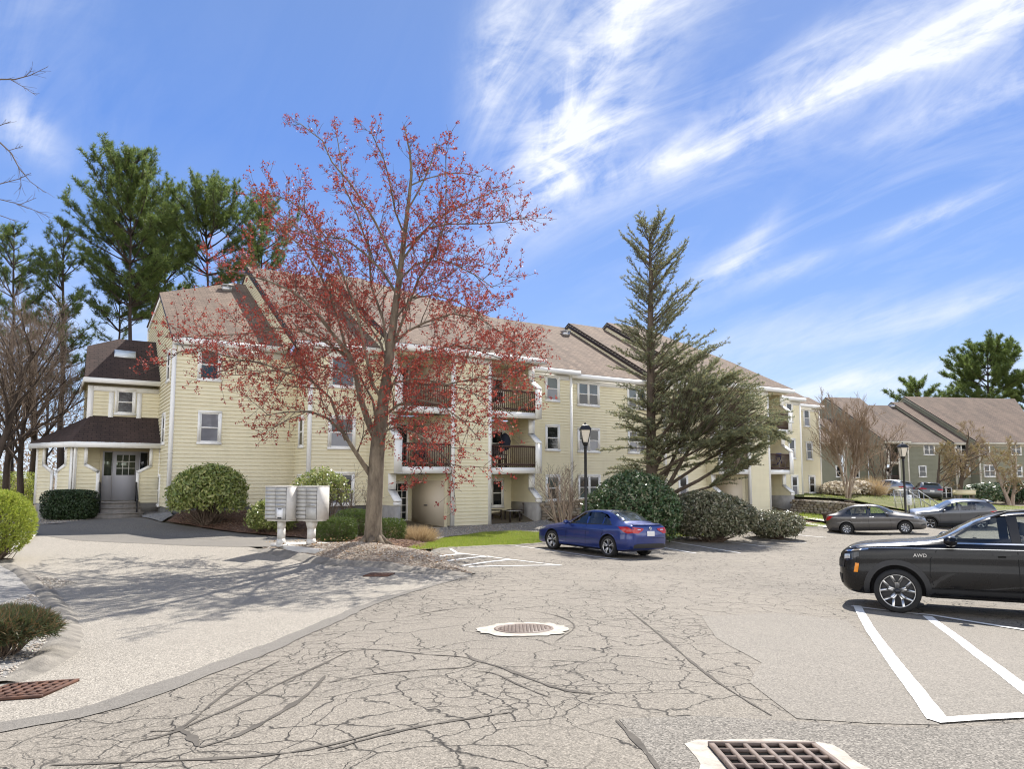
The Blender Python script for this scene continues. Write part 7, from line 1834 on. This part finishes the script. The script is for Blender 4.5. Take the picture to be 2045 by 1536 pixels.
def stones(name, label, a, b_, h, th, seed, sz=.26, top=None):
    """a dry stone wall from a to b (ground points); courses of rounded stones"""
    r = random.Random(seed); a, b_ = Vector(a), Vector(b_); ax = (b_-a); ax.z = 0; Ln = ax.length; ax.normalize(); nn = Vector((-ax.y,ax.x,0)); t = thing(name, label, 'wall', a); m = MB()
    z = 0; row = 0
    sph = [(th_, ph) for th_ in range(5) for ph in range(8)]
    while z < h:
        hh = r.uniform(.6,1.0)*sz*.75; x = -r.uniform(0,.2)
        while x < Ln:
            w = r.uniform(.7,1.7)*sz; f = min(1,max(0,(x+w/2)/Ln)); p = a.lerp(b_, f); g = gz(p.x,p.y)
            for lay in (-1,1):
                c = a+ax*(x+w/2)+nn*lay*th*.27; c.z = g+z+hh/2-.06; i0 = len(m.v); n, k = 8, 4
                sx, sy, sz_ = w*.54, th*.36*r.uniform(.85,1.15), hh*.60; jj = [r.uniform(.86,1.12) for _ in range(40)]
                for i in range(k+1):
                    e = -math.pi/2+math.pi*i/k
                    for j in range(n):
                        q = 2*math.pi*j/n; cu = lambda v: math.copysign(abs(v)**.6, v); jt = jj[(i*n+j)%40]
                        m.v.append(tuple(c+ax*cu(math.cos(q))*cu(math.cos(e))*sx*jt+nn*cu(math.sin(q))*cu(math.cos(e))*sy*jt+Vector((0,0,cu(math.sin(e))*sz_*jt))))
                for i in range(k):
                    for j in range(n): m.f.append((i0+i*n+j,i0+i*n+(j+1)%n,i0+(i+1)*n+(j+1)%n,i0+(i+1)*n+j)); m.m.append(0); m.uv.append(None)
            x += w*.98
        z += hh*.92; row += 1
    m.build('stonework', M['stone'], t); return t
def bits():
    stones('stone_wall', 'low dry stone wall between the patio and the bare shrub', FY(20.25,28.75,0), FY(22.6,28.2,0), .75, .4, 3, .24)
    stones('stone_wall', 'long brown stone retaining wall holding the raised lawn on the right', pg(1586,1023), pg(1725,1036), .78, .5, 4, .26)
    a = pg(1325,1059); b_ = pg(1405,1056); t = thing('timber_edging', 'low grey timber edging below the rhododendrons beside the blue car', 'edging', a); m = MB(); n = 16
    for i in range(n):
        p = a.lerp(b_,(i+.5)/n); g = gz(p.x,p.y); h = .52+.05*math.sin(i*2.3); m.box((p.x,p.y+.1,g+h/2-.03), (.068,0,0), (0,.05,0), (0,0,h/2))
    m.build('boards', M['timber'], t)
    for px, Y, r_, lab, nm in ((1650,41.5,.40,'wide dark planter bowl with bare stems on the raised lawn','planter'), (1691,47,.30,'dark barrel planter near the birch clump','planter')):
        p = on_ground(px,Y,.04); t = thing(nm, lab, 'planter', p); b = MB(); k = r_/.4
        b.lathe(p, [(0,0),(.26*k,0),(.36*k,.36*k),(.41*k,.42*k),(.41*k,.48*k),(.36*k,.48*k),(.34*k,.42*k),(0,.42*k)], 20); b.build('bowl', M['pot'], t, True, 40); tw = MB(); r = random.Random(5)
        for i in range(9): q, _ = bent(p+Vector((r.uniform(-.15,.15),r.uniform(-.15,.15),.4*k)), Vector((r.uniform(-.4,.4),r.uniform(-.4,.4),1)), r.uniform(.4,1.2)*k, 5, .15, r); tw.tube(q, rad(.012,.004,6), 4, cap=False)
        tw.build('stems', M['twig_brown'], t)
    # stair rail and mesh fence beyond the lot
    Y = 52; t = thing('stair_rail', 'galvanised stair rail and mesh fence beyond the grey sedan', 'railing', on_ground(1820,Y)); b = MB()
    def q(px,py,dy=0): return at_y(px,py,Y+dy)
    for A,B_,dy in (((1784,980),(1834,980),0),((1813,980),(1860,1012),-.6),((1834,980),(1876,1008),.9)): b.tube([q(*A,dy),q(*B_,dy)], .035, 6)
    for px in (1784,1797,1810,1822,1834): b.tube([q(px,980),on_ground(px,Y)], .03, 6)
    for (A,B_,dy) in (((1813,980),(1860,1012),-.6),((1834,980),(1876,1008),.9)):
        for f in (.25,.55,.9): p0 = q(A[0]+(B_[0]-A[0])*f, A[1]+(B_[1]-A[1])*f, dy); b.tube([p0, Vector((p0.x,p0.y,gz(p0.x,p0.y)))], .028, 6)
    b.build('rail', M['grey_metal'], t); m = MB()
    for i in range(40): px = 1784+50*i/39; p0 = q(px,981); m.tube([p0, Vector((p0.x,p0.y,gz(p0.x,p0.y)+.1))], .007, 3, cap=False)
    for k in range(1,6): m.tube([q(1784,980+5*k),q(1834,980+5*k)], .007, 3, cap=False)
    m.build('mesh', M['grey_metal'], t)
    p = on_ground(1920,58); t = thing('planter_box', 'long pale planter box in front of the spreading bare tree', 'planter', p); b = MB(); b.box((p.x,p.y,p.z+.9), (.75,0,0), (0,.3,0), (0,0,.16)); b.box((p.x,p.y,p.z+1.08), (.79,0,0), (0,.33,0), (0,0,.025)); b.build('box_sides', M['cream'], t); b = MB()
    for a in (-.6,.6): b.box((p.x+a,p.y,p.z+.36), (.06,0,0), (0,.25,0), (0,0,.38))
    b.build('trestle', M['timber'], t)
    # green wire fence at the far left
    a, b_ = on_ground(-60,43), on_ground(30,41); t = thing('wire_fence', 'thin green wire fence behind the left hedge', 'fence', a); m = MB()
    for i in range(6):
        p = a.lerp(b_,i/5); g = gz(p.x,p.y); m.tube([(p.x,p.y,g),(p.x,p.y,g+1.5)], .025, 5)
    for k in range(8): m.tube([(a.x,a.y,a.z+.2*k+.1),(b_.x,b_.y,b_.z+.2*k+.1)], .006, 3, cap=False)
    m.build('wire_mesh', M['plastic_green'], t)
    c = Cards(); n = 260; pl = POLY['island']; xs = [q[0] for q in pl]; ys = [q[1] for q in pl]; P_ = [p for p in NR.uniform((min(xs),min(ys)),(max(xs),max(ys)),(n*3,2)) if inside(pl,*p)][:n]
    c.quads(np.column_stack([np.array(P_), gz_arr(P_)+.22]), NR.normal(size=(len(P_),3))*.4+np.array([0,0,1]), .07, .04); o = c.build('fallen_leaves', leafy('dead_leaf', [(0.25,0.14,0.06),(0.35,0.22,0.10),(0.18,0.10,0.05)], .9, .1)); o['kind'] = 'stuff'
# ------------------------------------------------------------------ the green building beyond
def green_building():
    fr = Frame((math.sin(R(80)), math.cos(R(80)), 0)); ZE, m = 4.2, .57
    root = thing('green_apartment_building', 'olive green clapboard apartment building with brown stepped roofs beyond the parking lot', 'building', fr(50,80,-2.5))
    SD, T = 'siding_green', 'trim_green'
    def tr_of(px, py, te):
        d = ray(px,py); t = d.dot(fr.n); k = (ZE-m*te)/(d.z-m*t); return (d*k).dot(fr.n)
    tc = 75.2; ted = 78.0
    TRG = tr_of(1670, 794, tc-.35)
    def te_for(px, py):
        d = ray(px,py); k = TRG/d.dot(fr.n); return TRG-((d*k).z-ZE)/m
    S_ = lambda px, t: fr.S(px, t)
    zb = -3.6
    sa0, sa1, sb1 = S_(1636,78.8), S_(1685,78.8), S_(1738,78.3); sc1 = S_(1797,tc); sc2 = S_(1816,tc); sd1 = S_(1905,ted); se1 = S_(1945,ted-.8); sf1 = S_(2090,ted-2.2)
    front_wall(fr, root, sa0-9, sa1, 79.3, zb, ZE-.25, SD, None, T, (0,1)); front_wall(fr, root, sa1, sb1, 78.6, zb, ZE-.25, SD, None, T, (1,0))
    front_wall(fr, root, sc1, sc2, tc, zb, ZE-.25, SD, None, T); side_wall(fr, root, sc2, tc, 78.4, zb, ZE-.25, SD, False)
    front_wall(fr, root, sc2, sd1, 78.4, zb, ZE-.25, SD, None, T, (0,0)); front_wall(fr, root, sd1, se1, ted-.4, zb, ZE-.25, SD, None, T, (1,0)); side_wall(fr, root, sd1, ted-.4, 78.4, zb, ZE-.25, SD, True); front_wall(fr, root, se1, sf1, ted-1.8, zb, ZE-.25, SD, None, T, (1,1)); side_wall(fr, root, se1, ted-1.8, ted-.4, zb, ZE-.25, SD, True)
    kw = dict(mat='shingle_grey', fascia=T)
    roof_part(fr, root, sa0-9, sa1+.3, 78.95, TRG-4, m, ZE, **kw)
    rb = roof_part(fr, root, sa1-.3, sb1+.5, 78.25, TRG-2, m, ZE, **kw); gable_wall(fr, rb, sa1-.28, 78.6, 78.25, TRG-2, m, ZE, SD, 3.6)
    te = tc-.35; rc = roof_part(fr, root, sb1-.4, sc2+.2, te, TRG, m, ZE, s1r=S_(1724,TRG), back=True, **kw); gable_wall(fr, rc, sb1-.38, tc, te, TRG, m, ZE, SD, 3.7)
    t2 = te_for(1755,806); roof_part(fr, root, S_(1724,TRG)-1, S_(1772,TRG)+3, ted, TRG+.3*(ted-t2), m, ZE, s1r=S_(1772,TRG)-1, back=True, **kw)
    td = 78.05; trd = TRG+0.2; roof_part(fr, root, sc2-1.2, sd1+.4, td, tr_of(1800,810.5,td), m, ZE, **kw)
    tee = te_for(1880,805); re_ = roof_part(fr, root, sd1-.35, se1+.4, ted-.75, tr_of(1880,805,ted-.75), m, ZE, **kw); gable_wall(fr, re_, sd1-.33, ted-.4, ted-.75, tr_of(1880,805,ted-.75), m, ZE, SD, 3.7)
    tf = ted-2.15; rf = roof_part(fr, root, se1-.35, sf1+.4, tf, tr_of(1950,795,tf), m, ZE, s1r=S_(2003,90)+1, **kw); gable_wall(fr, rf, se1-.33, ted-1.8, tf, tr_of(1950,795,tf), m, ZE, SD, 3.7)
    for px, py in ((1783,812),(1884,812)):
        d = ray(px,py); te_ = td if px < 1800 else ted-.75; k = (ZE-m*te_)/(d.z-m*d.dot(fr.n)); p = CAM+d*k; b = MB(); b.box(p, fr.u*.45, fr.n*.45, Vector((0,0,.22))); b.build('roof_vent', M['grey_metal'], root)
    # windows
    def win(px, py, t, w, h=1.5, style='hung', g='glass_dark', g2=None):
        a, z = fr.on_t(px, py, t); window(root, fr(a,t,z), fr.u, fr.out, w, h, style, g, 'trim', g2)
    win(1705,899.5,78.6,1.0); win(1708.5,943,78.6,1.05,1.55); win(1675,897,79.3,1.0); win(1676,942,79.3,1.0)
    for px in (1855,1919,1965): win(px,898,78.4 if px < 1900 else (ted-.4 if px < 1945 else ted-1.8),1.6,1.5,'double')
    for px in (1926,1976): win(px,941,ted-.4 if px < 1945 else ted-1.8,1.65,1.55,'double')
    win(1842,942,78.4,1.1)
    for px in (1889,1925,1978,2030): win(px,985,78.4 if px < 1900 else (ted-.4 if px < 1945 else ted-1.8),1.7,1.5,'double')
    win(2028,898,ted-1.8,1.6,1.5,'double'); win(2030,941,ted-1.8,1.6,1.5,'double')
    ZF = (-3.64,-.96,1.72)
    for i, zf in enumerate(ZF):
        zt = ZF[i+1]-.28 if i < 2 else ZE-.25
        balcony_side(fr, root, sb1, sb1+.26, tc, 78.5, zf, zt, SD, T, False)
        b = MB(); clapboard(b, [(sb1+.26,zf),(sc1,zf),(sc1,zt),(sb1+.26,zt)], lambda q, z: fr(q,77.6,z), fr.out); b.build('recess_wall', M['cream'], root)
        glass_door(fr, root, sb1+.5, sb1+1.35, 77.58, zf, zf+2.1, 'door_white', None); window(root, fr(sb1+2.0,77.6,zf+1.3), fr.u, fr.out, .8, 1.5)
        if i: sl = slab(fr, root, sb1, sc1, tc+.01, 78.5, zf, T); railing(fr, sl, sb1+.28, sc1-.02, tc+.05, zf, 'brown_wood', .13)
def mapped_rot(nt, v, deg): return mapped(nt, v, (1,1,1), (0,0,R(deg)))
# ------------------------------------------------------------------ clouds, placed by compass direction in the sky
def sky_clouds(nt, sk, bg):
    tc = nd(nt, 'ShaderNodeTexCoord').outputs['Generated']
    nz = nd(nt, 'ShaderNodeVectorMath', operation='NORMALIZE'); L(nt, tc, nz.inputs[0]); d = nz.outputs[0]
    def dot(v):
        n = nd(nt, 'ShaderNodeVectorMath', operation='DOT_PRODUCT'); L(nt, d, n.inputs[0]); n.inputs[1].default_value = v; return n.outputs['Value']
    V = ray(1000, 450).normalized(); Rv = Vector((V.y, -V.x, 0)).normalized(); Uv = Rv.cross(V)
    dv = math_(nt, 'MAXIMUM', dot(V), 0.05)
    a = math_(nt, 'DIVIDE', dot(Rv), dv); b = math_(nt, 'DIVIDE', dot(Uv), dv)
    sep = nd(nt, 'ShaderNodeSeparateXYZ'); L(nt, d, sep.inputs[0])
    el = math_(nt, 'MAXIMUM', sep.outputs[2], 0.0)
    # clear sky: the sky texture evened out by a clear-day gradient
    grad = ramp(nt, el, [(0.0, (0.35,0.40,0.47)), (0.08, (0.23,0.315,0.46)), (0.22, (0.115,0.20,0.415)), (0.42, (0.064,0.138,0.36)), (0.75, (0.085,0.135,0.26)), (1.0, (0.095,0.135,0.23))])
    sks = mixcol(nt, 1.0, sk.outputs[0], (SKY_STR, SKY_STR, SKY_STR), 'MULTIPLY')
    clear = mixcol(nt, 0.90, sks, grad)
    # streaks radiating from low in the north
    phi = math_(nt, 'DIVIDE', math_(nt, 'ARCTAN2', b, a), math.pi)
    r = math_(nt, 'SQRT', math_(nt, 'ADD', math_(nt, 'MULTIPLY', a, a), math_(nt, 'MULTIPLY', b, b)))
    def comb(x, y, z=0.0):
        c = nd(nt, 'ShaderNodeCombineXYZ')
        for i, v in enumerate((x, y, z)):
            if hasattr(v, 'is_linked'): L(nt, v, c.inputs[i])
            else: c.inputs[i].default_value = v
        return c.outputs[0]
    flat = comb(a, b)
    na_ = noise(nt, mapped(nt, mapped_rot(nt, flat, -24), (2.6, 15, 1)), 1.0, 6, 0.62, 0.8)
    nb_ = noise(nt, mapped(nt, mapped_rot(nt, flat, -62), (3.2, 11, 1)), 1.0, 6, 0.62, 1.0)
    steep = ramp(nt, phi, [(0.27, 0.0), (0.36, 1.0)])
    n1 = mixcol(nt, steep, na_, nb_)
    n2 = noise(nt, mapped(nt, flat, (6, 9, 1), (0, 0, R(-30))), 1.0, 7, 0.62, 0.7)
    n3 = noise(nt, mapped(nt, mapped_rot(nt, flat, -35), (14, 40, 1)), 1.0, 4, 0.62, 0.6)
    def blob(ca, cb, sa, sb, rot, amp):
        c, s = math.cos(R(rot)), math.sin(R(rot))
        x = math_(nt, 'SUBTRACT', a, ca); y = math_(nt, 'SUBTRACT', b, cb)
        u = math_(nt, 'ADD', math_(nt, 'MULTIPLY', x, c/sa), math_(nt, 'MULTIPLY', y, s/sa))
        v = math_(nt, 'ADD', math_(nt, 'MULTIPLY', x, -s/sb), math_(nt, 'MULTIPLY', y, c/sb))
        q = math_(nt, 'ADD', math_(nt, 'MULTIPLY', u, u), math_(nt, 'MULTIPLY', v, v))
        return math_(nt, 'MULTIPLY', math_(nt, 'EXPONENT', math_(nt, 'MULTIPLY', q, -1.0)), amp)
    def px(x, y): return ((x-1000)/F, (450-y)/F)
    blobs = [(*px(1140,200), .16, .055, 64, 1.7), (*px(990,170), .085, .032, 80, 1.5), (*px(1090,330), .06, .04, 65, 1.7), (*px(1270,60), .16, .07, 58, 1.3), (*px(1050,60), .10, .05, 70, .8), (*px(1180,300), .10, .03, 40, 1.1),
             (*px(1560,230), .36, .035, 22, 1.0), (*px(1800,110), .34, .04, 25, .9), (*px(1950,190), .25, .03, 22, .8), (*px(1260,345), .10, .012, 14, .9), (*px(1700,60), .25, .03, 32, .7), (*px(1990,30), .12, .04, 30, .9),
             (*px(1460,520), .06, .022, 30, 1.1), (*px(1570,530), .06, .014, 22, .8), (*px(1510,450), .04, .014, 50, .7), (*px(1830,430), .09, .014, 24, 1.0), (*px(1960,590), .15, .02, 25, .35),
             (*px(1720,640), .3, .03, 12, .4), (*px(1900,740), .26, .028, 10, 1.0), (*px(1660,775), .12, .02, 8, .7), (*px(130,285), .045, .026, -50, 1.1), (*px(30,275), .03, .035, -40, .9), (*px(330,15), .12, .02, 20, .35), (*px(60,180), .2, .12, 0, .22),
             (*px(60,640), .28, .07, 0, .75), (*px(500,480), .12, .025, 0, .25)]
    tot = None
    for q in blobs:
        v = blob(*q); tot = v if tot is None else math_(nt, 'ADD', tot, v)
    tex = math_(nt, 'ADD', math_(nt, 'MULTIPLY', n1, 0.42), math_(nt, 'ADD', math_(nt, 'MULTIPLY', n2, 0.38), math_(nt, 'MULTIPLY', n3, 0.2)))
    texr = ramp(nt, tex, [(0.40, 0.0), (0.66, 1.0)])
    thin = math_(nt, 'MULTIPLY', math_(nt, 'MULTIPLY', ramp(nt, n1, [(0.45, 0.0), (0.75, 1.0)]), ramp(nt, a, [(0.0, 0.1), (0.25, 1.0)])), 0.22)
    dens = math_(nt, 'ADD', math_(nt, 'MULTIPLY', tot, math_(nt, 'ADD', math_(nt, 'MULTIPLY', texr, 0.80), 0.06)), thin, clamp=True)
    front = ramp(nt, dot(V), [(0.15, 0.0), (0.45, 1.0)])
    dens = math_(nt, 'MULTIPLY', dens, front)
    # unseen cloud bank behind the viewer, added as fill light for the shaded facade
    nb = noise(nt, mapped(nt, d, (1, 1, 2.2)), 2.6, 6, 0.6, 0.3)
    fill_bank = math_(nt, 'MULTIPLY', ramp(nt, nb, [(0.30, 0.25), (0.55, 1.0)]), math_(nt, 'MULTIPLY', ramp(nt, sep.outputs[2], [(0.42, 1.0), (0.68, 0.0)]), ramp(nt, math_(nt, 'ADD', math_(nt, 'MULTIPLY', sep.outputs[1], 0.5), 0.5), [(0.40, 1.0), (0.58, 0.0)])))
    clear = mixcol(nt, fill_bank, clear, (1.15, 1.14, 1.13))
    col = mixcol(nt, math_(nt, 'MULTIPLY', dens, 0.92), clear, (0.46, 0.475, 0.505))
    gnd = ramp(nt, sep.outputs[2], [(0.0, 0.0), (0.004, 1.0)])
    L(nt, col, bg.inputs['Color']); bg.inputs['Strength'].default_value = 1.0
# ------------------------------------------------------------------ sky, sun, camera
def sky_and_camera():
    w = bpy.data.worlds.new('World'); SC.world = w; w.use_nodes = True
    nt = w.node_tree; bg = nt.nodes['Background']
    az, el = SUN_AZ, SUN_EL
    sk = nd(nt, 'ShaderNodeTexSky'); sk.sky_type = 'NISHITA'; sk.sun_disc = False
    sk.sun_elevation = R(el); sk.sun_rotation = R(az); sk.altitude = 20; sk.air_density = 1.0; sk.dust_density = 0.6; sk.ozone_density = 2.2
    L(nt, sk.outputs[0], bg.inputs['Color']); bg.inputs['Strength'].default_value = SKY_STR
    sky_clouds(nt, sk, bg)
    ld = bpy.data.lights.new('sun', 'SUN'); ld.energy = SUN_STR; ld.angle = R(0.53); ld.color = (1.0, 0.955, 0.89)
    lo = bpy.data.objects.new('sun', ld); COL.objects.link(lo)
    d = Vector((math.sin(R(az))*math.cos(R(el)), math.cos(R(az))*math.cos(R(el)), math.sin(R(el))))
    lo.rotation_euler = d.to_track_quat('Z', 'Y').to_euler(); lo.location = (0, 0, 40)
    cd = bpy.data.cameras.new('camera'); cd.sensor_width = 36; cd.lens = F/2045*36; cd.shift_y = (PY0-768)/2045; cd.clip_end = 3000; cd.clip_start = 0.05
    co = bpy.data.objects.new('camera', cd); COL.objects.link(co); co.location = CAM; co.rotation_euler = (R(90)+TH, 0, 0); SC.camera = co
    SC.view_settings.view_transform = 'Standard'; SC.view_settings.look = 'None'; SC.view_settings.exposure = EXPO; SC.view_settings.gamma = 1
    SC.cycles.max_bounces = 6; SC.cycles.transparent_max_bounces = 6; SC.cycles.caustics_reflective = False; SC.cycles.caustics_refractive = False
    SC.cycles.use_denoising = True; SC.cycles.filter_width = 1.15; SC.cycles.sample_clamp_indirect = 4.0
SUN_AZ, SUN_EL, SUN_STR, SKY_STR, EXPO = 22.0, 51.0, 3.9, 0.10, 1.18

import sys, numpy as np
import OpenImageIO as oiio
b=oiio.ImageBuf('/workdir/render_main.png'); a=b.get_pixels(oiio.FLOAT)
for r in [(150,645,170,660,'drive'),(240,440,260,455,'facade'),(450,690,470,705,'lot'),(100,300,120,310,'x'),(300,20,330,40,'skytop'),(20,60,40,80,'skyTL'),(900,300,920,310,'skyR'),(860,360,880,370,'skyRlow'),(600,120,620,140,'cloud'),(420,350,440,360,'roof')]:
    p=a[r[1]:r[3],r[0]:r[2],:3].mean((0,1))*255; print(r[4],p.round())
import time; _t = time.time()
ground(); drains(); print('ground', time.time()-_t)
B = yellow_building(); print('bld', time.time()-_t)
cars(); mailboxes(); lamp_posts(); green_building(); print('cars', time.time()-_t)
import os
if not os.environ.get('NOPLANT'): plants(); patio(); bits(); print('plants', time.time()-_t)
sky_and_camera()
